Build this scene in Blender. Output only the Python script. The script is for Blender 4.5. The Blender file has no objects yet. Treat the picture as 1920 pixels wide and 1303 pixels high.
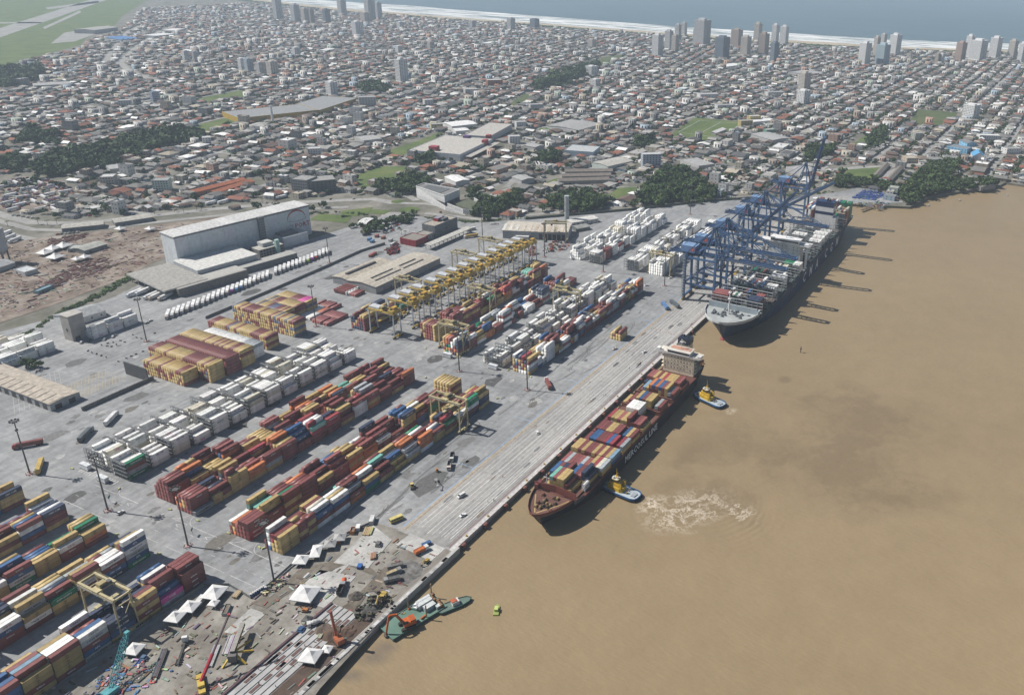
import bpy, math, random
import numpy as np
from mathutils import Vector, Matrix
S = bpy.context.scene
C = S.collection
R = random.Random(11)
# ---------------------------------------------------------------- camera
FOC, CX, CY, CH = 1567.57, 1217.32, 573.79, 306.51
PIT, ROL, YAW = 0.398981, -0.0312073, 0.4366276
_fw = Vector((math.cos(YAW) * math.cos(PIT), math.sin(YAW) * math.cos(PIT), -math.sin(PIT)))
_rt = Vector((math.sin(YAW), -math.cos(YAW), 0))
_dn = _fw.cross(_rt)
_r2 = _rt * math.cos(ROL) + _dn * math.sin(ROL)
_d2 = _dn * math.cos(ROL) - _rt * math.sin(ROL)
cd = bpy.data.cameras.new('camera'); cam = bpy.data.objects.new('camera', cd); C.objects.link(cam)
cd.sensor_width = 36; cd.lens = 36 * FOC / 1920
cd.shift_x = -(CX - 960) / 1920; cd.shift_y = (CY - 651.5) / 1920
cd.clip_start = 1; cd.clip_end = 40000
cam.matrix_world = Matrix(((_r2.x, -_d2.x, -_fw.x, 0), (_r2.y, -_d2.y, -_fw.y, 0), (_r2.z, -_d2.z, -_fw.z, CH), (0, 0, 0, 1)))
S.camera = cam
# ---------------------------------------------------------------- light
EL = math.radians(49); SUN = Vector((-0.287 * math.cos(EL), 0.958 * math.cos(EL), math.sin(EL)))
sd = bpy.data.lights.new('sun', 'SUN'); sd.energy = 5.0; sd.angle = math.radians(0.5); sd.color = (1, 0.95, 0.87)
so = bpy.data.objects.new('sun', sd); C.objects.link(so); so.rotation_euler = SUN.to_track_quat('Z', 'Y').to_euler(); so.location = (0, 0, 600)
W = bpy.data.worlds.new('World'); S.world = W; W.use_nodes = True
wn = W.node_tree; wn.nodes.clear()
sky = wn.nodes.new('ShaderNodeTexSky'); sky.sky_type = 'NISHITA'; sky.sun_disc = False
sky.sun_elevation = EL; sky.sun_rotation = math.atan2(SUN.x, SUN.y); sky.altitude = 50
bg = wn.nodes.new('ShaderNodeBackground'); bg.inputs[1].default_value = 0.056
wo = wn.nodes.new('ShaderNodeOutputWorld'); wn.links.new(sky.outputs[0], bg.inputs[0]); wn.links.new(bg.outputs[0], wo.inputs[0])
vs = S.view_settings; vs.view_transform = 'Standard'; vs.look = 'None'; vs.exposure = 0.17; vs.gamma = 1; vs.use_curve_mapping = False
S.cycles.volume_bounces = 1; S.cycles.max_bounces = 5; S.cycles.diffuse_bounces = 1; S.cycles.glossy_bounces = 2
S.cycles.use_denoising = True
HAZE = 0.95e-4
# ---------------------------------------------------------------- ground positions
def G(px, py, z=0.0):
 "the place at height z that a surveyed photo point shows"
 d = _fw + _r2 * ((px - CX) / FOC) + _d2 * ((py - CY) / FOC)
 t = (z - CH) / d.z
 return (d.x * t, d.y * t)
def proj(x, y, z=0.0):
 d = Vector((x, y, z - CH)); w = d.dot(_fw)
 return (CX + FOC * d.dot(_r2) / w, CY + FOC * d.dot(_d2) / w) if w > 1 else (-9e3, -9e3)
def GP(pts, z=0.0): return [G(a, b, z) for a, b in pts]
def tintc(c, a=.9, b=1.08):
 f = R.uniform(a, b); return tuple(min(.85, v * f * R.uniform(.985, 1.015)) for v in c)
# ---------------------------------------------------------------- mesh helpers
def unit(a): l = math.sqrt(sum(t * t for t in a)) or 1; return tuple(t / l for t in a)
def crs(a, b): return (a[1] * b[2] - a[2] * b[1], a[2] * b[0] - a[0] * b[2], a[0] * b[1] - a[1] * b[0])
class MB:
 def __init__(s): s.v = []; s.f = []; s.c = []
 def add(s, vs, fs, col):
  o = len(s.v); s.v += vs; s.f += [tuple(i + o for i in f) for f in fs]
  s.c += list(col) if isinstance(col, list) else [col] * len(fs)
  return s
 def box(s, x0, x1, y0, y1, z0, z1, col, top=None):
  v = [(x0, y0, z0), (x1, y0, z0), (x1, y1, z0), (x0, y1, z0), (x0, y0, z1), (x1, y0, z1), (x1, y1, z1), (x0, y1, z1)]
  return s.add(v, [(4, 5, 6, 7), (0, 1, 5, 4), (1, 2, 6, 5), (2, 3, 7, 6), (3, 0, 4, 7), (3, 2, 1, 0)], [top or col] + [col] * 5)
 def prism(s, poly, z0, z1, col, top=None):
  n = len(poly)
  if sum(poly[i][0] * poly[(i + 1) % n][1] - poly[(i + 1) % n][0] * poly[i][1] for i in range(n)) < 0: poly = poly[::-1]
  v = [(x, y, z0) for x, y in poly] + [(x, y, z1) for x, y in poly]
  return s.add(v, [tuple(range(n, 2 * n))] + [(i, (i + 1) % n, n + (i + 1) % n, n + i) for i in range(n)] + [tuple(range(n - 1, -1, -1))], [top or col] + [col] * (n + 1))
 def sheet(s, poly, z, col):
  n = len(poly)
  if sum(poly[i][0] * poly[(i + 1) % n][1] - poly[(i + 1) % n][0] * poly[i][1] for i in range(n)) < 0: poly = poly[::-1]
  return s.add([(x, y, z) for x, y in poly], [tuple(range(n))], col)
 def strip(s, pts, w, z, col):
  for (a, b) in zip(pts, pts[1:]):
   dx, dy = b[0] - a[0], b[1] - a[1]; l = math.hypot(dx, dy) or 1; ex, ey = dx / l * w * .25, dy / l * w * .25
   nx, ny = -dy / l * w / 2, dx / l * w / 2
   if len(pts) == 2: ex = ey = 0
   s.sheet([(a[0] - ex + nx, a[1] - ey + ny), (a[0] - ex - nx, a[1] - ey - ny), (b[0] + ex - nx, b[1] + ey - ny), (b[0] + ex + nx, b[1] + ey + ny)], z, col)
   z += .006 if len(pts) > 2 else 0
  return s
 def bar(s, p, q, w, h, col):
  d = unit(tuple(q[i] - p[i] for i in range(3))); up = (0, 0, 1) if abs(d[2]) < .95 else (1, 0, 0)
  a = unit(crs(d, up)); b = crs(a, d)
  v = [tuple(e[i] + a[i] * w / 2 * u + b[i] * h / 2 * k for i in range(3)) for e in (p, q) for u, k in ((-1, -1), (1, -1), (1, 1), (-1, 1))]
  return s.add(v, [(0, 1, 5, 4), (1, 2, 6, 5), (2, 3, 7, 6), (3, 0, 4, 7), (3, 2, 1, 0), (4, 5, 6, 7)], col)
 def tube(s, p, q, r, col, n=6, r2=None):
  r2 = r if r2 is None else r2
  d = unit(tuple(q[i] - p[i] for i in range(3))); up = (0, 0, 1) if abs(d[2]) < .95 else (1, 0, 0)
  a = unit(crs(d, up)); b = crs(a, d)
  v = [tuple(e[i] + (a[i] * math.cos(t) + b[i] * math.sin(t)) * rr for i in range(3)) for e, rr in ((p, r), (q, r2)) for t in [2 * math.pi * k / n for k in range(n)]]
  return s.add(v, [(k, (k + 1) % n, n + (k + 1) % n, n + k) for k in range(n)] + [tuple(range(n - 1, -1, -1)), tuple(range(n, 2 * n))], col)
 def lathe(s, prof, col, n=10, c=(0, 0)):
  v = [(c[0] + r * math.cos(2 * math.pi * k / n), c[1] + r * math.sin(2 * math.pi * k / n), z) for r, z in prof for k in range(n)]
  f = [(j * n + k, j * n + (k + 1) % n, (j + 1) * n + (k + 1) % n, (j + 1) * n + k) for j in range(len(prof) - 1) for k in range(n)]
  return s.add(v, f + [tuple(range(n - 1, -1, -1)), tuple(range((len(prof) - 1) * n, len(prof) * n))], col)
 def gable(s, x0, x1, y0, y1, z0, h, col, ax='x', over=.4, th=.25):
  x0 -= over; x1 += over; y0 -= over; y1 += over
  if ax == 'x': ym = (y0 + y1) / 2; P = [(y0, z0), (ym, z0 + h), (y1, z0), (y1, z0 - th), (ym, z0 + h - th), (y0, z0 - th)]; v = [(x, a, b) for x in (x0, x1) for a, b in P]
  else: xm = (x0 + x1) / 2; P = [(x0, z0), (xm, z0 + h), (x1, z0), (x1, z0 - th), (xm, z0 + h - th), (x0, z0 - th)]; v = [(a, y, b) for y in (y1, y0) for a, b in P]
  return s.add(v, [(0, 6, 7, 1), (1, 7, 8, 2), (2, 8, 9, 3), (3, 9, 10, 4), (4, 10, 11, 5), (5, 11, 6, 0), (0, 1, 4, 5), (1, 2, 3, 4), (11, 10, 7, 6), (10, 9, 8, 7)], col)
 def hip(s, x0, x1, y0, y1, z0, h, col, over=.5, th=.25):
  x0 -= over; x1 += over; y0 -= over; y1 += over; L = min(x1 - x0, y1 - y0) / 2 * .95
  if x1 - x0 >= y1 - y0: a, b = (x0 + L, (y0 + y1) / 2), (x1 - L, (y0 + y1) / 2)
  else: a, b = ((x0 + x1) / 2, y0 + L), ((x0 + x1) / 2, y1 - L)
  v = [(x0, y0, z0), (x1, y0, z0), (x1, y1, z0), (x0, y1, z0), (a[0], a[1], z0 + h), (b[0], b[1], z0 + h)] + [(x0, y0, z0 - th), (x1, y0, z0 - th), (x1, y1, z0 - th), (x0, y1, z0 - th)]
  f = [(0, 1, 5, 4), (1, 2, 5), (2, 3, 4, 5), (3, 0, 4)] if x1 - x0 >= y1 - y0 else [(0, 1, 4), (1, 2, 5, 4), (2, 3, 5), (3, 0, 4, 5)]
  return s.add(v, f + [(6, 7, 1, 0), (7, 8, 2, 1), (8, 9, 3, 2), (9, 6, 0, 3), (9, 8, 7, 6)], col)
 def mesh(s, name, m):
  me = bpy.data.meshes.new(name); me.from_pydata(s.v, [], s.f)
  a = me.attributes.new('col', 'FLOAT_COLOR', 'FACE')
  a.data.foreach_set('color', [t for c in s.c for t in (c[0], c[1], c[2], 1)])
  me.materials.append(m); me.update(); return me
 def build(s, name, m, parent=None, loc=(0, 0, 0), rz=0, kind=None): return put(s.mesh(name, m), name, parent, loc, rz, kind)
def put(me, name, parent=None, loc=(0, 0, 0), rz=0, kind=None, color=None):
 o = bpy.data.objects.new(name, me); C.objects.link(o); o.location = loc; o.rotation_euler = (0, 0, rz)
 if parent is not None: o.parent = parent
 if kind: o['kind'] = kind
 if color: o.color = (*color, 1)
 return o
def tag(o, label, cat, group=None, kind=None):
 o['label'] = label; o['category'] = cat
 if group: o['group'] = group
 if kind: o['kind'] = kind
 return o
def thing(name, label, cat, loc=(0, 0, 0), rz=0, group=None):
 o = bpy.data.objects.new(name, None); C.objects.link(o); o.location = loc; o.rotation_euler = (0, 0, rz); o.empty_display_size = .5
 return tag(o, label, cat, group)
def struct(name, mb, m, label, cat='ground'): return tag(mb.build(name, m), label, cat, kind='structure')
KIDS = {}
def kids(o):
 return [c for c in o.children]
def copy_tree(o, loc=None, rz=None, label=None, parent=None, tint=None):
 c = o.copy(); C.objects.link(c)
 if parent is not None: c.parent = parent
 if loc is not None: c.location = loc
 if rz is not None: c.rotation_euler = (0, 0, rz)
 if label: c['label'] = label
 if tint and o.get('tint'): c.color = (*tint, 1)
 for k in kids(o): copy_tree(k, parent=c, tint=tint)
 return c
def bulk(name, T, inst, m):
 "many copies of small templates joined in one mesh; T: list of (verts, faces, slots); inst: (template, x, y, z, rz, sx, sy, sz, colours by slot)"
 V, L, ST, CO = [], [], [], []; nv = nl = 0
 TT = [(np.array(v, float), [len(f) for f in fs], np.concatenate([np.array(f) for f in fs]), sl) for v, fs, sl in T]
 for t, x, y, z, rz, sx, sy, sz, cols in inst:
  v, ln, lp, sl = TT[t]; c, s_ = math.cos(rz), math.sin(rz)
  a = v[:, 0] * sx; b = v[:, 1] * sy
  V.append(np.stack([a * c - b * s_ + x, a * s_ + b * c + y, v[:, 2] * sz + z], 1))
  L.append(lp + nv)
  p = nl
  for k in ln: ST.append(p); p += k
  nl = p; nv += len(v)
  CO += [cols[k] for k in sl]
 me = bpy.data.meshes.new(name)
 V = np.concatenate(V).astype(np.float32); L = np.concatenate(L).astype(np.int32)
 me.vertices.add(len(V)); me.vertices.foreach_set('co', V.ravel())
 me.loops.add(len(L)); me.loops.foreach_set('vertex_index', L)
 me.polygons.add(len(ST)); me.polygons.foreach_set('loop_start', np.array(ST, np.int32))
 a = me.attributes.new('col', 'FLOAT_COLOR', 'FACE')
 ca = np.ones((len(CO), 4), np.float32); ca[:, :3] = np.array(CO, np.float32); a.data.foreach_set('color', ca.ravel())
 me.materials.append(m); me.update(calc_edges=True); me.validate()
 return put(me, name)
# ---------------------------------------------------------------- materials
def nodes(name):
 m = bpy.data.materials.new(name); m.use_nodes = True; nt = m.node_tree; b = nt.nodes['Principled BSDF']
 def N(t, **k):
  n = nt.nodes.new('ShaderNode' + t)
  for a, v in k.items():
   if a in n.inputs: n.inputs[a].default_value = v
   else: setattr(n, a, v)
  return n
 return m, nt, b, N, nt.links.new
def noise(N, Lk, co, scale, detail=4, rough=.6):
 n = N('TexNoise'); n.inputs['Scale'].default_value = scale; n.inputs['Detail'].default_value = detail; n.inputs['Roughness'].default_value = rough
 Lk(co, n.inputs['Vector']); return n.outputs[0]
def ramp(N, Lk, fac, stops):
 r = N('ValToRGB'); e = r.color_ramp.elements
 while len(e) < len(stops): e.new(.5)
 for i, (p, c) in enumerate(stops): e[i].position = p; e[i].color = (*c, 1) if len(c) == 3 else c
 Lk(fac, r.inputs[0]); return r.outputs[0]
def mix(N, Lk, a, b, fac, mode='MIX'):
 x = N('Mix', data_type='RGBA', blend_type=mode)
 for s_, k in ((a, 6), (b, 7), (fac, 0)):
  if hasattr(s_, 'links'): Lk(s_, x.inputs[k])
  else: x.inputs[k].default_value = (*s_, 1) if isinstance(s_, tuple) else s_
 return x.outputs[2]
def gen(v): return (v, v, v)
def paint(name, rough=.55, sc=.6, amt=.16, metal=0, rand=.0, streak=False, stain=0.0, spec=.3):
 m, nt, b, N, Lk = nodes(name)
 at = N('Attribute', attribute_name='col'); oi = N('ObjectInfo'); tc = N('TexCoord')
 c = mix(N, Lk, at.outputs[0], oi.outputs['Color'], 1.0, 'MULTIPLY')
 co = tc.outputs['Object']
 if streak:
  mp = N('Mapping'); mp.inputs['Scale'].default_value = (1.0, 1.0, .18); Lk(co, mp.inputs[0]); co = mp.outputs[0]
 n1 = noise(N, Lk, co, sc, 5)
 c = mix(N, Lk, c, ramp(N, Lk, n1, [(.3, gen(1 - amt * 1.6)), (.7, gen(1 + amt))]), 1.0, 'MULTIPLY')
 if rand:
  v = N('MapRange'); v.inputs[3].default_value = 1 - rand; v.inputs[4].default_value = 1 + rand; Lk(oi.outputs['Random'], v.inputs[0])
  c = mix(N, Lk, c, v.outputs[0], 1.0, 'MULTIPLY')
 if stain:
  n2 = noise(N, Lk, co, sc * 2.3, 6, .7)
  c = mix(N, Lk, c, (.14, .085, .05), ramp(N, Lk, n2, [(.62, gen(0)), (.75, gen(stain))]))
 Lk(c, b.inputs['Base Color']); b.inputs['Roughness'].default_value = rough; b.inputs['Metallic'].default_value = metal
 b.inputs['Specular IOR Level'].default_value = spec
 return m
M = dict(paint=paint('painted_surface'), wall=paint('wall_render', .85, .25, .10, stain=.12), roof=paint('roofing', .8, .35, .22, stain=.25),
   box=paint('container_steel', .44, .45, .19, rand=.15, streak=True, stain=.4, spec=.5), steel=paint('steelwork', .45, .4, .14, stain=.2),
   tarp=paint('tarpaulin', .6, .3, .08), gear=paint('machinery', .5, .5, .15), print=paint('lettering_paint', .6, .8, .05), ship=paint('hull_paint', .4, .08, .14, streak=True, stain=.2),
   soil=paint('loose_soil', .95, .3, .35), conc=paint('concrete_cast', .85, .18, .14, stain=.1), mark=paint('road_marking_paint', .7, .5, .22))
def glass(name, col, rough=.12):
 m, nt, b, N, Lk = nodes(name); b.inputs['Base Color'].default_value = (*col, 1); b.inputs['Roughness'].default_value = rough; return m
M['glass'] = glass('window_glass', (.03, .045, .06))
def leafy(name):
 m, nt, b, N, Lk = nodes(name); at = N('Attribute', attribute_name='col'); oi = N('ObjectInfo')
 v = N('MapRange'); v.inputs[3].default_value = .75; v.inputs[4].default_value = 1.3; Lk(oi.outputs['Random'], v.inputs[0])
 c = mix(N, Lk, at.outputs[0], v.outputs[0], 1.0, 'MULTIPLY'); Lk(c, b.inputs['Base Color']); b.inputs['Roughness'].default_value = .7; b.inputs['Specular IOR Level'].default_value = .15
 return m
M['leaf'] = leafy('foliage')
def groundmat(name, cols, s1=.02, s2=.25, rough=.9, bump=0.0, lines=None):
 "three base colours blended by large noise, roughened by fine noise, world metres"
 m, nt, b, N, Lk = nodes(name); tc = N('TexCoord'); co = tc.outputs['Object']
 c = ramp(N, Lk, noise(N, Lk, co, s1, 6, .62), [(.33, cols[0]), (.5, cols[1]), (.67, cols[2])])
 c = mix(N, Lk, c, ramp(N, Lk, noise(N, Lk, co, s2, 5, .7), [(.3, gen(.78)), (.7, gen(1.18))]), 1.0, 'MULTIPLY')
 if lines:
  for sx, sy, k in lines:      # worn tracks running along one direction
   mp = N('Mapping'); mp.inputs['Scale'].default_value = (sx, sy, 1); Lk(co, mp.inputs[0])
   c = mix(N, Lk, c, ramp(N, Lk, noise(N, Lk, mp.outputs[0], 1, 4, .6), [(.35, gen(1 - k)), (.6, gen(1 + k * .4))]), 1.0, 'MULTIPLY')
 Lk(c, b.inputs['Base Color']); b.inputs['Roughness'].default_value = rough; b.inputs['Specular IOR Level'].default_value = .2
 if bump:
  bp = N('Bump'); bp.inputs['Strength'].default_value = bump; Lk(noise(N, Lk, co, s2 * 3, 4), bp.inputs['Height']); Lk(bp.outputs[0], b.inputs['Normal'])
 return m
M['asphalt'] = groundmat('yard_asphalt', ((.228, .234, .242), (.275, .281, .289), (.33, .333, .336)), .018, .22, .88, lines=[(.012, .22, .14), (.3, .03, .07), (.05, .05, .12)])
M['apron'] = groundmat('apron_concrete', ((.27, .265, .26), (.32, .315, .305), (.385, .372, .355)), .022, .3, .85, lines=[(.008, .35, .16)])
M['town'] = groundmat('town_soil', ((.10, .105, .075), (.165, .158, .135), (.25, .235, .205)), .02, .12, .95)
M['road'] = groundmat('road_surface', ((.24, .24, .235), (.30, .295, .285), (.36, .35, .335)), .03, .2, .9)
M['street'] = groundmat('street_surface', ((.24, .24, .24), (.29, .288, .285), (.35, .345, .34)), .03, .2, .9)
M['dirt'] = groundmat('building_site_dirt', ((.15, .135, .115), (.24, .225, .20), (.35, .335, .305)), .035, .3, .95, .3)
M['reddirt'] = groundmat('red_earth', ((.12, .09, .075), (.215, .175, .145), (.33, .295, .26)), .04, .22, .95, .2)
M['grass'] = groundmat('mown_grass', ((.075, .11, .035), (.10, .14, .045), (.14, .165, .06)), .02, .2, .95)
M['field'] = groundmat('rough_grass', ((.06, .085, .035), (.085, .11, .045), (.13, .125, .06)), .015, .15, .95)
M['sand'] = groundmat('beach_sand', ((.36, .30, .22), (.42, .36, .27), (.46, .40, .31)), .01, .1, .95)
M['plank'] = groundmat('site_slab', ((.33, .33, .32), (.42, .415, .40), (.52, .51, .49)), .06, .5, .85)
# ================================================================ the setting
WZ = -3.5
def rivermat():
 m, nt, b, N, Lk = nodes('muddy_river_water'); tc = N('TexCoord'); co = tc.outputs['Object']
 base = ramp(N, Lk, noise(N, Lk, co, .004, 5, .55), [(.3, (.252, .192, .114)), (.5, (.272, .206, .123)), (.7, (.29, .22, .132))])
 base = mix(N, Lk, base, ramp(N, Lk, noise(N, Lk, co, .05, 6, .65), [(.3, gen(.95)), (.7, gen(1.05))]), 1.0, 'MULTIPLY')
 nz = N('TexNoise'); nz.inputs['Scale'].default_value = .022; nz.inputs['Detail'].default_value = 6; nz.inputs['Roughness'].default_value = .62; Lk(co, nz.inputs['Vector'])
 def warp(k):
  a = N('VectorMath', operation='SUBTRACT'); Lk(nz.outputs['Color'], a.inputs[0]); a.inputs[1].default_value = (.5, .5, .5)
  s_ = N('VectorMath', operation='SCALE'); Lk(a.outputs[0], s_.inputs[0]); s_.inputs['Scale'].default_value = k
  d = N('VectorMath', operation='ADD'); Lk(co, d.inputs[0]); Lk(s_.outputs[0], d.inputs[1]); return d.outputs[0]
 def blob(px, py, rx, ry, rot, k=60, soft=.45):
  mp = N('Mapping'); mp.vector_type = 'TEXTURE'; x, y = G(px, py, WZ)
  mp.inputs['Location'].default_value = (x, y, WZ); mp.inputs['Rotation'].default_value = (0, 0, math.radians(rot)); mp.inputs['Scale'].default_value = (rx, ry, 1e4)
  Lk(warp(k), mp.inputs[0]); l = N('VectorMath', operation='LENGTH'); Lk(mp.outputs[0], l.inputs[0])
  return ramp(N, Lk, l.outputs['Value'], [(1 - soft, gen(1)), (1, gen(0))])
 def mul(a, b_):
  x = N('Math', operation='MULTIPLY'); Lk(a, x.inputs[0])
  if hasattr(b_, 'links'): Lk(b_, x.inputs[1])
  else: x.inputs[1].default_value = b_
  return x.outputs[0]
 def mx(a, b_):
  x = N('Math', operation='MAXIMUM'); Lk(a, x.inputs[0]); Lk(b_, x.inputs[1]); return x.outputs[0]
 streak = ramp(N, Lk, noise(N, Lk, warp(90), .018, 6, .62), [(.40, gen(.06)), (.60, gen(1))])
 pl = None
 for a in ((1590, 790, 62, 90, 20, 80), (1610, 870, 70, 62, 60, 80), (1470, 810, 80, 60, 0, 80), (1640, 900, 40, 56, 10, 60), (1470, 712, 9, 7, 0, 14), (1400, 762, 40, 12, -50, 30), (1350, 880, 60, 50, 0, 60)):
  q = blob(*a); pl = q if pl is None else mx(pl, q)
 c = mix(N, Lk, base, (.18, .135, .083), mul(mul(pl, streak), .68))
 for a in ((729, 1212, 6, 8, 20, 8), (704, 1232, 7, 11, 20, 10), (655, 1266, 5, 10, 20, 12)): c = mix(N, Lk, c, (.165, .135, .105), mul(blob(*a, .8), .75))
 fo = noise(N, Lk, warp(26), .10, 7, .68); rid = ramp(N, Lk, fo, [(.465, gen(0)), (.495, gen(1)), (.51, gen(1)), (.535, gen(0))])
 fo2 = noise(N, Lk, warp(14), .30, 6, .7); spk = ramp(N, Lk, fo2, [(.50, gen(0)), (.60, gen(1))])
 w1 = blob(1226, 946, 15, 10, -20, 9, .9); w2 = blob(1290, 956, 34, 20, -28, 20, .6); w3 = blob(1378, 955, 10, 17, -20, 16, .6); w4 = blob(1372, 770, 8, 5, -30, 9, .9)
 foam = mx(mul(w1, mx(spk, rid)), mx(mul(w2, mul(mx(rid, mul(spk, .55)), .75)), mx(mul(w3, mul(rid, .7)), mul(w4, mul(mx(spk, rid), .6)))))
 c = mix(N, Lk, c, (.62, .55, .45), foam)
 Lk(c, b.inputs['Base Color']); b.inputs['IOR'].default_value = 1.33; b.inputs['Roughness'].default_value = .32; b.inputs['Specular IOR Level'].default_value = .35
 mp = N('Mapping'); mp.inputs['Rotation'].default_value = (0, 0, .6); mp.inputs['Scale'].default_value = (.55, .2, .5); Lk(co, mp.inputs[0])
 h = mix(N, Lk, noise(N, Lk, mp.outputs[0], 1.0, 5, .6), noise(N, Lk, co, .09, 3, .5), .4)
 rg = N('Mapping'); rg.vector_type = 'TEXTURE'; x, y = G(1300, 930, WZ); rg.inputs['Location'].default_value = (x, y, WZ); Lk(warp(10), rg.inputs[0])
 wv = N('TexWave', wave_type='RINGS', rings_direction='Z'); wv.inputs['Scale'].default_value = .075; wv.inputs['Distortion'].default_value = 1.2; Lk(rg.outputs[0], wv.inputs[0])
 rm = mul(mul(mul(blob(1405, 985, 45, 30, 0, 20, .9), wv.outputs['Fac']), streak), .28)
 ad = N('Math', operation='ADD'); Lk(h, ad.inputs[0]); Lk(rm, ad.inputs[1])
 bp = N('Bump'); bp.inputs['Strength'].default_value = .55; bp.inputs['Distance'].default_value = 1.1; Lk(ad.outputs[0], bp.inputs['Height']); Lk(bp.outputs[0], b.inputs['Normal'])
 return m
M['river'] = rivermat()
def seamat():
 m, nt, b, N, Lk = nodes('ocean_water'); tc = N('TexCoord'); co = tc.outputs['Object']
 mp = N('Mapping'); mp.inputs['Rotation'].default_value = (0, 0, .1); mp.inputs['Scale'].default_value = (.012, .0022, 1); Lk(co, mp.inputs[0])
 c = ramp(N, Lk, noise(N, Lk, mp.outputs[0], 1, 6, .65), [(.3, (.065, .115, .145)), (.55, (.095, .15, .178)), (.75, (.125, .18, .20))])
 Lk(c, b.inputs['Base Color']); b.inputs['Roughness'].default_value = .4; b.inputs['IOR'].default_value = 1.33; b.inputs['Specular IOR Level'].default_value = .3
 return m
M['sea'] = seamat()
def surfmat():
 m, nt, b, N, Lk = nodes('breaking_surf'); tc = N('TexCoord'); co = tc.outputs['Object']
 mp = N('Mapping'); mp.inputs['Rotation'].default_value = (0, 0, .05); mp.inputs['Scale'].default_value = (.032, .0035, 1); Lk(co, mp.inputs[0])
 c = mix(N, Lk, (.17, .22, .23), (.8, .81, .8), ramp(N, Lk, noise(N, Lk, mp.outputs[0], 1, 6, .6), [(.44, gen(0)), (.54, gen(1))]))
 Lk(c, b.inputs['Base Color']); b.inputs['Roughness'].default_value = .7; return m
M['surf'] = surfmat()
bank = GP([(1706, 392), (1740, 374), (1800, 363), (1862, 357), (1885, 346), (1925, 352)], WZ) + [(1420, -90), (1700, -500), (2500, -1700), (3300, -3300)]
veg = [(470, 1), (640, 20), (760, 28.5), (880, 38), (1000, 46), (1100, 54), (1260, 65.5), (1400, 76), (1560, 85), (1700, 92.5), (1800, 95), (1920, 98.5)]
shore = GP([(470, -2), (640, 16), (760, 25), (880, 35), (1000, 43), (1100, 51), (1260, 62), (1400, 72), (1560, 80), (1700, 89), (1800, 92), (1920, 95)])
outer = GP([(470, -9), (640, 3), (760, 10), (880, 20), (1000, 29), (1100, 37), (1260, 49), (1400, 57), (1560, 67), (1700, 75), (1800, 79), (1920, 82)])
shore = [(shore[0][0] + 900, 7300)] + shore + [(shore[-1][0] + 250, -3300)]
outer = [(outer[0][0] + 1000, 7300)] + outer + [(outer[-1][0] + 250, -3300)]
inland = [(p[0], 7300) if i == 0 else p for i, p in enumerate([GP(veg)[0]] + GP(veg) + [(GP(veg)[-1][0] + 250, -3300)])]
inland[0] = (inland[1][0] + 850, 7300)
struct('river', MB().sheet([(-500, -3800), (2900, -3800), (3300, -3300), (3300, 300), (-500, 300)], WZ, gen(1)), M['river'], 'wide muddy brown river beside the container quay', 'river')
struct('sea', MB().sheet(outer + [(11800, -3300), (11800, 7300)], -2.2, gen(1)), M['sea'], 'grey blue ocean beyond the beach and surf', 'sea')
struct('surf', MB().sheet(shore + outer[::-1], -2.0, gen(1)), M['surf'], 'white breaking surf along the long straight beach', 'surf')
land = [(-500, 252), (1098, 251.5), (1118, 222)] + bank + shore[::-1] + [(-500, 7300)]
struct('ground', MB().prism(land, -6, -.45, gen(1)), M['town'], 'flat town ground between the river and the ocean beach')
struct('beach', MB().sheet(inland + shore[::-1], -.38, gen(1)), M['sand'], 'narrow pale sand beach in front of the surf', 'beach')
dune = [(x - 75, y) for x, y in inland]
struct('dune', MB().sheet(inland + dune[::-1], -.34, gen(1)), M['field'], 'dark green dune scrub strip behind the beach', 'dune')
def pxsheet(name, px, m, z, label, cat): return struct(name, MB().sheet(GP(px), z, gen(1)), m, label, cat)
YARD = GP([(-500, 1300), (-300, 700), (0, 622), (120, 590), (215, 556), (330, 500), (480, 470), (590, 446), (640, 430), (700, 408), (760, 402), (830, 412), (905, 418), (1000, 408), (1150, 395), (1310, 378), (1480, 372), (1560, 362), (1612, 352), (1700, 380)], 0)
struct('yard_pavement', MB().sheet([(-500, 251)] + YARD + [(1118, 222), (1098, 251)], -.12, gen(1)), M['asphalt'], 'grey asphalt pavement of the container yard with worn tracks', 'pavement')
q = MB(); q.box(292, 1098, 251, 290, -7, 0, gen(.95))
q.prism([(1098, 251), (1118, 222), (1150, 240), (1120, 290), (1098, 290)], -7, -.01, gen(.9))
struct('quay_apron', q, M['apron'], 'long concrete quay apron beside the river', 'quay')
mk = MB(); WH = (.62, .62, .6); YE = (.55, .38, .12)
mk.box(292, 1100, 250.9, 253.6, -1.2, .10, (.52, .5, .49))                       # coping
for y, w in ((258.6, .4), (260.2, .34), (262.6, .36), (264.6, .3), (267.4, .36), (270.3, .28), (273.2, .36), (276.4, .28), (279.6, .34), (282.6, .28)):
 x = 296 + R.random() * 8
 while x < 1090:
  L = R.choice((60, 120, 200)); mk.sheet([(x, y), (min(x + L, 1090), y), (min(x + L, 1090), y + w), (x, y + w)], .02, gen(R.uniform(.5, .72))); x += L + R.choice((1, 3, 6))
struct('quay_marking', mk, M['mark'], 'worn white lane lines and pale coping along the quay', 'marking')
rl = MB()
for y in (255.4, 256.4): rl.box(294, 1096, y, y + .16, .0, .06, (.10, .045, .05))
rl.box(294, 1096, 254.6, 255.0, 0, .05, (.22, .1, .13)); rl.box(294, 1096, 285.6, 287.4, .004, .03, (.40, .345, .28)); rl.box(294, 1096, 286.4, 286.56, .03, .08, (.06, .04, .035))
x = 294
while x < 1096: rl.box(x, x + .9, 287.5, 288.3, .0, .07, (.44, .35, .22)); x += 2.1
rl.sheet([(296, 289.3), (1090, 289.3), (1090, 289.75), (296, 289.75)], .024, (.22, .38, .62))
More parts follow.
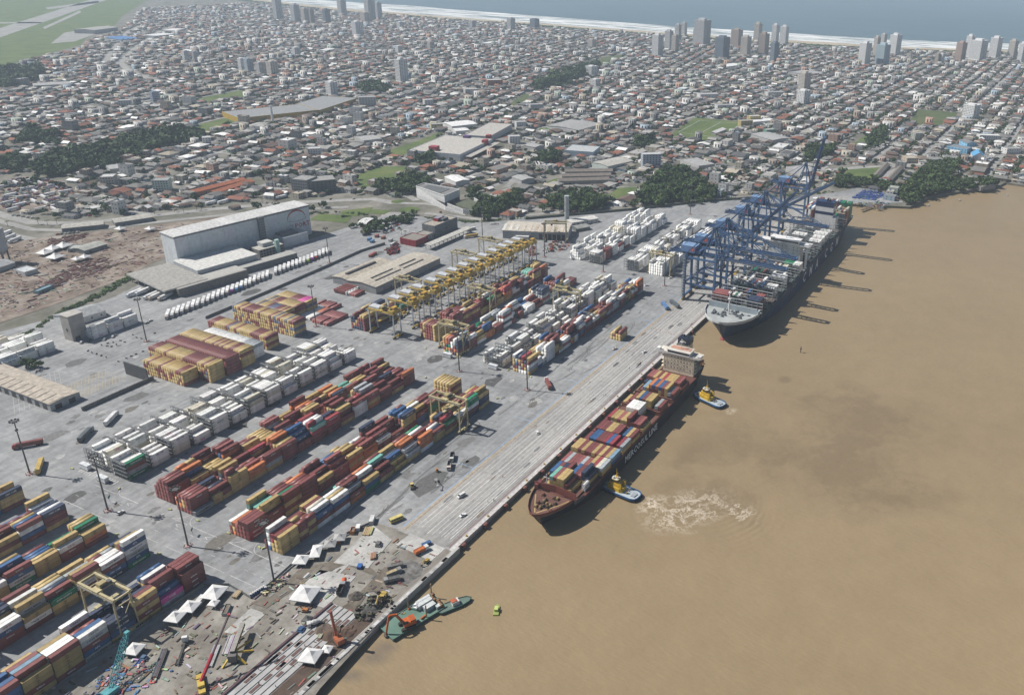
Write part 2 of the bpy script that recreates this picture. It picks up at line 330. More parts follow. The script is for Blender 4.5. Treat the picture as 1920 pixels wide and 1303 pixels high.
for x in range(330, 700, 33): rl.sheet([(x, 289.8), (x, 304), (x + .5, 304), (x + .5, 289.8)], -.09, (.3, .42, .58)) if x % 2 else None
struct('crane_rail', rl, M['mark'], 'crane rails with a yellow edged cable trench on the quay', 'rail')
# ---- lane markings of the yard roads
yl = MB()
def lane(x0, y0, x1, y1, w=.3, dash=None, c=None):
 L = math.hypot(x1 - x0, y1 - y0); ux, uy = (x1 - x0) / L, (y1 - y0) / L; d = 0
 while d < L:
  e = min(d + (dash or L), L); nx, ny = -uy * w / 2, ux * w / 2
  a = (x0 + ux * d, y0 + uy * d); b_ = (x0 + ux * e, y0 + uy * e)
  yl.sheet([(a[0] + nx, a[1] + ny), (b_[0] + nx, b_[1] + ny), (b_[0] - nx, b_[1] - ny), (a[0] - nx, a[1] - ny)], -.09, c or gen(R.uniform(.4, .58))); d = e + (dash or 0)
for y0, y1 in ((303, 342), (346, 366), (374, 393), (398, 412), (440, 455), (462, 480)):
 lane(241, y0, 241, y1); lane(223, y0, 223, y1); lane(235.5, y0, 235.5, y1, .2, 3); lane(229.5, y0 + 9, 229.5, y1, .2, 3)
 for s_ in (-1, 1): yl.sheet([(238 + s_, y0 + 3), (238 + s_ + .5, y0 + 3), (238.4, y0 + 6), (238.0, y0 + 6)], -.088, gen(.5))
for x0, x1 in ((247, 444), (486, 690)):
 for y in (347.6, 351.4, 396, 373, 418.3, 439, 463, 484.3): lane(x0, y, x1, y, .18, None, gen(R.uniform(.3, .42)))
for a in ((447, 324, 447, 500), (482, 324, 482, 500), (464, 330, 464, 440)): lane(*a, .22, 4 if a[0] == 464 else None)
for k in range(14): lane(246.5 - k * .1, 471 + k * 2.4, 250, 471 + k * 2.4, .8, None, gen(.5))
for k in range(22): lane(268 + k * 3.4, 511, 268 + k * 3.4, 513.5, .8, None, gen(.5)); lane(255, 514.5, 350, 514.5, .2)
def arc(cx, cy, r, a0, a1):
 for k in range(8):
  t0, t1 = [math.radians(a0 + (a1 - a0) * j / 8) for j in (k, k + 1)]
  lane(cx + r * math.cos(t0), cy + r * math.sin(t0), cx + r * math.cos(t1), cy + r * math.sin(t1), .3, None, gen(.5))
for cy, sg in ((342, 1), (366, -1), (393, 1), (412, -1), (455, 1), (462, -1)): arc(249, cy, 8, 180, 180 - 90 * sg)
for k in range(11): lane(322 - k * 3.3, 648, 300 - k * 3.3, 606, .25, None, gen(.42))
for k in range(13):
 for j in (0, 1): lane(300 + k * 2.6, 590 + j * 16, 308 + k * 2.6, 602 + j * 16, .22, None, (.46, .38, .22)); lane(308 + k * 2.6, 590 + j * 16, 300 + k * 2.6, 602 + j * 16, .22, None, (.46, .38, .22))
struct('yard_marking', yl, M['mark'], 'worn white and yellow lane markings on the yard asphalt', 'marking')
# ---- building site
SITE = GP([(838, 1028), (770, 998), (705, 980), (655, 1004), (600, 1030), (540, 1072), (500, 1108), (425, 1112), (345, 1120), (240, 1205), (120, 1275), (40, 1330), (560, 1345), (600, 1290)])
struct('building_site_ground', MB().sheet(SITE, -.05, gen(1)), M['dirt'], 'dusty earth of the quay building site', 'ground')
sl = MB()
for p in ([(770, 1000), (835, 1028), (808, 1052), (742, 1020)], [(735, 1012), (690, 1065), (625, 1055), (700, 985)], [(668, 1080), (610, 1140), (540, 1120), (600, 1068)], [(498, 1150), (455, 1192), (420, 1185), (470, 1140)], [(560, 1130), (700, 1000), (712, 1004), (575, 1135)]): sl.prism(GP(p), -.3, .08 + .012 * (len(sl.f) % 7), gen(R.uniform(.8, 1.05)))
struct('site_slab', sl, M['plank'], 'pale new concrete slabs cast on the building site', 'slab')
dk = MB(); dx0, dx1 = 150, 232
dk.box(dx0, dx1, 252.4, 279, -1.2, .12, (.42, .42, .41))
for k in range(5): dk.box(dx0, dx1, 262.2 + k * 3.3, 264.8 + k * 3.3, .12, .5, (.40, .40, .40))
for k in range(42): x = dx0 + R.random() * 76; y = 262.2 + R.randrange(5) * 3.3; dk.box(x, x + R.uniform(2, 6), y + .5, y + 2.1, .5, .62, (.13, .08, .07))
dk.box(dx0, dx1, 252.8, 261.8, .12, .16, (.15, .12, .10))
for k in range(60): x = dx0 + k * 1.37; dk.box(x, x + .16, 253, 261.5, .12, .30, (.16, .10, .08))
for k in range(14): dk.box(dx0, dx1, 253.2 + k * .6, 253.33 + k * .6, .3, .38, (.18, .12, .09))
dk.box(dx0, dx1, 279, 280.2, -.3, .9, (.10, .06, .07)); dk.box(100, 296, 249.4, 251.4, -7, .35, (.42, .42, .41)); dk.box(100, 292, 251.4, 252.4, -7, .1, (.3, .28, .25)); dk.box(232, 292, 252.4, 255.2, -1, .06, (.22, .2, .18))
for k in range(70): x = 104 + R.random() * 180; dk.box(x, x + R.uniform(1, 4), 249.6, 251.2, .35, .45, gen(R.uniform(.2, .6)))
struct('quay_deck', dk, M['conc'], 'half built quay deck with beams, steel mats and parapet', 'deck')
pxsheet('ramp', [(650, 1058), (722, 1088), (700, 1068), (660, 1042), (560, 1068), (520, 1105), (470, 1130), (500, 1140), (580, 1085)], groundmat('wet_track', ((.12, .105, .085), (.17, .15, .125), (.22, .2, .17)), .08, .4), .14, 'dark wet dirt track winding through the building site', 'track')
pxsheet('mud', [(640, 1195), (665, 1150), (690, 1110), (725, 1105), (760, 1075), (722, 1062), (700, 1085), (660, 1125), (600, 1165), (575, 1180), (600, 1200)], groundmat('wet_mud', ((.09, .075, .06), (.14, .12, .095), (.22, .19, .16)), .07, .45, .7, .4), .16, 'dark churned mud between the excavators', 'mud')
# ---- red earth works on the landward side, roads, green fields
pxsheet('earthworks', [(-60, 470), (60, 448), (200, 432), (320, 418), (470, 398), (560, 396), (430, 440), (290, 490), (235, 520), (120, 565), (-60, 625)], M['reddirt'], -.2, 'reddish earth of the works beside the main road', 'ground')
pxsheet('lorry_park', [(-40, 352), (40, 330), (120, 340), (145, 358), (110, 372), (120, 395), (40, 400), (-40, 385)], M['reddirt'], -.25, 'reddish earth lorry park by the main road', 'ground')
rd = MB()
def road(px, w, dy=0): rd.strip(GP(px), w, -.30 + .012 * (len(rd.f) % 9), gen(R.uniform(.93, 1.07)))
AVE = [(-60, 380), (0, 402), (60, 417), (140, 419), (240, 409), (330, 399), (450, 387), (560, 379), (650, 375), (700, 373), (735, 380)]
road(AVE, 13); road([(a, b + 13) for a, b in AVE[:-2]], 9)
road([(-60, 425), (60, 450), (100, 468), (120, 500)], 14); road([(735, 380), (800, 382), (872, 392), (905, 400)], 9); road([(780, 375), (762, 366), (690, 352), (640, 360)], 10)
road([(735, 400), (715, 425), (672, 445), (650, 470), (635, 500)], 22); road([(800, 400), (850, 405), (900, 411), (1000, 402), (1100, 392), (1240, 378), (1310, 368), (1400, 358)], 8)
road([(900, 372), (960, 352), (1090, 348), (1180, 352), (1280, 345)], 8); road([(1180, 370), (1225, 342), (1275, 318)], 14); road([(950, 350), (985, 320), (1010, 300)], 9)
road([(1530, 322), (1610, 314), (1700, 311), (1760, 300), (1930, 292)], 15); road([(1640, 345), (1665, 325), (1690, 315)], 12); road([(1690, 315), (1600, 275)], 8)
road([(195, 120), (212, 95), (240, 60), (262, 50)], 16); road([(225, 118), (255, 90), (300, 60), (330, 48)], 16); road([(225, 118), (245, 135), (300, 155)], 16); road([(195, 120), (225, 118)], 14)
road([(930, 290), (985, 268)], 16); road([(-40, 528), (40, 510), (110, 482), (180, 462), (240, 447), (310, 432), (360, 420)], 13); road([(70, 455), (105, 470), (110, 482)], 12)
struct('road', rd, M['road'], 'pale main road curving past the port and other town roads', 'road')
gr = MB(); gs = MB()
GREENS = [[(1252, 256), (1302, 221), (1406, 230), (1348, 266)], [(1565, 345), (1590, 318), (1668, 312), (1640, 340)], [(640, 338), (715, 312), (795, 312), (760, 330), (680, 352)], [(990, 358), (1040, 335), (1080, 330), (1062, 345)],
   [(720, 285), (790, 262), (830, 245), (815, 262), (740, 298)], [(365, 235), (440, 218), (450, 228), (380, 250)], [(365, 186), (450, 170), (480, 176), (400, 196)], [(1012, 240), (1050, 238), (1040, 252), (1005, 250)],
   [(880, 365), (900, 340), (925, 332), (905, 355)], [(18, 310), (70, 298), (60, 320), (10, 326)], [(1130, 372), (1160, 352), (1200, 350), (1170, 372)], [(1592, 275), (1628, 250), (1632, 262), (1604, 280)], [(690, 400), (700, 392), (735, 395), (720, 402)], [(640, 408), (640, 395), (700, 388), (690, 402)], [(600, 400), (580, 412), (650, 418), (660, 405)]]
for p in GREENS: gr.sheet(GP(p), -.2, gen(R.uniform(.85, 1.1)))
for cx, cy in ((768, 393), (745, 378)):
 x, y = G(cx, cy); r = 13 if cx == 768 else 8
 gr.sheet([(x + r * math.cos(t * .5), y + r * math.sin(t * .5)) for t in range(12)], -.1, gen(.95))
struct('grass', gr, M['grass'], 'green grass plots, sports ground and roundabout lawns', 'grass')
DARKG = [[(1702, 232), (1722, 205), (1795, 212), (1782, 238)], [(1090, 130), (1130, 108), (1172, 102), (1150, 122)], [(955, 195), (985, 175), (1000, 182), (960, 200)]]
for p in DARKG: gs.sheet(GP(p), -.2, gen(.8))
struct('rough_field', gs, M['field'], 'dark overgrown fields among the houses', 'field')
af = MB().sheet(GP([(-200, 150), (0, 130), (60, 118), (75, 105), (150, 85), (170, 62), (215, 48), (230, 30), (270, 5), (330, -40), (-400, -40)]), -.32, (.95, 1.05, .9))
struct('airfield', af, M['grass'], 'green airfield at the edge of the town', 'airfield')
rw = MB()
for p in ([(-60, 92), (-60, 72), (185, -5), (215, -5)], [(-40, 45), (-40, 42), (80, 42), (80, 44)], [(80, 52), (150, 20), (152, 24), (84, 55)], [(95, 82), (120, 62), (205, 48), (190, 60), (140, 78)], [(85, 15), (185, 2), (185, 6), (90, 18)]): rw.sheet(GP(p), -.28, gen(1))
struct('runway', rw, M['road'], 'pale airport runway, taxiways and apron', 'runway')
fl = MB(); F4 = GP([(1272, 248), (1312, 226), (1392, 232), (1345, 258)])
for i in range(4): fl.strip([F4[i], F4[(i + 1) % 4]], 1.0, -.14, gen(.5))
fl.strip([((F4[0][0] + F4[3][0]) / 2, (F4[0][1] + F4[3][1]) / 2), ((F4[1][0] + F4[2][0]) / 2, (F4[1][1] + F4[2][1]) / 2)], 1, -.13, gen(.5))
struct('pitch_marking', fl, M['mark'], 'white lines of the football pitch', 'marking')
sn = MB()
def blotch(x, y, r, c, z=-.1, k=9, st=1.6):
 sn.sheet([(x + r * st * R.uniform(.55, 1.1) * math.cos(t * 6.283 / k), y + r * R.uniform(.55, 1.1) * math.sin(t * 6.283 / k)) for t in range(k)], z, c)
for k in range(260):
 x, y = R.choice(((R.uniform(230, 720), R.uniform(292, 326)), (R.uniform(216, 247), R.uniform(300, 520)), (R.uniform(446, 485), R.uniform(300, 540)), (R.uniform(250, 350), R.uniform(510, 570)), (R.uniform(250, 700), R.choice((349, 376, 395, 440, 462)) + R.uniform(-3, 3)), (R.uniform(560, 740), R.uniform(600, 660)), (R.uniform(300, 600), R.uniform(605, 660))))
 blotch(x, y, R.uniform(.5, 2.6) if R.random() < .85 else R.uniform(3, 7), R.choice((gen(.09), gen(.13), gen(.17), (.15, .14, .125), gen(.36))), -.104 + (k % 5) * .002)
for k in range(60): blotch(R.uniform(296, 900), R.uniform(256, 285), R.uniform(.4, 2.0), R.choice((gen(.12), gen(.18), (.2, .17, .14))), .008 + (k % 4) * .002, 8, 3)
for k in range(46):
 x, y, r, a = R.uniform(280, 620), R.uniform(293, 322), R.uniform(8, 26), R.uniform(0, 6.28); a1 = a + R.uniform(.5, 1.6)
 for q in (0, 1.9): sn.strip([(x + (r + q) * math.cos(a + (a1 - a) * j / 6) * 1.8, y + (r + q) * .35 * math.sin(a + (a1 - a) * j / 6)) for j in range(7)], .45, -.1, gen(R.uniform(.10, .17)))
sn.sheet([(322, 300), (338, 296), (352, 301), (350, 309), (336, 312), (326, 309)], -.095, gen(.12))
struct('pavement_stain', sn, M['mark'], 'dark oil stains, repair patches and tyre marks on the pavement', 'stain')
hz = MB().box(-620, 11950, -3950, 7450, -9, 312, gen(1))
hm = bpy.data.materials.new('haze_air'); hm.use_nodes = True; hm.node_tree.nodes.clear()
ho = hm.node_tree.nodes.new('ShaderNodeOutputMaterial'); hv = hm.node_tree.nodes.new('ShaderNodeVolumePrincipled')
hv.inputs['Color'].default_value = (.68, .83, 1, 1); hv.inputs['Density'].default_value = HAZE; hv.inputs['Anisotropy'].default_value = .1
hm.node_tree.links.new(hv.outputs[0], ho.inputs['Volume'])
tag(hz.build('haze', hm), 'thin bluish haze lying over the whole port and town', 'haze', kind='stuff')
# ================================================================ containers
K = dict(r=(.195, .062, .058), y=(.47, .345, .15), o=(.55, .19, .075), b=(.045, .115, .26), n=(.04, .055, .10), w=(.80, .80, .78), g=(.02, .20, .10), t=(.20, .48, .40),
   e=(.36, .39, .41), p=(.62, .10, .34), d=(.33, .06, .07), c=(.60, .565, .47), m=(.28, .10, .095), s=(.20, .32, .42), u=(.13, .145, .21))
KN = dict(r='rust red', y='ochre yellow', o='orange', b='blue', n='navy', w='white', g='green', t='mint green', e='grey', p='magenta', d='crimson', c='cream', m='brick red', s='pale blue', u='dull blue')
CW, CHT = 2.44, 2.88
def containermesh(L, reefer=False):
 m = MB(); h = CHT - .04; w = CW; one = gen(1); dk = gen(.86)
 m.box(0, L, .05, w - .05, .08, h - .06, one)
 for x in (0, L - .14):                                         # corner posts and end frames
  for y in (0, w - .14): m.box(x - .01, x + .15, y, y + .14, 0, h, dk)
 for y in (.0, w - .1): m.box(.14, L - .14, y, y + .1, h - .14, h, one); m.box(.14, L - .14, y, y + .1, 0, .16, dk)
 if reefer: m.box(-.03, .05, .2, w - .2, .5, h - .35, gen(.62)); m.box(-.05, -.02, .45, w - .45, 1.5, h - .6, gen(.3)); m.box(-.05, -.02, .45, w - .45, .7, 1.2, gen(.8))
 else:
  for y in (.45, .85, w - .9, w - .5): m.box(-.05, .0, y, y + .05, .15, h - .12, gen(.7))
 return m.mesh('reefer_body' if reefer else 'container_body', M['box'])
CM = {12.19: containermesh(12.19), 6.06: containermesh(6.06)}; RM = containermesh(12.19, True)
TXT = {}
def text_mesh(body, size, col, both=False, bold=True, width=None):
 key = (body, size, col)
 if key in TXT: return TXT[key]
 cu = bpy.data.curves.new('letters', 'FONT'); cu.body = body; cu.size = size; cu.align_x = 'CENTER'; cu.align_y = 'CENTER'; cu.resolution_u = 1; cu.extrude = 0.006; cu.offset = size * .018 if bold else 0; cu.space_line = .72
 o = bpy.data.objects.new('letters', cu); C.objects.link(o)
 dg = bpy.context.evaluated_depsgraph_get(); me = bpy.data.meshes.new_from_object(o.evaluated_get(dg))
 me.transform(Matrix.Rotation(math.pi / 2, 4, 'X'))
 bpy.data.objects.remove(o); bpy.data.curves.remove(cu)
 a = me.attributes.get('col') or me.attributes.new('col', 'FLOAT_COLOR', 'FACE'); a.data.foreach_set('color', [t for _ in me.polygons for t in (*col, 1)])
 me.materials.clear(); me.materials.append(M['print']); me.name = 'lettering'; TXT[key] = me; return me
wt, bk, bl, mg = gen(.75), (.03, .03, .035), (.03, .08, .25), (.55, .05, .28)
BR = dict(r=[('triton', 1.5, wt), ('triton', 1.5, wt), None], m=[('tex', 1.5, wt)], y=[('m\nsc', 1.5, (.07, .055, .04))], o=[('Hapag-Lloyd', 1.3, (.1, .06, .2))], b=[('CMA CGM', 1.3, wt), ('APL', 1.5, wt), ('ZIM', 1.5, wt)],
   n=[('CMA CGM', 1.3, wt)], g=[('EVERGREEN', 1.35, wt)], p=[('ONE', 1.7, wt)], e=[('YANG MING', 1.3, bk), ('OOCL', 1.4, (.4, .05, .1))], w=[('YANG MING', 1.35, bk), ('COSCO', 1.4, (.08, .1, .2)), ('OOCL', 1.4, (.45, .06, .1)), ('Hapag-Lloyd', 1.3, bl)],
   d=[('Hamburg Sud', 1.3, wt)], t=[('CHINA SHIPPING', 1.1, wt)], c=[None], s=[('MAERSK', 1.4, wt)], u=[None])
BRR = [('MAERSK', 1.4, (.12, .2, .3)), ('Hapag-Lloyd', 1.2, bl), ('ONE', 1.6, mg), ('m\nsc', 1.4, bk), ('CMA CGM', 1.2, bl), None]
REC = []; TOP = {}
def pick(pal):
 t = R.random() * sum(pal.values())
 for k, v in pal.items():
  t -= v
  if t <= 0: return k
 return k
def block(name, x0, y0, nrow, nbay, pal, h=(3, 5), kind='d', pitch=12.65, fix={}, dirn=1, empty=.04, run=.45, p20=.16, rowp=2.62, jit=None):
 base = [R.uniform(*h) for _ in range(nbay)]; last = {}
 for row in range(nrow):
  for bay in range(nbay):
   x = x0 + dirn * bay * pitch - (12.19 if dirn < 0 else 0)
   y = y0 + row * rowp
   f = fix.get((row, bay))
   if f is None:
    n = int(round(base[bay] if jit == 0 else min(h[1], max(0 if R.random() < .3 else 1, base[bay] + R.uniform(-1.3, 1.1)))))
    if R.random() < empty: n = R.choice((0, 1, 2))
    two = kind == 'd' and R.random() < p20
    f = ''
    for half in range(2 if two else 1):
     for t in range(n - (half if R.random() < .3 else 0)):
      lk = last.get((bay, t)) if R.random() < run else None
      k = lk if lk else (f[-1] if f and f[-1] != '|' and R.random() < run * .7 else pick(pal)); last[(bay, t)] = k; f += k
     if two and half == 0: f += '|'
   hs = f.split('|'); L = 6.06 if len(hs) == 2 else 12.19
   TOP[(name, row, bay)] = max(len(a) for a in hs) if hs else 0
   for i, a in enumerate(hs):
    for t, k in enumerate(a): REC.append((x + i * 6.12 + R.uniform(-.05, .05), y + R.uniform(-.05, .05), t * CHT, L, k, kind, name, row, bay, t, len(a)))
NEAR = dict(r=.50, y=.24, o=.05, b=.05, n=.03, w=.03, e=.03, d=.03, g=.02, m=.06, t=.015)
S0P = dict(r=.34, y=.30, w=.12, b=.10, n=.05, o=.03, e=.05, g=.02, m=.05)
MIX_ = dict(r=.28, y=.20, w=.22, b=.09, n=.07, o=.05, e=.08, g=.02, m=.05, s=.02)
block('quayside block', 247, 330.0, 5, 15, NEAR, (2.3, 4.2), fix={(0, 0): 'yyyy', (1, 0): 'yyyr', (2, 0): 'yydd', (3, 0): 'bweww', (0, 1): 'ryrr|yryr', (1, 1): 'rrr|r', (2, 1): 'rrry|rrr', (0, 2): 'wrb', (1, 2): 'rrew', (2, 2): 'rwec', (3, 2): 'rryr', (4, 2): 'rryy', (0, 3): 'wrbw', (1, 3): 'rbyy', (2, 3): 'rrrw', (0, 4): 'or', (1, 4): 'rye', (0, 5): 'gby', (1, 5): 'yrr', (2, 5): 'rrww', (3, 5): 'rryo', (0, 6): 'yr|yr', (0, 7): 'y', (1, 7): 'oy', (2, 7): 'oyb', (3, 7): 'ryw', (0, 8): 'ye', (1, 8): 'bow', (0, 9): 'wooo', (1, 9): 'rrb', (2, 9): 'rrrr', (3, 9): 'rrrw', (0, 10): 'yyr', (1, 10): 'rrn', (2, 10): 'rrw', (0, 11): 'yrg', (1, 11): 'rryd', (0, 12): 'ryw', (0, 13): 'nrwgg', (1, 13): 'rrrrr', (0, 14): 'ynny', (1, 14): 'yyyyy', (2, 14): 'rrrb', (3, 14): 'rrrd', (4, 14): 'yyry'}, run=.5)
block('second block from quay', 247, 354.6, 6, 15, NEAR, (2.6, 4.6), fix={(0, 0): 'ddrr', (1, 0): 'rrrr', (2, 0): 'rrrr', (3, 0): 'rrm', (4, 0): 'oyo', (5, 0): 'rrw', (0, 1): 'rrr', (0, 2): 'yryrr', (0, 3): 'rrrrr', (0, 14): 'yryry', (1, 14): 'yyyyy', (2, 14): 'yyyyy', (3, 14): 'yyyyy', (4, 14): 'yyyyy', (5, 14): 'yryyy'}, run=.55)
block('third block from quay', 248, 399.6, 6, 15, NEAR, (2.6, 4.7), fix={(0, 0): 'e', (1, 0): 'rrrr', (2, 0): 'rrrr', (3, 0): 'ryym', (4, 0): 'rorr', (5, 0): 'roo', (0, 1): 'yy|yr', (0, 2): 'yyyy', (0, 3): 'yoo', (0, 4): 'yerr', (0, 5): 'rrrr', (0, 6): 'rr|rr', (0, 7): 'rrdt', (0, 8): 'rrdd', (0, 9): 'yr', (0, 10): 'wwwr'}, run=.55)
block('fourth block from quay', 250, 420.6, 6, 15, NEAR, (2.4, 4.6), fix={(0, 0): 'rrrr', (1, 0): 'rrrrr', (2, 0): 'rrrrr', (3, 0): 'rrrrr', (4, 0): 'rrrr', (5, 0): 'rrr', (0, 1): 'ory', (1, 1): 'rrr'}, run=.5)
RE = dict(w=.86, c=.14)
block('fifth white block', 254, 466, 6, 13, RE, (2.4, 4.3), 'r', 14.9, fix={(0, 0): 'gerg', (1, 0): 'cwww', (2, 0): 'cww'}, empty=.06)
block('sixth white block', 257, 488.4, 6, 13, RE, (2.2, 4.0), 'r', 14.9, empty=.08)
RK = [(252.6 + 14.9 * k, y) for k in range(13) for y in (466, 488.4)]
block('corner block', 215.4, 349.6, 6, 8, S0P, (3.4, 4.8), dirn=-1, fix={(0, 0): 'rrrr', (1, 0): 'rrrrr', (2, 0): 'rrrrr', (3, 0): 'rrrrr', (0, 1): 'ep', (1, 1): 'yyb', (2, 1): 'yryrr', (3, 1): 'ywwr', (0, 2): 'yryry', (1, 2): 'yyrrr', (0, 3): 'ybnn', (1, 3): 'rynn', (0, 4): 'ebrew', (1, 4): 'rynnb', (2, 4): 'yryy', (0, 5): 'ryyyr', (1, 5): 'yywww', (2, 5): 'rewww', (3, 5): 'yyyyy', (0, 6): 'yryy', (1, 6): 'rrrrr', (2, 6): 'rbbbs', (3, 6): 'rrrrm'})
block('second corner block', 214, 391.4, 6, 8, S0P, (3.2, 4.8), dirn=-1, fix={(0, 0): 'gbewbw', (1, 0): 'rrbrr', (2, 0): 'rbwyy', (0, 1): 'nbrw', (1, 1): 'rrbw', (2, 1): 'bbbw', (0, 2): 'yrwyr', (1, 2): 'rryyy', (0, 3): 'yyg', (1, 3): 'rrrr', (0, 4): 'rwy', (0, 5): 'rrbw', (1, 5): 'rrrw'})
block('third corner block', 214, 426.4, 5, 8, S0P, (2.8, 4.4), dirn=-1, fix={(0, 0): 'roy', (1, 0): 'yby', (2, 0): 'yyyg', (0, 1): 'rrw', (1, 1): 'ybyy', (0, 3): 'gwbr'})
block('fourth corner block', 213, 459, 6, 8, S0P, (3, 4.6), dirn=-1, fix={(0, 0): 'yrrn', (1, 0): 'ybbw', (2, 0): 'rrnn', (0, 1): 'rbwr', (1, 1): 'rrrb'})
block('rearmost corner block', 212, 497.6, 5, 7, S0P, (2.6, 4.2), dirn=-1, fix={(0, 0): 'ryyn'})
block('far quayside block', 487, 328.6, 6, 16, MIX_, (2.6, 4.6), run=.3, fix={(0, 0): 'yewry', (1, 0): 'wyrn', (2, 0): 'wryrd', (3, 0): 'weryn', (4, 0): 'yrbe', (5, 0): 'yryyw', (0, 2): 'wwwww', (0, 15): 'erroo', (1, 15): 'rrrrw', (2, 15): 'rrr', (5, 15): 'rrbb'})
block('far white block', 488, 354.8, 7, 13, dict(w=.8, c=.1, e=.1), (2.4, 4.8), 'r', 15.2, empty=.1)
RK += [(486.6 + 15.2 * k, y) for k in range(13) for y in (354.8,)] + [(486.6 + 15.2 * k, 328.6) for k in (3, 5, 7, 10, 12)]
block('far middle block', 487, 396.6, 6, 15, MIX_, (2.4, 4.6), fix={(0, 0): 'yrnn', (1, 0): 'norew', (2, 0): 'rrww', (3, 0): 'eogrm', (4, 0): 'gynoo', (5, 0): 'yryoy'})
block('far rear block', 500, 430.6, 6, 14, dict(NEAR, o=.08, w=.08), (2.4, 5), fix={(0, 0): 'yyyyy', (1, 0): 'rrrrr', (2, 0): 'rrrrr', (3, 0): 'rrrrr', (4, 0): 'yyryy'})
block('block by the crane row', 487, 495.5, 6, 3, dict(y=.5, r=.3, n=.15, w=.05), (3.2, 4.6), p20=.4)
block('low block by the sheds', 535, 498, 6, 5, MIX_, (1, 2.8), run=.3)
block('low block behind cranes', 612, 500, 5, 3, MIX_, (.6, 2.2))
block('distant white block', 736, 426.5, 5, 12, dict(w=.9, c=.1), (2.6, 5), 'r', 14.6, empty=.08)
block('second distant white block', 737, 403.5, 5, 12, dict(w=.88, r=.06, c=.06), (2.6, 5), 'r', 14.6, fix={(0, 1): 'rrrr', (1, 1): 'mrrr', (0, 2): 'wwww', (0, 3): 'wwr', (1, 3): 'rrr'})
block('white block behind quay cranes', 736, 357.5, 6, 12, dict(w=.9, c=.1), (2, 4.4), 'r', 14.6, empty=.1)
block('white block beside quay cranes', 736, 329.5, 6, 12, dict(w=.9, c=.1), (2, 4.8), 'r', 14.6, empty=.1)
RK += [(734.8 + 14.6 * k, y) for k in range(0, 12, 2) for y in (357.5, 403.5)]
EM = dict(y=.64, r=.33, u=.03)
EMR = dict(r=.4, y=.6)
block('front empty stack', 348.8, 541, 17, 1, EM, (3.8, 4.6), run=.08, p20=0, empty=0, jit=0)
block('second empty stack', 362, 529, 26, 1, dict(y=.55, r=.38, u=.07), (4.7, 5), run=.1, p20=0, empty=0, jit=0)
block('third empty stack', 376, 528.5, 26, 1, dict(r=.93, u=.04, t=.03), (4.8, 5), run=.6, p20=0, empty=0, jit=0)
block('fourth empty stack', 390, 529.5, 26, 1, dict(y=.66, r=.32, t=.02), (4.8, 5), run=.1, p20=0, empty=0, jit=0)
block('white empty stack', 403, 534, 22, 1, dict(w=.9, e=.1), (4, 4.4), run=.6, p20=0, empty=0, jit=0)
block('fifth empty stack', 421.5, 538, 26, 1, EM, (3.8, 4.2), run=.08, p20=0, empty=0, jit=0)
block('sixth empty stack', 449.5, 537, 28, 1, dict(y=.55, r=.38, u=.07), (4.7, 5), run=.1, p20=0, empty=0, jit=0)
block('seventh empty stack', 465, 566, 14, 3, dict(y=.55, r=.35, u=.06, p=.04), (3.6, 4.4), run=.1, p20=0, empty=0, jit=0)
block('flat stack', 479, 531, 7, 2, dict(m=.85, w=.15), (.9, 1.1), run=.5, p20=0, empty=0)
block('second flat stack', 481, 553, 8, 3, dict(m=.4, w=.3, t=.1, o=.2), (.6, 1.2), run=.3, p20=0, empty=0)
block('red flat stack', 541, 558, 5, 1, dict(m=.9, w=.1), (.8, 1.2), p20=0, empty=0)
block('apron stack', 577, 295, 4, 1, dict(y=.7, r=.3), (2, 2.1), p20=0, empty=0, fix={(0, 0): 'yyr', (1, 0): 'yy', (2, 0): 'yry', (3, 0): 'yy'})
block('white landward block', 341, 682, 4, 5, RE, (2.4, 3.4), 'r', 13, dirn=-1, fix={(0, 0): 'www'})
block('second white landward block', 343, 699, 4, 5, RE, (2.4, 3.6), 'r', 13, dirn=-1)
block('third white landward block', 341, 720, 4, 5, RE, (2, 3.2), 'r', 13, dirn=-1)
block('white block by concrete tower', 368, 676, 4, 3, RE, (2.6, 3.6), 'r', 13.4, fix={(0, 0): 'wwww', (0, 1): 'www', (0, 2): 'www'}, empty=0)
def score(r):
 x, y, z, L, k, kd, nm, row, bay, t, n = r
 d = math.sqrt(x * x + y * y + (CH - z) ** 2); px, py = proj(x + L / 2, y + 1, z)
 if not (-15 < px < 1935 and -15 < py < 1318): return -1
 a = 0
 if t == n - 1: a += L * CW * (CH - z) / d
 f = TOP.get((nm, row - 1, bay), 0)
 if t >= f: a += L * CHT * y / d * .9
 elif t >= f - 1: a += L * .3 * y / d
 sg = -1 if nm.endswith('corner block') else 1
 if t >= TOP.get((nm, row, bay - sg), 0): a += CW * CHT * x / d
 return a / d / d
ORD = ['first', 'second', 'third', 'fourth', 'fifth', 'sixth', 'seventh', 'eighth', 'ninth', 'tenth', 'eleventh', 'twelfth', 'thirteenth', 'fourteenth', 'fifteenth', 'sixteenth', 'seventeenth', 'eighteenth', 'nineteenth', 'twentieth'] + ['twenty %s' % a for a in ('first', 'second', 'third', 'fourth', 'fifth', 'sixth', 'seventh', 'eighth', 'ninth')] + ['thirtieth']
def tier(t, n): return 'lone' if n == 1 else 'bottom tier' if t == 0 else 'topmost' if t == n - 1 else ORD[t] + ' tier'
USED = {}
def uniq(l):
 USED[l] = USED.get(l, 0) + 1; return l
BOXT = [([(0, 0, 0), (1, 0, 0), (1, 1, 0), (0, 1, 0), (0, 0, 1), (1, 0, 1), (1, 1, 1), (0, 1, 1)], [(4, 5, 6, 7), (0, 1, 5, 4), (1, 2, 6, 5), (2, 3, 7, 6), (3, 0, 4, 7)], [0] * 5)]
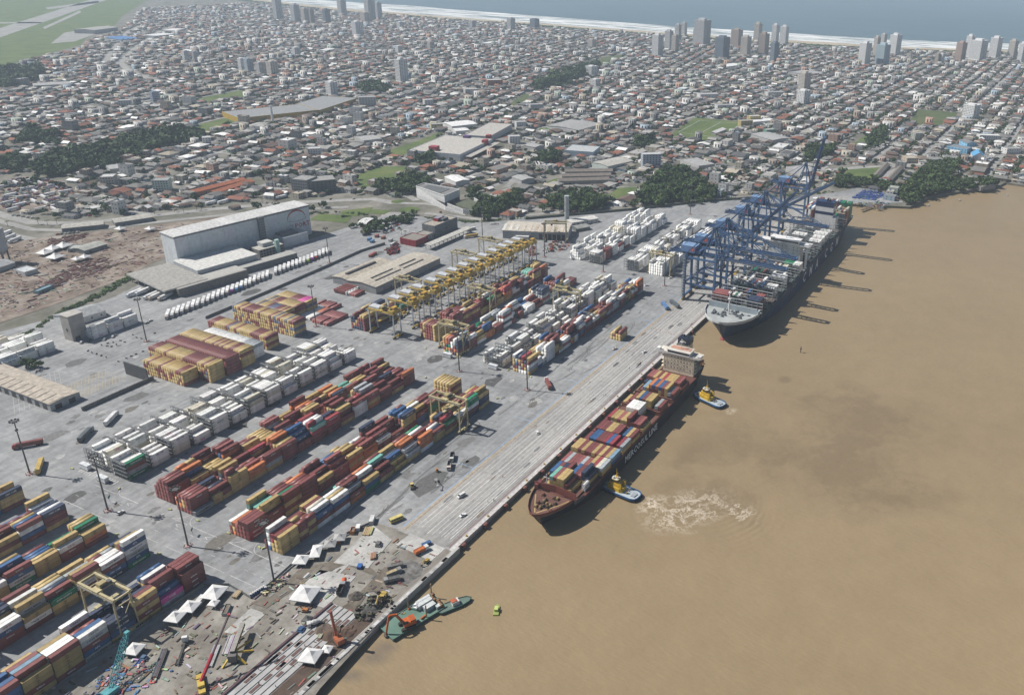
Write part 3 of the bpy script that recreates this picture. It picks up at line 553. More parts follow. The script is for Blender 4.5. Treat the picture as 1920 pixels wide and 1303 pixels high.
for kd, nm, cat, grp in (('d', 'shipping_container', 'shipping container', 'dry containers stacked in the yard'), ('r', 'refrigerated_container', 'refrigerated container', 'white refrigerated containers stacked in the yard')):
 rs = sorted(((score(r), i) for i, r in enumerate(REC) if r[5] == kd), reverse=True)
 pickd = [i for s_, i in rs[:300] if s_ > 0]; chosen = set(pickd)
 for i in pickd:
  x, y, z, L, k, _, blk, row, bay, t, n = REC[i]
  c = tintc(K[k])
  o = put(RM if kd == 'r' and L > 7 and k in 'wc' else CM[L], nm, None, (x, y, z), 0, None, c)
  half = '' if L > 7 else ' near half' if not any(abs(q[0] - x + 6.12) < .3 and q[6:9] == REC[i][6:9] for q in REC[max(0, i - 12):i]) else ' far half'
  if 'empty stack' in blk or 'flat' in blk or blk == 'apron stack': where = '%s from the quay end, %s' % (ORD[row], blk)
  else: where = '%s line back, %s bay%s, %s' % (ORD[row], ORD[bay], half, blk)
  tag(o, '%s container, %s, %s' % (KN[k], tier(t, n), where), cat, grp)
  b = (R.choice(BRR) if R.random() < .45 else None) if kd == 'r' and k in 'wc' else R.choice(BR[k])
  if b and L < 7: b = (b[0].split('-')[0].split(' ')[0], b[1] * .7, b[2])
  f = TOP.get((blk, row - 1, bay), 0)
  if b and (t >= f): put(text_mesh(*b), 'lettering', o, (L / 2, -.02, CHT / 2 - .05))
 inst = []
 for i, (x, y, z, L, k, _, blk, row, bay, t, n) in enumerate(REC):
  if _ != kd or i in chosen: continue
  p = proj(x, y, z)
  if not (-60 < p[0] < 1980 and -60 < p[1] < 1420): continue
  if t < n - 2 and t < TOP.get((blk, row - 1, bay), 0) - 1 and bay and TOP.get((blk, row, bay - 1), 0) > t + 1 and t: continue
  v = R.uniform(.88, 1.1); c = tuple(min(.85, a * v) for a in K[k])
  inst.append((0, x, y, z, 0, L, CW, CHT - .05, [c]))
 tag(bulk('container_mass' if kd == 'd' else 'refrigerated_container_mass', BOXT, inst, M['box']), 'remaining %s farther back in the yard' % ('coloured containers' if kd == 'd' else 'white refrigerated containers'), cat, kind='stuff')
# ---- steel gantries between the refrigerated stacks
def rack():
 t = thing('reefer_rack', '', 'reefer rack', group='steel access racks between white containers'); gc = (.15, .155, .16)
 m = MB()
 for y in [k * 2.7 for k in range(7)]:
  for x in (0, 1.1): m.box(x, x + .14, y, y + .14, 0, 12.2, gc)
 for z in (2.8, 5.7, 8.6, 11.5): m.box(.55, .65, 0, 16.3, z + .9, z + .98, gc)
 m.build('frame', M['steel'], t)
 for z in (2.8, 5.7, 8.6, 11.5):
  p = MB().box(-.1, 1.4, -.2, 16.5, z, z + .14, (.19, .195, .2)); p.box(-.14, -.08, -.2, 16.5, z + .95, z + 1.03, gc); p.build('walkway', M['steel'], t)
 s_ = MB()
 for k in range(4): s_.bar((.6, -.4 - 0, 2.8 * k + (.2 if k else 0)), (.6, -3.0, 2.8 * k + 2.7), .8, .2, gc)
 s_.build('stair', M['steel'], t); return t
r0 = rack()
for i, (x, y) in enumerate(RK):
 near = {466: 'fifth white block', 488.4: 'sixth white block', 354.8: 'far white block', 328.6: 'far quayside block', 357.5: 'white block behind quay cranes', 403.5: 'second distant white block'}[y]
 lab = 'grey steel rack, %s from the near end of the %s' % (ORD[sum(1 for q in RK[:i] if q[1] == y and (q[0] > 480) == (x > 480))], near)
 if i == 0: r0.location = (x, y, -.1); r0['label'] = lab
 else: copy_tree(r0, (x, y, -.1), 0, lab)
# ================================================================ cranes and masts
def rtg(name, label, legc, girc, group, span=24.0, h=21.5, wx=3.9):
 t = thing(name, label, 'gantry crane', group=group)
 for y in (-span / 2, span / 2):
  for x in (-wx, wx):
   l = MB(); l.bar((x * 1.15, y, 1.9), (x, y, h), .85 + .3 * (legc[0] < .4), .75 + .3 * (legc[0] < .4), legc); l.box(x * 1.1 - .55, x * 1.1 + .55, y - .6, y + .6, 1.5, 2.6, legc); l.build('leg', M['gear'], t)
  s = MB().box(-6.2, 6.2, y - .55, y + .55, 1.3, 2.3, girc); s.box(-1.6, 1.6, y + (.55 if y > 0 else -1.9), y + (1.9 if y > 0 else -.55), 1.4, 3.4, girc); so_ = s.build('sill_beam', M['gear'], t)
  for x in (-5.4, -3.4, 3.4, 5.4): MB().tube((x, y - .45, .8), (x, y + .45, .8), .8, (.02, .02, .02), 9).build('wheel', M['paint'], so_)
  c = MB(); c.bar((-wx, y, h - 4), (wx, y, h - 4), .4, .5, girc); c.bar((-wx * 1.1, y, 5.5), (wx, y, h - 4.4), .28, .28, girc) if y < 0 else None
  c.build('cross_brace', M['gear'], t)
 for x in (-wx, wx):
  g = MB().box(x - .55, x + .55, -span / 2 - 1.2, span / 2 + 1.2, h, h + 1.5, girc, girc)
  w = x + (1.15 if x > 0 else -1.15); g.box(min(w, x), max(w, x), -span / 2 - 1, span / 2 + 1, h + .2, h + .3, (.2, .2, .19))
  for k in range(14): y = -span / 2 - 1 + k * (span + 2) / 13; g.box(w - .05, w + .05, y - .04, y + .04, h + .3, h + 1.4, girc)
  g.box(w - .04, w + .04, -span / 2 - 1, span / 2 + 1, h + 1.32, h + 1.4, girc); g.build('girder', M['gear'], t)
 for y in (-span / 2 - .9, span / 2 + .9): MB().box(-wx - .4, wx + .4, y - .35, y + .35, h + .3, h + 1.2, girc).build('end_tie', M['gear'], t)
 ty = R.uniform(-7, 8)
 tr = MB().box(-wx - .9, wx + .9, ty - 2.6, ty + 2.6, h + 1.55, h + 2.0, girc); tr.box(-2.4, 1.2, ty - 1.6, ty + 1.4, h + 2, h + 4.1, (.36, .30, .16)); tr.box(1.6, 3.2, ty - 1.9, ty + .4, h + 2, h + 3.3, (.12, .12, .12))
 for k in (-2.2, 2.2): tr.tube((-1.8, ty + k, h + 2.4), (1.8, ty + k, h + 2.4), .5, (.1, .1, .1), 8)
 tr = tr.build('trolley', M['gear'], t)
 cb = MB().box(-wx + 1, -wx + 3.2, ty + 2.7, ty + 4.7, h - 2.4, h - .1, (.5, .48, .4)); cb.box(-wx + .97, -wx + 1.0, ty + 2.9, ty + 4.5, h - 2, h - .7, (.04, .05, .06)); cb.build('cab', M['gear'], t)
 sp = MB().box(-6.05, 6.05, ty - 1.1, ty + 1.1, h - 7.6, h - 7.1, girc)
 for x in (-2.2, 2.2):
  for y in (-.9, .9): sp.tube((x, ty + y, h - 7.1), (x, ty + y, h + 1.5), .06, (.05, .05, .05), 4)
 sp.build('spreader', M['gear'], tr)
 return t
PALE, YEL, GRY = (.46, .40, .24), (.46, .33, .085), (.44, .47, .51)
r1 = rtg('gantry_crane', 'pale yellow rubber tyred gantry crane over the corner block by the turquoise boom', PALE, PALE, 'rubber tyred gantry cranes of the yard')
r1.location = (174, 350 + 12, -.1)
def rt(x, y, lab, src=r1, rz=0): return copy_tree(src, (x, y, -.1), rz, lab)
rt(397, 335, 'pale yellow gantry crane over the end of the quayside block')
rt(497, 408.5, 'pale yellow gantry crane over the near end of the far middle block')
rt(574, 437, 'pale yellow gantry crane over the far rear block beside the crane row')
rt(608, 367, 'pale yellow gantry crane over the far white block')
rt(742, 334, 'yellow gantry crane over the white containers beside the blue quay cranes')
rt(128, 403, 'pale yellow gantry crane over the second corner block, cut by the picture edge')
rt(558, 508, 'pale yellow gantry crane nearest the long shed, behind the crane row', rz=math.pi)
rt(643, 509, 'pale yellow gantry crane behind the middle of the crane row', rz=math.pi); rt(691, 511, 'pale yellow gantry crane behind the far end of the crane row', rz=math.pi)
x, y = G(1042, 452); rt(x, y, 'yellow gantry crane parked in front of the maintenance shed', rz=math.radians(25))
r2 = rtg('grey_legged_crane', 'yellow gantry crane with grey legs, first and nearest in the parked row', GRY, YEL, 'gantry cranes with grey legs parked in a row', 26)
tp = MB()                                                          # the new cranes carry a pale power house and a heavy yellow machinery end
tp.box(-3.1, 3.1, 3, 13.8, 23.1, 24.6, (.52, .54, .57)); tp.build('electric_house', M['gear'], r2)
me_ = MB().box(-4.6, 4.6, -13.6, -8.2, 22.9, 25.4, YEL); me_.box(-2, 3, -12.6, -9.2, 25.4, 27.4, (.5, .3, .05)); me_.box(-3.4, -2.2, -11, -9.6, 25.4, 26.6, (.08, .08, .08)); me_.build('machinery_house', M['gear'], r2)
XS = (492, 516, 530.4, 546, 564.6, 581, 595.6, 612, 629, 643.5, 660.5, 677, 689.5, 703)
for i, x in enumerate(XS):
 if i == 0: r2.location = (x, 477, -.1)
 else: copy_tree(r2, (x, 477, -.1), 0, 'yellow gantry crane with grey legs, %s from the near end of the parked row' % ORD[i])
# ---- ship to shore cranes
BLU, BLD = (.07, .14, .28), (.05, .095, .19)
def sts(label, ang):
 t = thing('quay_crane', label, 'quay crane', group='blue ship to shore cranes on the quay'); g = 30.6; H = 44.0; hx = 9.0
 for y, nm in ((0, 'waterside'), (g, 'landside')):
  for x in (-hx, hx):
   l = MB(); l.bar((x, y, 2.6), (x * (.86 if y else .86), y, H + (2 if y else 6)), 1.9, 2.1, BLU); l.build('leg', M['gear'], t)
  s = MB().box(-hx - 1.5, hx + 1.5, y - .8, y + .8, 2.4, 4.4, BLU); so_ = s.build('sill_beam', M['gear'], t)
  for x in (-hx, hx):
   w = MB()
   for k in (-3, -1, 1, 3): w.tube((x + k, y - .35, .55), (x + k, y + .35, .55), .5, (.05, .05, .05), 8)
   w.box(x - 3.8, x + 3.8, y - .5, y + .5, .9, 2.4, (.42, .30, .08)); w.build('bogie', M['gear'], so_)
  b = MB().bar((-hx, y, 17), (hx, y, 17), 1.1, 1.6, BLU); b.bar((-hx * .86, y, H - 2), (hx * .86, y, H - 2), 1.1, 1.8, BLU); b.build('portal_beam', M['gear'], t)
 for x in (-hx, hx):
  b = MB().bar((x * .96, 0, 16.5), (x * .96, g, 16.5), 1.1, 1.8, BLU); b.bar((x * .87, 0, H - 1.4), (x * .87, g, H - 1.4), 1.1, 1.9, BLU); b.bar((x * .98, .4, 5), (x * .95, g - .4, 15.4), .7, .7, BLU) if x > 0 else None
  b.build('side_beam', M['gear'], t)
  d = MB().bar((x * .95, g, 18), (x * .88, .6, H - 3), .8, .8, BLU); d.build('diagonal_brace', M['gear'], t)
 gm = MB()
 for x in (-2.6, 2.6): gm.box(x - .8, x + .8, -2, g + 17, H + .1, H + 2.7, BLD)
 for k in range(9): gm.box(-2.6, 2.6, -1 + k * 6, -.5 + k * 6, H + .6, H + 1.2, BLD)
 for x in (-3.9, 3.9): gm.box(x - .6, x + .6, -2, g + 17, H + .9, H + 1.0, (.16, .19, .24)); gm.box(x * 1.14 - .05, x * 1.14 + .05, -2, g + 17, H + 2.0, H + 2.1, BLU)
 gm.box(-4.6, 4.6, g + 15, g + 19, H + .2, H + 1.4, BLD); gm.box(-3.4, 3.4, g + 15.4, g + 18.6, H + 1.4, H + 3.6, (.16, .19, .24)); gm.build('girder', M['gear'], t)
 a = MB(); top = (0, 5.5, H + 29)
 for x in (-1, 1):
  a.bar((x * hx * .86, 0, H + 5), (x * 1.3, 5, H + 29), 1.0, 1.0, BLU); a.bar((x * 1.3, 5.6, H + 29), (x * hx * .8, 14, H + 1.5), .7, .7, BLU); a.bar((x * 1.3, 5.5, H + 29), (x * hx * .86, g, H + 2), .9, .9, BLU)
 a.bar((-hx * .6, 2, H + 14), (hx * .6, 2, H + 14), .6, .6, BLU); a.box(-2.2, 2.2, 4.2, 7, H + 28.4, H + 30.2, BLD); a.build('apex_frame', M['gear'], t)
 st = MB()
 for x in (-2.2, 2.2): st.bar((x * .5, 6, H + 29), (x, g + 15, H + 2.4), .4, .4, BLU)
 st.build('back_stay', M['gear'], t)
 hz_ = MB().box(-5.2, 5.2, g - 8.5, g + 6.5, H + 2.7, H + 9.2, (.15, .25, .44), (.22, .34, .54)); mh = hz_.build('machinery_house', M['gear'], t)
 lg = MB().box(-5.26, -5.2, g - 7.2, g - 3.6, H + 4.1, H + 7.9, (.5, .06, .05));
 for k in range(3): lg.bar((-5.3, g - 6.6, H + 4.8 + k), (-5.3, g - 4.2, H + 5.4 + k), .05, .35, (.6, .35, .33))
 lg.build('logo_panel', M['print'], mh)
 MB().box(-5.0, 5.0, g - 13.5, g - 9.2, H + 2.7, H + 5.6, (.07, .13, .27)).build('drive_house', M['gear'], t)
 bo = bpy.data.objects.new('boom', None); C.objects.link(bo); bo.parent = t; bo.location = (0, -3, H + 1.4); bo.rotation_euler = (-ang, 0, 0)
 bm_ = MB()
 for x in (-2.4, 2.4): bm_.box(x - .8, x + .8, -62, 0, -1.4, 1.3, BLD); bm_.box(x * 1.55 - .5, x * 1.55 + .5, -61, 0, -.35, -.25, (.16, .19, .24)); bm_.box(x * 1.78 - .05, x * 1.78 + .05, -61, 0, .75, .83, BLU)
 for k in range(14): bm_.box(-2.4, 2.4, -61.5 + k * 4.6, -61 + k * 4.6, -.9, -.3, BLD)
 bm_.box(-3, 3, -63.4, -62, -1.3, 1.2, BLU); bm_.build('boom_girder', M['gear'], bo)
 fs = MB()
 if ang < .2:
  for x in (-2.2, 2.2):
   for e in (-27, -56): fs.bar((x * .55, 8, 27.4), (x, e, 1.1), .6, .6, BLU)
 else:
  for x in (-2.2, 2.2):
   for e in (-27, -56): fs.bar((x, e, 1.2), (x, e * .45, 4.2), .4, .4, BLU); fs.bar((x, e * .45, 4.2), (x, 0, 2.2), .4, .4, BLU)
 fs.build('forestay', M['gear'], bo)
 cy = -18 if ang < .2 else 12
 tr = MB().box(-3, 3, cy - 2.5, cy + 2.5, H + 2.6, H + 3.4, (.2, .2, .2)) if ang > .2 else MB().box(-3, 3, cy - 2.5, cy + 2.5, H + 2.6, H + 3.4, (.2, .2, .2))
 tr.box(-1.4, 1.4, cy + 2.6, cy + 5.4, H - 3.2, H - .4, (.5, .52, .55)); tr = tr.build('trolley', M['gear'], t)
 sp = MB().box(-6, 6, cy - 1.1, cy + 1.1, 33, 33.6, (.45, .3, .06))
 for x in (-1.8, 1.8):
  for y in (-.8, .8): sp.tube((x, cy + y, 33.6), (x, cy + y, H + 2.5), .07, (.05, .05, .05), 4)
 sp.build('spreader', M['gear'], tr)
 tw = MB()                                                      # stair tower on the landside leg
 for x in (-hx - 3.4, -hx - 1):
  for y in (g - 1.2, g + 1.2): tw.box(x - .09, x + .09, y - .09, y + .09, 2.5, 43, (.22, .25, .28))
 for k in range(14): tw.box(-hx - 3.4, -hx - 1, g - 1.2, g + 1.2, 4 + k * 2.9, 4.12 + k * 2.9, (.20, .23, .26)); tw.bar((-hx - 3, g - 1, 4 + k * 2.9), (-hx - 1.4, g + 1, 6.9 + k * 2.9), .7, .12, (.24, .27, .30))
 tw.build('stair_tower', M['gear'], t)
 rw_ = MB().tube((hx + .4, g - 2, 7.5), (hx + 1.4, g - 2, 7.5), 2.6, (.10, .11, .12), 14); rw_.build('cable_reel', M['gear'], t)
 return t
for i, (x, ang, how) in enumerate(((700, 0, 'boom lowered, nearest the ship bow'), (733, 0, 'boom lowered, second from the ship bow'), (790, 50, 'boom half raised, third from the ship bow'), (848, 0, 'boom lowered behind the ship funnel'), (899, 34, 'boom partly raised beside the ship stern'), (1005, 80, 'boom raised almost upright, farthest along the quay'))):
 t = sts('blue quay crane with its ' + how, math.radians(ang)); t.location = (x, 255.9, 0)
# ---- tall light masts
def mast(h):
 t = thing('light_mast', '', 'light mast', group='tall light masts of the terminal')
 c = MB().lathe([(.5, 0), (.48, 8), (.4, 20), (.28, h)], (.115, .11, .115), 10); c.build('pole', M['steel'], t)
 f = MB().lathe([(1.4, 0), (1.4, .5), (.9, .7)], (.42, .30, .28), 10)
 for k in range(8): a = k * math.pi / 4; f.box(2.1 * math.cos(a) - .16, 2.1 * math.cos(a) + .16, 2.1 * math.sin(a) - .16, 2.1 * math.sin(a) + .16, 0, 1.0, (.45, .2, .2))
 f.build('foundation', M['conc'], t)
 r = MB(); r.lathe([(1.5, h - .4), (1.6, h - .2), (1.5, h)], (.12, .12, .12), 12)
 for k in range(8):
  a = k * math.pi / 4; r.bar((0, 0, h), (2.3 * math.cos(a), 2.3 * math.sin(a), h), .1, .1, (.12, .12, .12)); r.box(2.3 * math.cos(a) - .45, 2.3 * math.cos(a) + .45, 2.3 * math.sin(a) - .4, 2.3 * math.sin(a) + .4, h - .3, h + .5, (.07, .07, .075))
 r.build('lamp_crown', M['steel'], t)
 k_ = MB().box(-.9, .9, -.15, .15, h * .82, h * .82 + 1.2, (.13, .13, .14)); k_.build('camera_bracket', M['steel'], t)
 return t
m0 = mast(37.5)
ML = [((229.9, 525), 'behind the white corner of the yard'), ((228.4, 448.5), 'at the end of the third corner block'), ((228.6, 381), 'between the second block and corner block'), ((229.8, 317.4), 'beside the building site huts'), ((466.3, 317), 'between the two quayside blocks'), ((466, 380), 'at the far end of the second block'),
  (G(275, 640), 'beside the parking lanes'), (G(593, 612), 'behind the low flat stacks'), (G(618, 493), 'beside the end of the lorry row'), (G(1246, 536), 'by the quay cranes'), (G(1131, 510), 'in front of the distant white block'), (G(1021, 482), 'beside the maintenance shed'), (G(1294, 402), 'in front of the dense wood'), (G(905, 448), 'by the parked buses'), (G(516, 377), 'beside the cold store roof'), (G(405, 722), 'behind the fifth white block'), (G(465, 655), 'among the empty stacks')]
for i, ((x, y), w) in enumerate(ML[:15]):
 l = 'tall dark light mast ' + w
 if i == 0: m0.location = (x, y, -.1); m0['label'] = l
 else: copy_tree(m0, (x, y, -.1), R.random(), l)
# ---- small signs, generator cabins, barriers
def cabin(x, y, rz, lab):
 t = thing('generator_cabin', lab, 'cabin', (x, y, -.1), rz, 'white generator cabins at the block ends')
 MB().box(0, 7.6, 0, 2.6, .9, 3.6, (.62, .65, .68)).build('body', M['box'], t); MB().box(-.15, 7.75, -.15, 2.75, 3.6, 3.75, (.66, .69, .72)).build('roof', M['roof'], t)
 v = MB()
 for k in range(4): v.box(.5 + k * 1.8, 1.7 + k * 1.8, -.04, 0, 1.5, 3.0, (.18, .2, .22))
 v.build('vent', M['gear'], t); b = MB().box(-.3, 7.9, -.3, 2.9, .3, .9, (.3, .3, .3)); b.build('base_frame', M['gear'], t)
 for k in (.3, 6.9): MB().box(k, k + .5, .2, 2.4, 0, .3, (.3, .3, .3)).build('support', M['conc'], t)
cabin(247, 475, math.pi / 2, 'white generator cabin nearest the green containers'); cabin(250.5, 497, math.pi / 2, 'white generator cabin behind the other at the white blocks')
x, y = G(860, 676); cabin(483, 400, math.pi / 2, 'white generator cabin by the far middle block'); cabin(484, 356, math.pi / 2, 'white generator cabin at the far white block')
for (x, y), w in ((G(362, 1003), 'at the foot of the mast by the corner block'), (G(207, 942), 'at the foot of the mast by the yellow stacks')):
 t = thing('direction_sign', 'small green direction sign ' + w, 'sign', (x, y, -.1), .6); MB().tube((0, 0, 0), (0, 0, 4.4), .09, (.3, .3, .3)).build('post', M['steel'], t); MB().box(-1.3, 1.3, -.05, .05, 3.4, 4.9, (.03, .16, .14)).build('sign_panel', M['print'], t)
bp_ = []
for x, y in [(246, 343.6), (245.5, 346), (246, 370.8), (245.8, 395.7), (245.4, 418.4), (246, 484), (245, 463), (444.5, 329), (486, 395), (485, 326), (486, 347.8), (217, 389), (217, 424), (245, 508), (300, 512), (320, 514), (445, 396), (486, 430)]:
 o = MB().box(-.9, .9, -.35, .35, 0, .85, (.52, .55, .22)); o.box(-1.1, 1.1, -.5, .5, 0, .25, (.5, .5, .45))
 bp_.append(tag(o.build('concrete_barrier', M['conc'], None, (x, y, -.1), R.uniform(0, 3)), 'small yellow painted concrete barrier guarding a container row end', 'barrier', 'yellow barriers at row ends'))
# ================================================================ ships
def GY(px, py, Y):
 d = _fw + _r2 * ((px - CX) / FOC) + _d2 * ((py - CY) / FOC); t = Y / d.y
 return (d.x * t, CH + d.z * t)
def hull(name, stations, yc, parent, boot, top, zs):
 "stations: (x, half width at water, half width at deck, deck height, x at the water); zs: height fractions"
 m = MB(); n = len(zs); rows = []
 for x, hw, hd, zd, xw in stations:
  for sg in (-1, 1):
   rows.append([(xw + (x - xw) * f ** .8, yc + sg * (hw + (hd - hw) * f ** 1.3), -6 + (zd + 6) * f) for f in zs])
 o = len(m.v)
 for r in rows: m.v += r
 N_ = len(stations)
 for i in range(N_ - 1):
  for k in range(n - 1):
   col = boot if zs[k + 1] * (stations[i][3] + 6) - 6 < -2.4 else top
   a = (i * 2) * n + k; b = ((i + 1) * 2) * n + k; m.f.append((a, b, b + 1, a + 1)); m.c.append(col)
   a = (i * 2 + 1) * n + k; b = ((i + 1) * 2 + 1) * n + k; m.f.append((b, a, a + 1, b + 1)); m.c.append(col)
 for k in range(n - 1):
  a = ((N_ - 1) * 2) * n + k; b = a + n; m.f.append((a, b, b + 1, a + 1)); m.c.append(top)
 return m.build(name, M['ship'], parent)
RUST, DECK = (.17, .055, .045), (.155, .08, .064)
sh = thing('container_ship', 'dark hulled feeder ship with cream bridge, laden with rust and yellow containers, leaving the quay', 'container ship', (0, 0, 0))
ST = [(329, 0, .3, 9.6, 341), (331, 0.2, 3.6, 9.6, 342), (335, .8, 7, 9.6, 344), (340, 2, 9.6, 9.6, 347), (346, 4, 11.8, 9.5, 351), (352, 6.6, 13.3, 9.3, 356), (356, 8, 13.9, 6.2, 360), (366, 11.5, 15.2, 6.2, 369), (380, 14.6, 15.6, 6.2, 381), (400, 15.6, 15.7, 6.2, 400), (520, 15.6, 15.7, 6.2, 520), (540, 13.5, 15.2, 6.2, 540), (552, 9, 14.2, 6.4, 549), (557, 5, 13, 6.6, 552)]
YC = 223.0
hull('hull', ST, YC, sh, (.16, .04, .04), (.022, .026, .042), (0, .2, .28, .45, .65, .85, 1))
fd = [(x, YC - hd + .3) for x, hw, hd, zd, xw in ST[1:6]] + [(353, YC - 13.2), (353, YC + 13.2)] + [(x, YC + hd - .3) for x, hw, hd, zd, xw in ST[1:6]][::-1]
f = MB().prism(fd, 7.5, 8.5, DECK)
for pts in ([(x, hd) for x, hw, hd, zd, xw in ST[:6]],):
 for sg in (-1, 1):
  for (xa, ha), (xb, hb) in zip(pts, pts[1:]): f.bar((xa + .1, YC + sg * (ha - .12), 9.2), (xb + .1, YC + sg * (hb - .12), 9.2), .22, 1.5, RUST)
f.strip([(333, YC), (345, YC - 8), (351, YC - 11)], .7, 8.53, (.42, .32, .14)); f.strip([(333, YC + 1), (341, YC + 6), (348, YC + 10)], .7, 8.53, (.42, .32, .14))
f.build('forecastle', M['ship'], sh)
w = MB().bar((353.5, YC - 14.4, 10.6), (355, YC, 10.9), .4, 4.8, RUST); w.bar((353.5, YC + 14.4, 10.6), (355, YC, 10.9), .4, 4.8, RUST)
w.bar((352, YC - 14, 7.4), (362, YC - 15, 6.6), .3, 2.4, (.07, .07, .09)); w.build('breakwater', M['ship'], sh)
for k in range(17):
 x, y = R.uniform(337, 350), YC + R.uniform(-7, 7); c = R.choice(((.30, .22, .10), (.10, .07, .05), (.14, .06, .04)))
 MB().tube((x - .9, y, 9.3), (x + .9, y, 9.3), .75, c, 9).box(x - 1.2, x + 1.2, y - 1, y + 1, 8.5, 8.9, (.1, .06, .05)).build('winch', M['gear'], sh)
fm = MB().tube((357, 231, 8), (357, 231, 18), .3, wt, 8, .2); fm.bar((357, 229, 15.5), (357, 233, 15.5), .25, .25, wt); fm.bar((357, 231, 11), (359, 231, 6), .2, .2, wt); fm.build('foremast', M['gear'], sh)
dk = MB().prism([(355, YC - 13.6), (368, YC - 15.1), (545, YC - 15.3), (556, YC - 12.8), (556, YC + 12.8), (545, YC + 15.3), (368, YC + 15.1), (355, YC + 13.6)], 4.9, 5.9, (.14, .06, .05))
BX = (359.3, 371.6, 384.3, 397.3, 412.3, 425.4, 442.3, 455.4, 470.4, 492.2, 509.4)
for x in BX: dk.box(x - .5, x + 12.7, YC - 14.8, YC + 14.8, 5.9, 6.9, DECK) if x > 365 else dk.box(x - .5, x + 12.7, YC - 12, YC + 13, 5.9, 6.9, DECK)
for sg in (-1, 1): dk.box(362, 528, YC + sg * 15.45 - .12, YC + sg * 15.45 + .12, 6.1, 7.1, (.21, .07, .06))
dk.build('deck', M['ship'], sh)
for x in (410.6, 440.2, 468.9, 489.8, 507): MB().box(x - .3, x + .3, YC - 15, YC + 15, 6.9, 9.4, (.16, .07, .05)).box(x - .5, x + .5, YC - 15, YC + 15, 9.4, 9.6, (.2, .09, .07)).build('lashing_bridge', M['ship'], sh)
CRM = (.80, .70, .54)
a = MB().box(535, 547, 210.5, 236, 6.2, 21.6, CRM)
for k in range(19): y = 211.4 + k * 1.33; a.box(534.9, 535, y - .07, y + .07, 8, 21, (.45, .38, .28))
for z in (9.4, 12.4, 15.4, 18.4): a.box(534.88, 535, 210.5, 236, z, z + .12, (.42, .34, .25)); a.box(535.5, 547.2, 208.4, 210.5, z, z + .2, CRM); a.box(535.5, 547.2, 236, 238, z, z + .2, CRM)
a = a.build('accommodation', M['ship'], sh)
for z in (10.4, 13.4, 16.4, 19.4):
 for k in range(9): MB().box(534.82, 534.9, 212.8 + k * 2.66, 213.5 + k * 2.66, z, z + .8, (.05, .05, .06)).build('porthole', M['glass'], a) if R.random() < .75 else None
b = MB().box(534.2, 545, 206, 241, 21.6, 22.3, (.7, .66, .58)); b.box(534, 543, 214, 232.6, 22.3, 25.6, wt); b.box(533.92, 534, 214.4, 232.2, 23.6, 24.8, (.03, .04, .05)); b.box(533.4, 543.6, 213.4, 233.2, 25.6, 25.9, (.66, .63, .57))
for y0, y1 in ((204.8, 207.4), (239.2, 241.8)): b.box(534.2, 538, y0, y1, 22.3, 24.8, wt)
for y0, y1 in ((207.4, 214), (232.6, 239.2)): b.box(534.2, 534.5, y0, y1, 22.3, 23.5, wt); b.bar((540, y0 if y0 < 220 else y1, 21.6), (540, y1 if y0 < 220 else y0, 18.5), .5, .5, CRM)
b.box(537, 542, 215, 231, 25.9, 26.2, (.55, .3, .22)); b.build('bridge', M['ship'], sh)
fu = MB().box(546.5, 553.5, 219.5, 229, 6.2, 26.5, (.5, .45, .36)).box(546.2, 553.8, 219.2, 229.3, 26.5, 31, (.02, .028, .05)); fu.tube((549, 222, 31), (549, 222, 33), .5, (.03, .03, .03), 8).tube((551, 226, 31), (551, 226, 32.6), .7, (.03, .03, .03), 8); fu.bar((546.1, 222.5, 28), (546.1, 226, 29.8), .1, 1.0, (.6, .58, .55)); fu.build('funnel', M['ship'], sh)
rm_ = MB().tube((539, 223, 25.9), (539, 223, 34), .22, wt, 6).bar((539, 220.5, 30), (539, 225.5, 30), .2, .2, wt).box(538.4, 539.6, 221.6, 224.4, 31.4, 31.9, wt).tube((537, 231, 25.9), (537, 231, 31), .1, wt, 5).tube((537, 216, 25.9), (537, 216, 31), .1, wt, 5); rm_.build('radar_mast', M['gear'], sh)
for y in (207.6, 237.2): MB().prism([(541, y), (542, y - .9), (547, y - .9), (548, y), (547, y + .9), (542, y + .9)], 14.6, 16.4, (.55, .16, .04)).build('lifeboat', M['gear'], sh)
s_ = MB().box(548, 555, 211, 235, 6.3, 9.2, (.13, .06, .05)).bar((550, 209, 6), (553, 209, 11), .4, .4, RUST).bar((553, 209, 11), (556, 209, 8), .4, .4, RUST); s_.build('poop_deck', M['ship'], sh)
x0, z0 = GY(1167, 866, 207.3); x1, z1 = GY(1236, 797, 207.3)
put(text_mesh('MERCOSUL LINE', 6.6, gen(.82)), 'hull_lettering', sh, ((x0 + x1) / 2, 207.16, 1.6)).scale = ((x1 - x0) / 55.5, 1, 1)
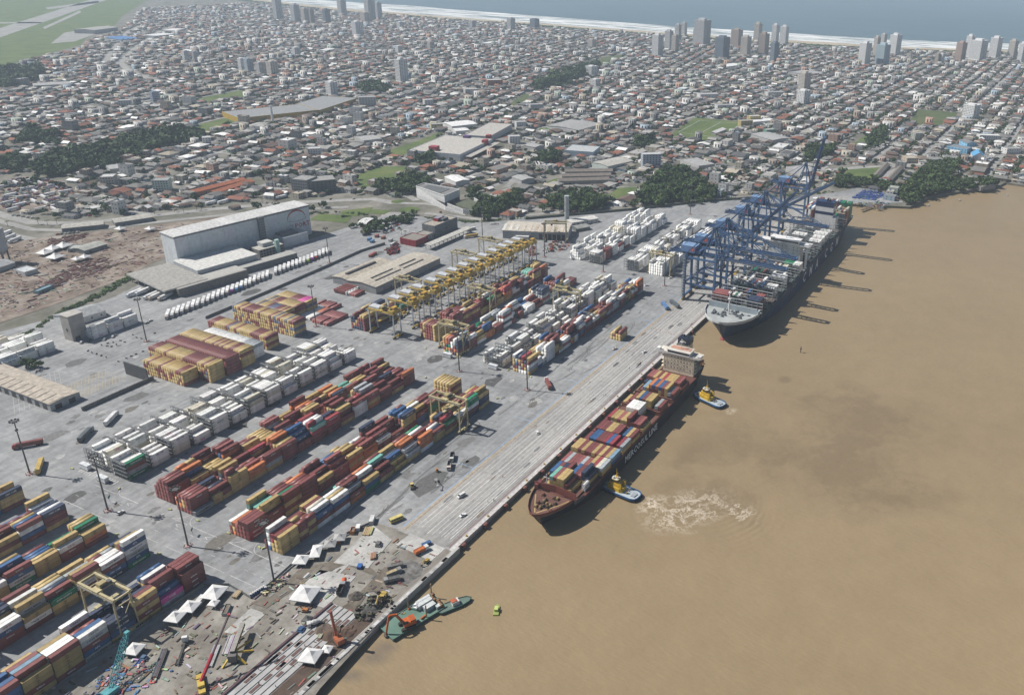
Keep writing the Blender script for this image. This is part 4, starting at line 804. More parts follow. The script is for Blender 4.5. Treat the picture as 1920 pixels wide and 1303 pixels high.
BAYS = [(359.3, ['', '', 'y', 'yyt', 'rym', 'ryy', 'yyy', 'rr', 'y', '', '', '']), (371.6, ['b', 'r', 'n', 'r', 'rr', '', 'nb', 'rr', 'rm', 'ynn', 'yn', '']), (384.3, ['m', 'e', 'm', 'm', 'm', 'e', 'm', 'm', 'ry', 'yd', 'yc', 'ye']),
  (397.3, ['yy', 'yy', 'yr', 'ry', 'rr', 'yr', 'ry', 'yr', 'yy', 'rr', 'yy', 'bs']), (412.3, ['r', 'r', 'yb', 'bb', 'rr', 'rr', 'yd', 'rb', 'dd', '', 'yd', 'ye']), (425.4, ['r', 'rr', 'rr', 'rr', 'ry', 'ry', 'rr', 'rr', '', 'nb', 'my', 'yr']),
  (442.3, ['r', 'rd', 'wy', 'yy', 'ym', 'wy', 'ry', 'rrr', 'rr', 'rr', 'rm', 'y']), (455.4, ['', '', '', '', 'rww', 'rww', 'yww', 'yww', '', '', '', '']), (470.4, ['y', 'r', 'rr', 'yr', 'rny', 'ynb', 'rdr', 'yyy', 'ryy', 'r', 're', 'rr']),
  (492.2, ['', 'r', 'rs', 'ry', 'rro', 'yrb', 'rro', 'yyb', 'rmm', 'yyy', 'ne', 'nr']), (509.4, ['rm', 'rm', 'yy', 'rr', 'yy', 'rd', 'yy', 'yy', 'yy', 'rr', 'rm', 'r'])]
for bi, (x, rows) in enumerate(BAYS):
 for ri, st in enumerate(rows):
  y = YC + 15 - (ri + 1) * 2.5 + .03
  for t, k in enumerate(st):
   o = put(CM[12.19], 'deck_container', None, (x, y, 6.9 + t * CHT), 0, None, tintc(K[k]))
   tag(o, '%s container, %s, %s row from quay, %s bay from feeder bow' % (KN[k], tier(t, len(st)), ORD[ri], ORD[bi]), 'deck container', 'containers on the deck of the feeder ship')
for xx, yy, lab in ((352, 236.5, 'small rust red container on the port bow of the feeder ship'), (505, 238, 'small navy container near the feeder ship bridge, quay side'), (503, 212, 'small yellow container near the feeder ship bridge, river side')):
 tag(put(CM[6.06], 'deck_container', None, (xx, yy - 2.4, 6.9 if xx > 360 else 9.4), 0, None, K['n' if 'navy' in lab else 'y' if 'yellow' in lab else 'r']), lab, 'deck container', 'containers on the deck of the feeder ship')
for t in range(2):
 o = thing('tank_container', 'white tank container %s on the feeder ship bow' % ('above the other' if t else 'below the other'), 'tank container', (366, 209.6, 6.2 + t * 2.7))
 MB().tube((.4, 1.2, 1.3), (5.7, 1.2, 1.3), 1.1, gen(.7), 10).build('tank', M['gear'], o); q = MB()
 for x in (0, 5.96):
  for y in (0, 2.3): q.box(x, x + .1, y, y + .1, 0, 2.6, gen(.6))
 for y in (0, 2.3):
  for z in (0, 2.5): q.box(0, 6.06, y, y + .1, z, z + .1, gen(.6))
 q.build('frame', M['gear'], o)
# ---- the big blue ship
NV = (.020, .040, .105)
cs = thing('container_ship', 'huge navy container ship with white bridge moored under the blue quay cranes', 'container ship', (0, 0, 0)); YB = 222.0
SB = [(617, 0, .5, 18, 634), (619, .2, 7, 18, 635), (623, 1, 12.5, 18, 638), (630, 2.5, 18, 18, 643), (640, 6, 22.2, 18, 651), (652, 11, 24.6, 17.5, 661), (662, 14.5, 25.4, 13.2, 669), (685, 20.5, 25.6, 13, 689), (715, 25, 25.7, 13, 716), (750, 25.7, 25.7, 13, 750), (940, 25.7, 25.7, 13, 940), (975, 22, 25.7, 13, 973), (1005, 12, 25.3, 13, 1000), (1016, 6, 24, 13.4, 1006)]
hull('hull', SB, YB, cs, (.21, .05, .055), NV, (0, .12, .17, .3, .5, .75, 1))
MB().lathe([(.3, 627), (2.4, 628.5), (3.4, 633), (3.6, 642)], (.26, .075, .08), 10).mesh('bulbous_bow', M['ship'])
bb = MB(); pr = [(626.5, .5), (628, 2.2), (632, 3.3), (642, 3.6)]
for (xa, ra), (xb, rb) in zip(pr, pr[1:]): bb.tube((xa, YB, -4.6), (xb, YB, -5.0), ra, (.28, .08, .085), 12, rb)
bb.build('bulbous_bow', M['ship'], cs)
fd = [(x, YB - hd + .4) for x, hw, hd, zd, xw in SB[1:6]] + [(658, YB - 24.6), (658, YB + 24.6)] + [(x, YB + hd - .4) for x, hw, hd, zd, xw in SB[1:6]][::-1]
f = MB().prism(fd, 15.5, 16.8, (.38, .40, .40))
for sg in (-1, 1):
 pts = [(x, hd) for x, hw, hd, zd, xw in SB[:6]]
 for (xa, ha), (xb, hb) in zip(pts, pts[1:]): f.bar((xa + .2, YB + sg * (ha - .2), 17.6), (xb + .2, YB + sg * (hb - .2), 17.6), .3, 1.7, (.62, .65, .66))
f.build('forecastle', M['ship'], cs)
w = MB().box(650.6, 651.4, YB - 22.6, YB + 22.6, 16.8, 22.0, (.36, .42, .46)); w.box(650, 656, YB - 24, YB - 22.6, 16.8, 20, (.4, .46, .5)); w.build('breakwater', M['ship'], cs)
fm = MB().tube((641, YB, 16.8), (641, YB, 39), .75, wt, 8, .4); fm.box(639.6, 642.4, YB - 1.4, YB + 1.4, 31, 31.4, wt).box(639.6, 642.4, YB - 1.2, YB + 1.2, 37, 37.4, wt).bar((642, YB - 4, 16.8), (641, YB, 27), .35, .35, wt).bar((642, YB + 4, 16.8), (641, YB, 27), .35, .35, wt); fm.build('foremast', M['gear'], cs)
for k in range(22):
 x, y = R.uniform(632, 648), YB + R.uniform(-15, 15); MB().tube((x - 1, y, 17.8), (x + 1, y, 17.8), .9, (.16, .18, .2), 9).box(x - 1.3, x + 1.3, y - 1.2, y + 1.2, 16.8, 17.2, (.2, .22, .24)).build('winch', M['gear'], cs)
dk = MB().prism([(657, YB - 24.6), (690, YB - 25.2), (1005, YB - 25.0), (1015, YB - 23), (1015, YB + 23), (1005, YB + 25.0), (690, YB + 25.2), (657, YB + 24.6)], 11.8, 12.6, (.17, .19, .19))
XB = [661 + 14.6 * k for k in range(9)] + [818 + 14.4 * k for k in range(9)] + [962 + 15.2 * k for k in range(3)]
for x in XB: dk.box(x, x + 12.4, YB - 24, YB + 24, 12.6, 14.2, R.choice(((.10, .13, .12), (.12, .14, .14), (.13, .10, .09))))
dk.build('deck', M['ship'], cs)
def lash(x, h):
 m = MB(); c = (.34, .36, .37)
 for k in range(11): y = YB - 24.4 + k * 4.88; m.box(x - .5, x - .3, y - .14, y + .14, 12.6, h, c); m.box(x + .3, x + .5, y - .14, y + .14, 12.6, h, c)
 z = 15.6
 while z < h + .1: m.box(x - .6, x + .6, YB - 24.6, YB + 24.6, z - .1, z + .1, c); z += 2.9
 m.build('lashing_bridge', M['steel'], cs)
for i, x in enumerate(XB): lash(x - 1.1, 24.5 if i < 9 else 26 if i < 18 else 21)
a = MB().box(801, 813, YB - 17, YB + 17, 12.6, 35.4, (.72, .73, .73)); a.box(800.9, 801, YB - 17, YB + 17, 30, 30.2, (.4, .4, .42)); a = a.build('accommodation', M['ship'], cs)
for z in (20, 23, 26, 29, 32):
 for k in range(8): MB().box(800.86, 800.92, YB - 14 + k * 4, YB - 13.2 + k * 4, z, z + .9, (.05, .06, .08)).build('porthole', M['glass'], a) if R.random() < .7 else None
b = MB().box(799.5, 812, YB - 26.5, YB + 26.5, 35.4, 36.3, wt); b.box(799.3, 809, YB - 15, YB + 15, 36.3, 40.2, gen(.8)); b.box(799.2, 799.3, YB - 14.6, YB + 14.6, 37.7, 39.1, (.03, .04, .06)); b.box(798.6, 810, YB - 16, YB + 16, 40.2, 40.7, gen(.8))
for sg in (-1, 1):
 b.box(800, 803, YB + sg * 26 - 1.2, YB + sg * 26 + 1.2, 36.3, 38.4, wt); b.box(803, 806, YB + sg * 22.6 - .9, YB + sg * 22.6 + .9, 12.6, 33, wt); b.bar((804.5, YB + sg * 22.6, 31), (804.5, YB + sg * 17.2, 35.2), 2.4, 1.6, wt); b.bar((804.5, YB + sg * 22.6, 31), (804.5, YB + sg * 26, 35.2), 2.4, 1.6, wt)
b.build('bridge', M['ship'], cs)
r_ = MB().tube((804, YB, 40.7), (804, YB, 50), .35, wt, 6).bar((804, YB - 3, 45), (804, YB + 3, 45), .3, .3, wt).box(803, 805, YB - 2, YB + 2, 47, 47.5, wt).tube((805, YB + 12, 40.7), (805, YB + 12, 46), .15, wt, 5).tube((805, YB - 12, 40.7), (805, YB - 12, 46), .15, wt, 5); r_.build('radar_mast', M['gear'], cs)
x0, x1, y0, y1 = 945, 957, 208, 229
fu = MB().prism([(x0, y0 - 4), (x1, y0 - 4), (x1, y1), (x0, y1)], 12.6, 27, gen(.66)); fu.prism([(x0, y0), (x1, y0), (x1, y1), (x0, y1)], 27, 30, gen(.66)).prism([(x0 - .1, y0 - .1), (x1 + .1, y0 - .1), (x1 + .1, y1 + .1), (x0 - .1, y1 + .1)], 30, 33.4, NV).prism([(x0, y0), (x1, y0), (x1, y1), (x0, y1)], 33.4, 39, gen(.7)).prism([(x0 - .1, y0 - .1), (x1 + .1, y0 - .1), (x1 + .1, y1 + .1), (x0 - .1, y1 + .1)], 39, 45, NV)
for k in range(4): fu.tube((x0 + 2 + k * 2.6, y0 + 6 + 3 * (k % 2), 45), (x0 + 2 + k * 2.6, y0 + 6 + 3 * (k % 2), 48), .8, (.04, .04, .05), 8)
fu.build('funnel', M['ship'], cs)
for ch, px, py in (('C', 1508, 524), ('M', 1520, 511), ('A', 1531.5, 499), ('C', 1548, 483), ('G', 1558, 472.5), ('M', 1568.5, 461.5)):
 x, z = GY(px, py, YB - 25.9); put(text_mesh(ch, 15, gen(.88)), 'hull_letter', cs, (x, YB - 25.86, max(4.5, min(8, z))))
x, z = GY(1489, 541, YB - 25.9); put(text_mesh('CMA CGM', 2.6, gen(.5)), 'name_lettering', cs, (x, YB - 25.9, 9.2))
AFT = dict(w=.25, r=.25, b=.2, c=.12, n=.1, g=.06)
BIG = {0: [(0, 6, 'rrmm', 0), (13, 18, 'nrnn', 0)], 1: [(0, 3, 'bw', 1), (5, 8, 'ob', 1), (14, 17, 'mmm', 0)], 2: [(2, 5, 'ob', 1), (8, 10, 'br', 1)], 3: [(1, 3, 'bwr', 1), (5, 13, 'ccb', 2), (14, 18, 'www', 0)], 4: [(3, 13, 'wrw', 2)], 5: [(2, 9, 'mw', 1), (12, 18, 'www', 0)], 6: [(3, 8, 'gw', 1), (10, 16, 'wr', 2)],
  7: [(1, 6, 'rb', 1), (8, 15, 'wwb', 2)], 8: [(0, 5, 'gt', 1), (12, 16, 'ggg', 0), (16, 19, 'www', 0)], 9: [(3, 10, 'wrb', 2), (12, 17, 'rce', 2), (15, 18, 'w', 0)], 10: [(5, 9, 'ww', 0), (10, 16, 'www', 0)], 11: [(5, 10, 'www', 0), (12, 15, 'c', 0)], 12: [(3, 7, 'ww', 0), (13, 18, 'www', 0)], 13: [(4, 10, 'www', 0), (13, 18, 'www', 0)], 14: [(12, 18, 'www', 0)], 15: [(3, 6, 'w', 0)], 16: [(5, 9, 'ww', 0), (12, 17, 'w', 0)], 17: [],
  18: [(0, 4, 'rrrrrr', 1), (10, 15, 'rrrb', 1)], 19: [(0, 19, 'rrrrrr', 2)], 20: [(0, 19, 'rrrrrrr', 3)]}
nb = 0
for bi, segs in BIG.items():
 for r0_, r1_, st, mode in segs:
  for ri in range(r0_, r1_):
   s2 = st if mode == 0 else st[:max(1, len(st) - (R.random() < .35))]
   for t, k in enumerate(s2):
    if mode and (t == len(s2) - 1 or mode == 3): k = pick(AFT) if mode < 3 or ri < 14 else 'g'
    if mode == 0 and k == 'r' and t > 1 and R.random() < .3: k = 'n'
    hid = t < len(s2) - 1 and ri < r1_ - 1
    if hid and bi not in (0, 4): continue
    nb += 1; y = YB + 23.9 - (ri + 1) * 2.51
    o = put(CM[12.19], 'ship_container', None, (XB[bi] + .1, y, 14.2 + t * CHT), 0, None, tintc(K[k]))
    tag(o, '%s container, %s, %s row from quay, %s bay of navy ship' % (KN[k], tier(t, len(s2)), ORD[ri], ORD[bi]), 'ship container', 'containers on the big navy ship')
# ---- tugs, barge and small craft
def tug(px, py, hx, hy, lab):
 x, y = G(px, py, -2.5); ax, ay = G(hx, hy, -2.5); rz = math.atan2(ay - y, ax - x)
 t = thing('tugboat', lab, 'tugboat', (x, y, WZ), rz, 'blue and yellow harbour tugs'); B1, Yl = (.03, .11, .26), (.62, .40, .035)
 out = [(14.5, 0), (13.2, 2.6), (10, 4.6), (4, 5.4), (-11, 5.3), (-13.6, 4.2), (-14.5, 2)]; out = out + [(a, -b) for a, b in out[1:]][::-1]
 h = MB().prism([(a * .94, b * .88) for a, b in out], -1.2, 1.0, (.02, .03, .05)); h.prism(out, 1.0, 1.9, B1); h.build('hull', M['ship'], t)
 d = MB().prism([(a * .95, b * .93) for a, b in out], 1.9, 1.96, (.42, .48, .52)); d.box(3.5, 12, -2.6, 2.6, 1.96, 2.0, (.4, .45, .5)); d.build('deck', M['ship'], t)
 bw = MB()
 for i in range(len(out)): a, b = out[i], out[(i + 1) % len(out)]; bw.bar((a[0] * .985, a[1] * .985, 2.3), (b[0] * .985, b[1] * .985, 2.3), .25, 1.0 if (a[0] + b[0]) > 4 else .7, B1)
 bw.build('bulwark', M['ship'], t)
 fe = MB()
 for i in range(len(out)): a, b = out[i], out[(i + 1) % len(out)]; fe.bar((a[0] * 1.01, a[1] * 1.02, 1.2), (b[0] * 1.01, b[1] * 1.02, 1.2), .5, .5, (.02, .02, .02))
 fe.build('fender', M['paint'], t)
 s = MB().prism([(8.6, 0), (7.6, 2.6), (-1.5, 3.3), (-3.2, 2.6), (-3.2, -2.6), (-1.5, -3.3), (7.6, -2.6)], 1.96, 4.6, Yl, (.55, .36, .05)); s.prism([(7.2, 0), (6.2, 2.1), (-.5, 2.5), (-.5, -2.5), (6.2, -2.1)], 4.6, 6.9, Yl, (.5, .33, .05)); s.build('deckhouse', M['gear'], t)
 wh = MB().prism([(5.6, 1.2), (4.6, 2.1), (1.2, 2.1), (.4, 1.2), (.4, -1.2), (1.2, -2.1), (4.6, -2.1), (5.6, -1.2)], 6.9, 9.6, (.55, .36, .04), (.6, .58, .5)); wh = wh.build('wheelhouse', M['gear'], t)
 MB().prism([(5.72, 1.22), (4.66, 2.16), (1.16, 2.16), (.34, 1.22), (.34, -1.22), (1.16, -2.16), (4.66, -2.16), (5.72, -1.22)], 7.8, 9.0, (.03, .04, .05)).build('window_band', M['glass'], wh)
 m = MB().tube((2.4, 0, 9.6), (2.4, 0, 16.5), .28, Yl, 6, .14).bar((2.4, -1.5, 12.4), (2.4, 1.5, 12.4), .2, .2, Yl).box(1.9, 2.9, -.9, .9, 11, 11.3, Yl).bar((.6, 0, 9.6), (2.4, 0, 13), .2, .2, Yl); m.lathe([(.5, 9.7), (.8, 10.3), (.5, 10.9), (.05, 11.1)], gen(.7), 8, (4, 1)); m.build('mast', M['gear'], t)
 for sg in (-1, 1): MB().box(-2.6, -1.0, sg * 2.4 - .6, sg * 2.4 + .6, 4.6, 8.4, Yl).box(-2.5, -1.1, sg * 2.4 - .5, sg * 2.4 + .5, 8.4, 8.9, (.04, .04, .04)).build('funnel', M['gear'], t)
 MB().tube((10, -1.3, 3), (10, 1.3, 3), .9, (.25, .25, .26), 10).box(9, 11, -1.6, 1.6, 1.96, 2.5, (.3, .3, .3)).build('winch', M['gear'], t)
 MB().box(-12, -9.4, -2, 2, 1.96, 2.5, (.3, .33, .35)).tube((-6, -1.6, 2.2), (-6, -1.6, 3.4), .3, (.5, .3, .05), 6).tube((-6, 1.6, 2.2), (-6, 1.6, 3.4), .3, (.5, .3, .05), 6).build('towing_gear', M['gear'], t)
 for k in range(8):
  for sg in (-1, 1): MB().tube((9 - k * 2.6, sg * 5.1, .9), (9 - k * 2.6, sg * 5.5, .9), .55, (.025, .025, .025), 8).build('tyre', M['paint'], t)
 return t
tug(1329, 750, 1303, 738, 'blue and yellow tugboat near the stern of the feeder ship'); tug(1162, 920, 1130, 907, 'blue and yellow tugboat with white wash, near the feeder ship bow')
def rope(name, a, b, sag, r, col, lab):
 m = MB(); P = [tuple(a[i] + (b[i] - a[i]) * k / 8 - (sag * 4 * (k / 8) * (1 - k / 8) if i == 2 else 0) for i in range(3)) for k in range(9)]
 for p, q in zip(P, P[1:]): m.tube(p, q, r, col, 4)
 return tag(m.build(name, M['paint']), lab, 'rope')
rope('mooring_rope', (622, 226, 17), (598, 252, .4), 2, .09, (.5, .42, .3), 'mooring rope from the navy ship bow to the quay'); rope('mooring_rope', (621, 224, 17), (575, 252.4, .4), 3, .09, (.5, .42, .3), 'long mooring rope from the navy ship bow to the quay')
x, y = G(1130, 907, -1); rope('towing_rope', (x + 1, y, .2), (362, 209, 5), 1.5, .1, (.45, .42, .38), 'slack tow rope between the front tug and the feeder ship')
bx, by = G(775, 1154, -2); q1, q2 = G(728, 1175, -2), G(822, 1118, -2); brz = math.atan2(q2[1] - q1[1], q2[0] - q1[0])
ba = thing('work_barge', 'green flat work barge carrying an orange long reach excavator', 'barge', (bx, by, WZ), brz); GB = (.13, .22, .18)
MB().box(-15.6, 15.6, -6.6, 6.6, -1.5, 1.5, (.06, .10, .09), GB).build('hull', M['ship'], ba)
e = MB().box(-15.6, 15.6, -6.7, -6.4, 1.5, 1.9, GB).box(-15.6, 15.6, 6.4, 6.7, 1.5, 1.9, GB).box(-15.8, -15.4, -6.6, 6.6, 1.5, 1.9, GB); e.build('coaming', M['ship'], ba)
for i, (a, c, l, wd, hh, col) in enumerate(((8, 2, 8, 2.6, 2.7, (.5, .56, .58)), (8.5, -1.6, 6, 3, 2.4, (.36, .42, .46)), (9, 5, 8, 1.6, 2, (.12, .25, .42)), (12, -4.4, 3, 2, 1.8, (.3, .32, .33)))): MB().box(a - l / 2, a + l / 2, c - wd / 2, c + wd / 2, 1.5, 1.5 + hh, col, (.55, .58, .58)).build('deck_cabin', M['gear'], ba)
for k in range(6): a = 12.4 + R.random() * 2.4; c = -5 + k * 1.9; MB().tube((a, c - .7, 2.6), (a, c + .7, 2.6), 1.0, (.22, .12, .06), 9).build('winch', M['gear'], ba)
for k in range(9): a, c = R.uniform(-4, 6), R.choice((-5, 5)) + R.uniform(-.6, .6); MB().box(a, a + R.uniform(.5, 2.4), c - .4, c + .4, 1.5, R.uniform(1.8, 2.6), R.choice(((.45, .14, .05), (.4, .35, .1), (.2, .2, .2)))).build('deck_gear', M['gear'], ba)
for a, c in ((14.6, 5.6), (4, -5.6), (1, 5.8)): MB().tube((a, c, -3), (a, c, 9), .35, (.28, .2, .13), 8).build('spud_pile', M['steel'], ba)
def excavator(name, lab, x, y, z, rz, col, boom, arm, tip, body=1.0, cat='excavator'):
 t = thing(name, lab, cat, (x, y, z), rz); s = body
 for sg in (-1, 1):
  tr = MB().prism([(-2.2 * s, .0), (2.2 * s, .0), (2.5 * s, .5), (2.2 * s, 1.0 * s), (-2.2 * s, 1.0 * s), (-2.5 * s, .5)], 0, .7 * s, (.04, .04, .04)); tr.v = [(p[0], sg * (1.1 + p[2]) * s, p[1]) for p in tr.v]; tr.build('track', M['gear'], t)
 MB().box(-2.6 * s, 1.4 * s, -1.5 * s, 1.5 * s, 1.1 * s, 2.5 * s, col).box(-2.6 * s, -.8 * s, -1.4 * s, 1.4 * s, 2.5 * s, 2.9 * s, tuple(v * .8 for v in col)).build('house', M['gear'], t)
 MB().box(.2 * s, 1.8 * s, .5 * s, 1.6 * s, 2.5 * s, 3.6 * s, (.05, .06, .07), col).build('cab', M['gear'], t)
 p0 = (1.2 * s, -.2, 2.0 * s); MB().bar(p0, boom, .55 * s, .8 * s, col).build('boom', M['gear'], t); MB().bar(boom, arm, .45 * s, .6 * s, col).build('arm', M['gear'], t)
 MB().prism([(arm[0] - .7 * s, arm[1] - .7 * s), (arm[0] + .7 * s, arm[1] - .7 * s), (arm[0] + .5 * s, arm[1] + .7 * s), (arm[0] - .5 * s, arm[1] + .7 * s)], arm[2] - 1.3 * s, arm[2] + .2, (.10, .09, .08)).build('bucket', M['gear'], t)
 return t
x, y = G(763, 1163, 1.5); tx, ty = G(724, 1194, WZ); dd = math.hypot(tx - x, ty - y)
ex = excavator('long_reach_excavator', 'orange long reach excavator standing on the green barge, bucket over the water', x, y, -2, math.atan2(ty - y, tx - x), (.50, .12, .03), (5.0, -.2, 9.6), (dd - 2.5, -.2, 10.4), 0, 1.5)
for k in list(ex.children):
 if k.name.startswith('bucket'): k.location = (2.2, 0, -10.8)
MB().bar((dd - 2.5, -.2, 10.4), (dd - .2, -.2, .2), .7, .8, (.48, .11, .03)).build('dipper', M['gear'], ex)
tent_ = thing('tent', 'small white tent standing on the green barge', 'tent', (*G(781, 1141, -2), -2)); MB().add([(-1.6, -1.6, 2.2), (1.6, -1.6, 2.2), (1.6, 1.6, 2.2), (-1.6, 1.6, 2.2), (0, 0, 3.4)], [(0, 1, 4), (1, 2, 4), (2, 3, 4), (3, 0, 4)], gen(.75)).build('canopy', M['tarp'], tent_)
for px_, py_ in ((-1.5, -1.5), (1.5, -1.5), (1.5, 1.5), (-1.5, 1.5)): MB().tube((px_, py_, 0), (px_, py_, 2.2), .06, gen(.5), 5).build('pole', M['steel'], tent_)
x, y = G(853, 1133, -2.6); ax, ay = G(880, 1122, -2.6)
wb = thing('workboat', 'small dark green workboat with white cabin moored at the barge', 'workboat', (x, y, WZ), math.atan2(ay - y, ax - x))
out = [(9, 0), (7, 2), (3, 2.9), (-8, 2.8), (-9, 2), (-9, -2), (-8, -2.8), (3, -2.9), (7, -2)]
MB().prism(out, -.8, 1.3, (.03, .085, .07), (.14, .2, .17)).build('hull', M['ship'], wb)
MB().box(-1.6, 2, -1.6, 1.6, 1.3, 3.6, gen(.6), gen(.66)).box(2, 2.04, -1.4, 1.4, 2.4, 3.3, (.04, .05, .06)).build('cabin', M['gear'], wb); MB().box(-2, 1, -1.2, 1.2, 3.6, 4.0, (.45, .12, .06)).tube((0, 0, 4), (0, 0, 6.4), .08, gen(.6), 5).build('mast', M['gear'], wb)
for i in range(len(out)): MB().bar((out[i][0], out[i][1], 1.4), (out[(i + 1) % 9][0], out[(i + 1) % 9][1], 1.4), .3, .5, (.05, .10, .09)).build('rail', M['ship'], wb)
x, y = G(931, 1143, -3); sb = thing('survey_boat', 'small lime green boat floating alone on the river', 'boat', (x, y, WZ), .5)
MB().prism([(4.2, 0), (2.6, 1.3), (-3.6, 1.4), (-3.6, -1.4), (2.6, -1.3)], -.3, .8, (.38, .5, .06), (.3, .36, .12)).build('hull', M['ship'], sb); MB().box(-1.6, 1, -.9, .9, .8, 2.2, (.45, .55, .1), (.5, .58, .2)).build('cabin', M['gear'], sb)
x, y = G(1501, 661, WZ); bu = thing('channel_pile', 'lone dark marker pile standing in the river', 'pile', (x, y, WZ)); MB().tube((0, 0, -2), (0, 0, 5.6), .35, (.06, .05, .05), 7).build('pile', M['steel'], bu); MB().box(-.7, .7, -.7, .7, 3.2, 3.6, (.07, .06, .06)).build('platform', M['steel'], bu)
fx = [300 + 20.4 * k for k in range(0, 17)]
for i, x in enumerate(fx):
 t = thing('quay_fender', '', 'fender', (x, 251, 0), 0, 'rubber fenders along the quay face'); t['label'] = 'dark red fender panel on the quay face, %s from the building site' % ORD[i]
 MB().box(-1.3, 1.3, -2.1, -1.7, -4.5, -.4, (.16, .06, .06)).build('panel', M['gear'], t); MB().tube((0, -1.7, -1.6), (0, 0, -1.6), .8, (.03, .03, .03), 10).build('rubber_cone', M['paint'], t); MB().box(-1.5, 1.5, -1.7, 0, -.5, -.2, (.2, .08, .07)).build('bracket', M['gear'], t)
bo0 = MB().lathe([(.34, 0), (.28, .5), (.5, .62), (.5, .85), (.3, .95)], (.42, .28, .06), 8).box(-.7, .7, -.6, .6, 0, .06, (.5, .33, .08)).mesh('bollard', M['gear'])
for i, x in enumerate([306 + 20.4 * k for k in range(17)]): tag(put(bo0, 'bollard', None, (x, 252.4, .1)), 'yellow mooring bollard on the quay edge, %s from the building site' % ORD[i], 'bollard', 'mooring bollards')
# ================================================================ port buildings and vehicles
WINM = {}
def winmesh(w, h, d=.12, fr=(.5, .5, .5)):
 k = (round(w, 1), round(h, 1))
 if k not in WINM: WINM[k] = MB().box(0, w, -d, .02, 0, h, (.045, .055, .07)).mesh('window_pane', M['glass'])
 return WINM[k]
def building(name, label, cat, o, rz, L, D, h, wall, roof, kind='flat', win=(0, 0, 0), rh=2.4, group=None, z=-.12, par=.7, wsz=(1.4, 1.3), door=True):
 t = thing(name, label, cat, (o[0], o[1], z), rz, group)
 w = MB().box(0, L, 0, D, 0, h, wall)
 if kind == 'gable':                                            # gable ends
  if L >= D: w.add([(0, 0, h), (0, D, h), (0, D / 2, h + rh), (L, 0, h), (L, D, h), (L, D / 2, h + rh)], [(1, 0, 2), (3, 4, 5)], wall)
  else: w.add([(0, 0, h), (L, 0, h), (L / 2, 0, h + rh), (0, D, h), (L, D, h), (L / 2, D, h + rh)], [(0, 1, 2), (4, 3, 5)], wall)
 w.build('wall', M['wall'], t)
 r = MB()
 if kind == 'flat':
  r.box(.3, L - .3, .3, D - .3, h, h + .08, roof)
  for a in ((0, L, 0, .3), (0, L, D - .3, D), (0, .3, .3, D - .3), (L - .3, L, .3, D - .3)): r.box(*a, h, h + par, tuple(min(.85, v * 1.05) for v in wall))
 elif kind == 'gable': r.gable(0, L, 0, D, h, rh, roof, 'x' if L >= D else 'y', .5)
 elif kind == 'hip': r.hip(0, L, 0, D, h, rh, roof)
 else: r.add([(-.4, -.4, h + .3), (L + .4, -.4, h + .3), (L + .4, D + .4, h + rh), (-.4, D + .4, h + rh), (-.4, -.4, h), (L + .4, -.4, h), (L + .4, D + .4, h + rh - .3), (-.4, D + .4, h + rh - .3)], [(0, 1, 2, 3), (0, 4, 5, 1), (1, 5, 6, 2), (2, 6, 7, 3), (3, 7, 4, 0), (7, 6, 5, 4)], roof); r.box(0, L, D - .3, D, h, h + rh - .35, wall)
 r.build('roof', M['roof'], t)
 rows, cx_, cy_ = win; me = winmesh(*wsz)
 for j in range(rows):
  zz = h * (j + .5) / rows - wsz[1] / 2
  for i in range(cx_): put(me, 'window', t, (L * (i + .5) / cx_ - wsz[0] / 2, 0, zz))
  for i in range(cy_): put(me, 'window', t, (0, D * (i + .5) / cy_ + wsz[0] / 2, zz), -math.pi / 2)
 if door: put(MB().box(0, 2.2, -.1, .02, 0, min(2.6, h * .7), (.10, .10, .11)).mesh('door', M['gear']), 'door', t, (L * .2, 0, 0))
 return t
# ---- cold store
RZ = math.radians(-9.2)
ic = thing('cold_store', 'huge long white cold store with flat pale roof and red emblem beside the lorry row', 'warehouse', (510.5, 760.3, -.12), RZ)
PW = (.62, .66, .69)
w = MB().box(0, 151, 0, 26.5, 0, 33, PW); w.build('wall', M['wall'], ic)
for k in range(12):
 for j in range(2): MB().box(.4 + k * 12.55, 12.6 + k * 12.55, -.16, 0, .3 + j * 16.4, 16.5 + j * 16.3, tuple(v * R.uniform(.97, 1.03) for v in PW)).build('wall_panel', M['wall'], ic)
for k in range(2):
 for j in range(2): MB().box(-.16, 0, .3 + k * 13, 13 + k * 13.2, .3 + j * 16.4, 16.5 + j * 16.3, tuple(v * R.uniform(1.0, 1.04) for v in PW)).build('wall_panel', M['wall'], ic)
r = MB().box(-.8, 151.8, -.9, 27.3, 33, 34.1, (.42, .42, .43), (.55, .55, .54)); r.box(-.9, 151.9, -1.0, -.9, 32.4, 34.2, (.16, .17, .19)); r = r.build('roof', M['roof'], ic)
for k in range(14): MB().box(2 + k * 10.6, 11.6 + k * 10.6, .5, 26, 34.1, 34.18, gen(R.uniform(.5, .6))).build('roof_panel', M['roof'], r)
st = MB().box(88, 94, -3.6, 0, 0, 34.5, (.22, .23, .25))
for k in range(11): st.box(87.8, 94.2, -3.8, -3.6, 1.5 + k * 3, 2.3 + k * 3, (.13, .14, .15))
st.build('stair_tower', M['wall'], ic)
put(text_mesh('ICE', 7.4, (.42, .44, .47)), 'sign_lettering', ic, (125.5, -.26, 13.6)); put(text_mesh('PORT', 7.4, (.42, .05, .05)), 'sign_lettering', ic, (140.5, -.26, 13.6))
em = MB()
def arcs(cx, cz, rx, rz_, a0, a1, w0, w1, col, n=14):
 for k in range(n):
  t0, t1 = math.radians(a0 + (a1 - a0) * k / n), math.radians(a0 + (a1 - a0) * (k + 1) / n); ww = w0 + (w1 - w0) * k / n
  em.bar((cx + rx * math.cos(t0), -.3, cz + rz_ * math.sin(t0)), (cx + rx * math.cos(t1), -.3, cz + rz_ * math.sin(t1)), ww, .1, col)
RD = (.38, .06, .06)
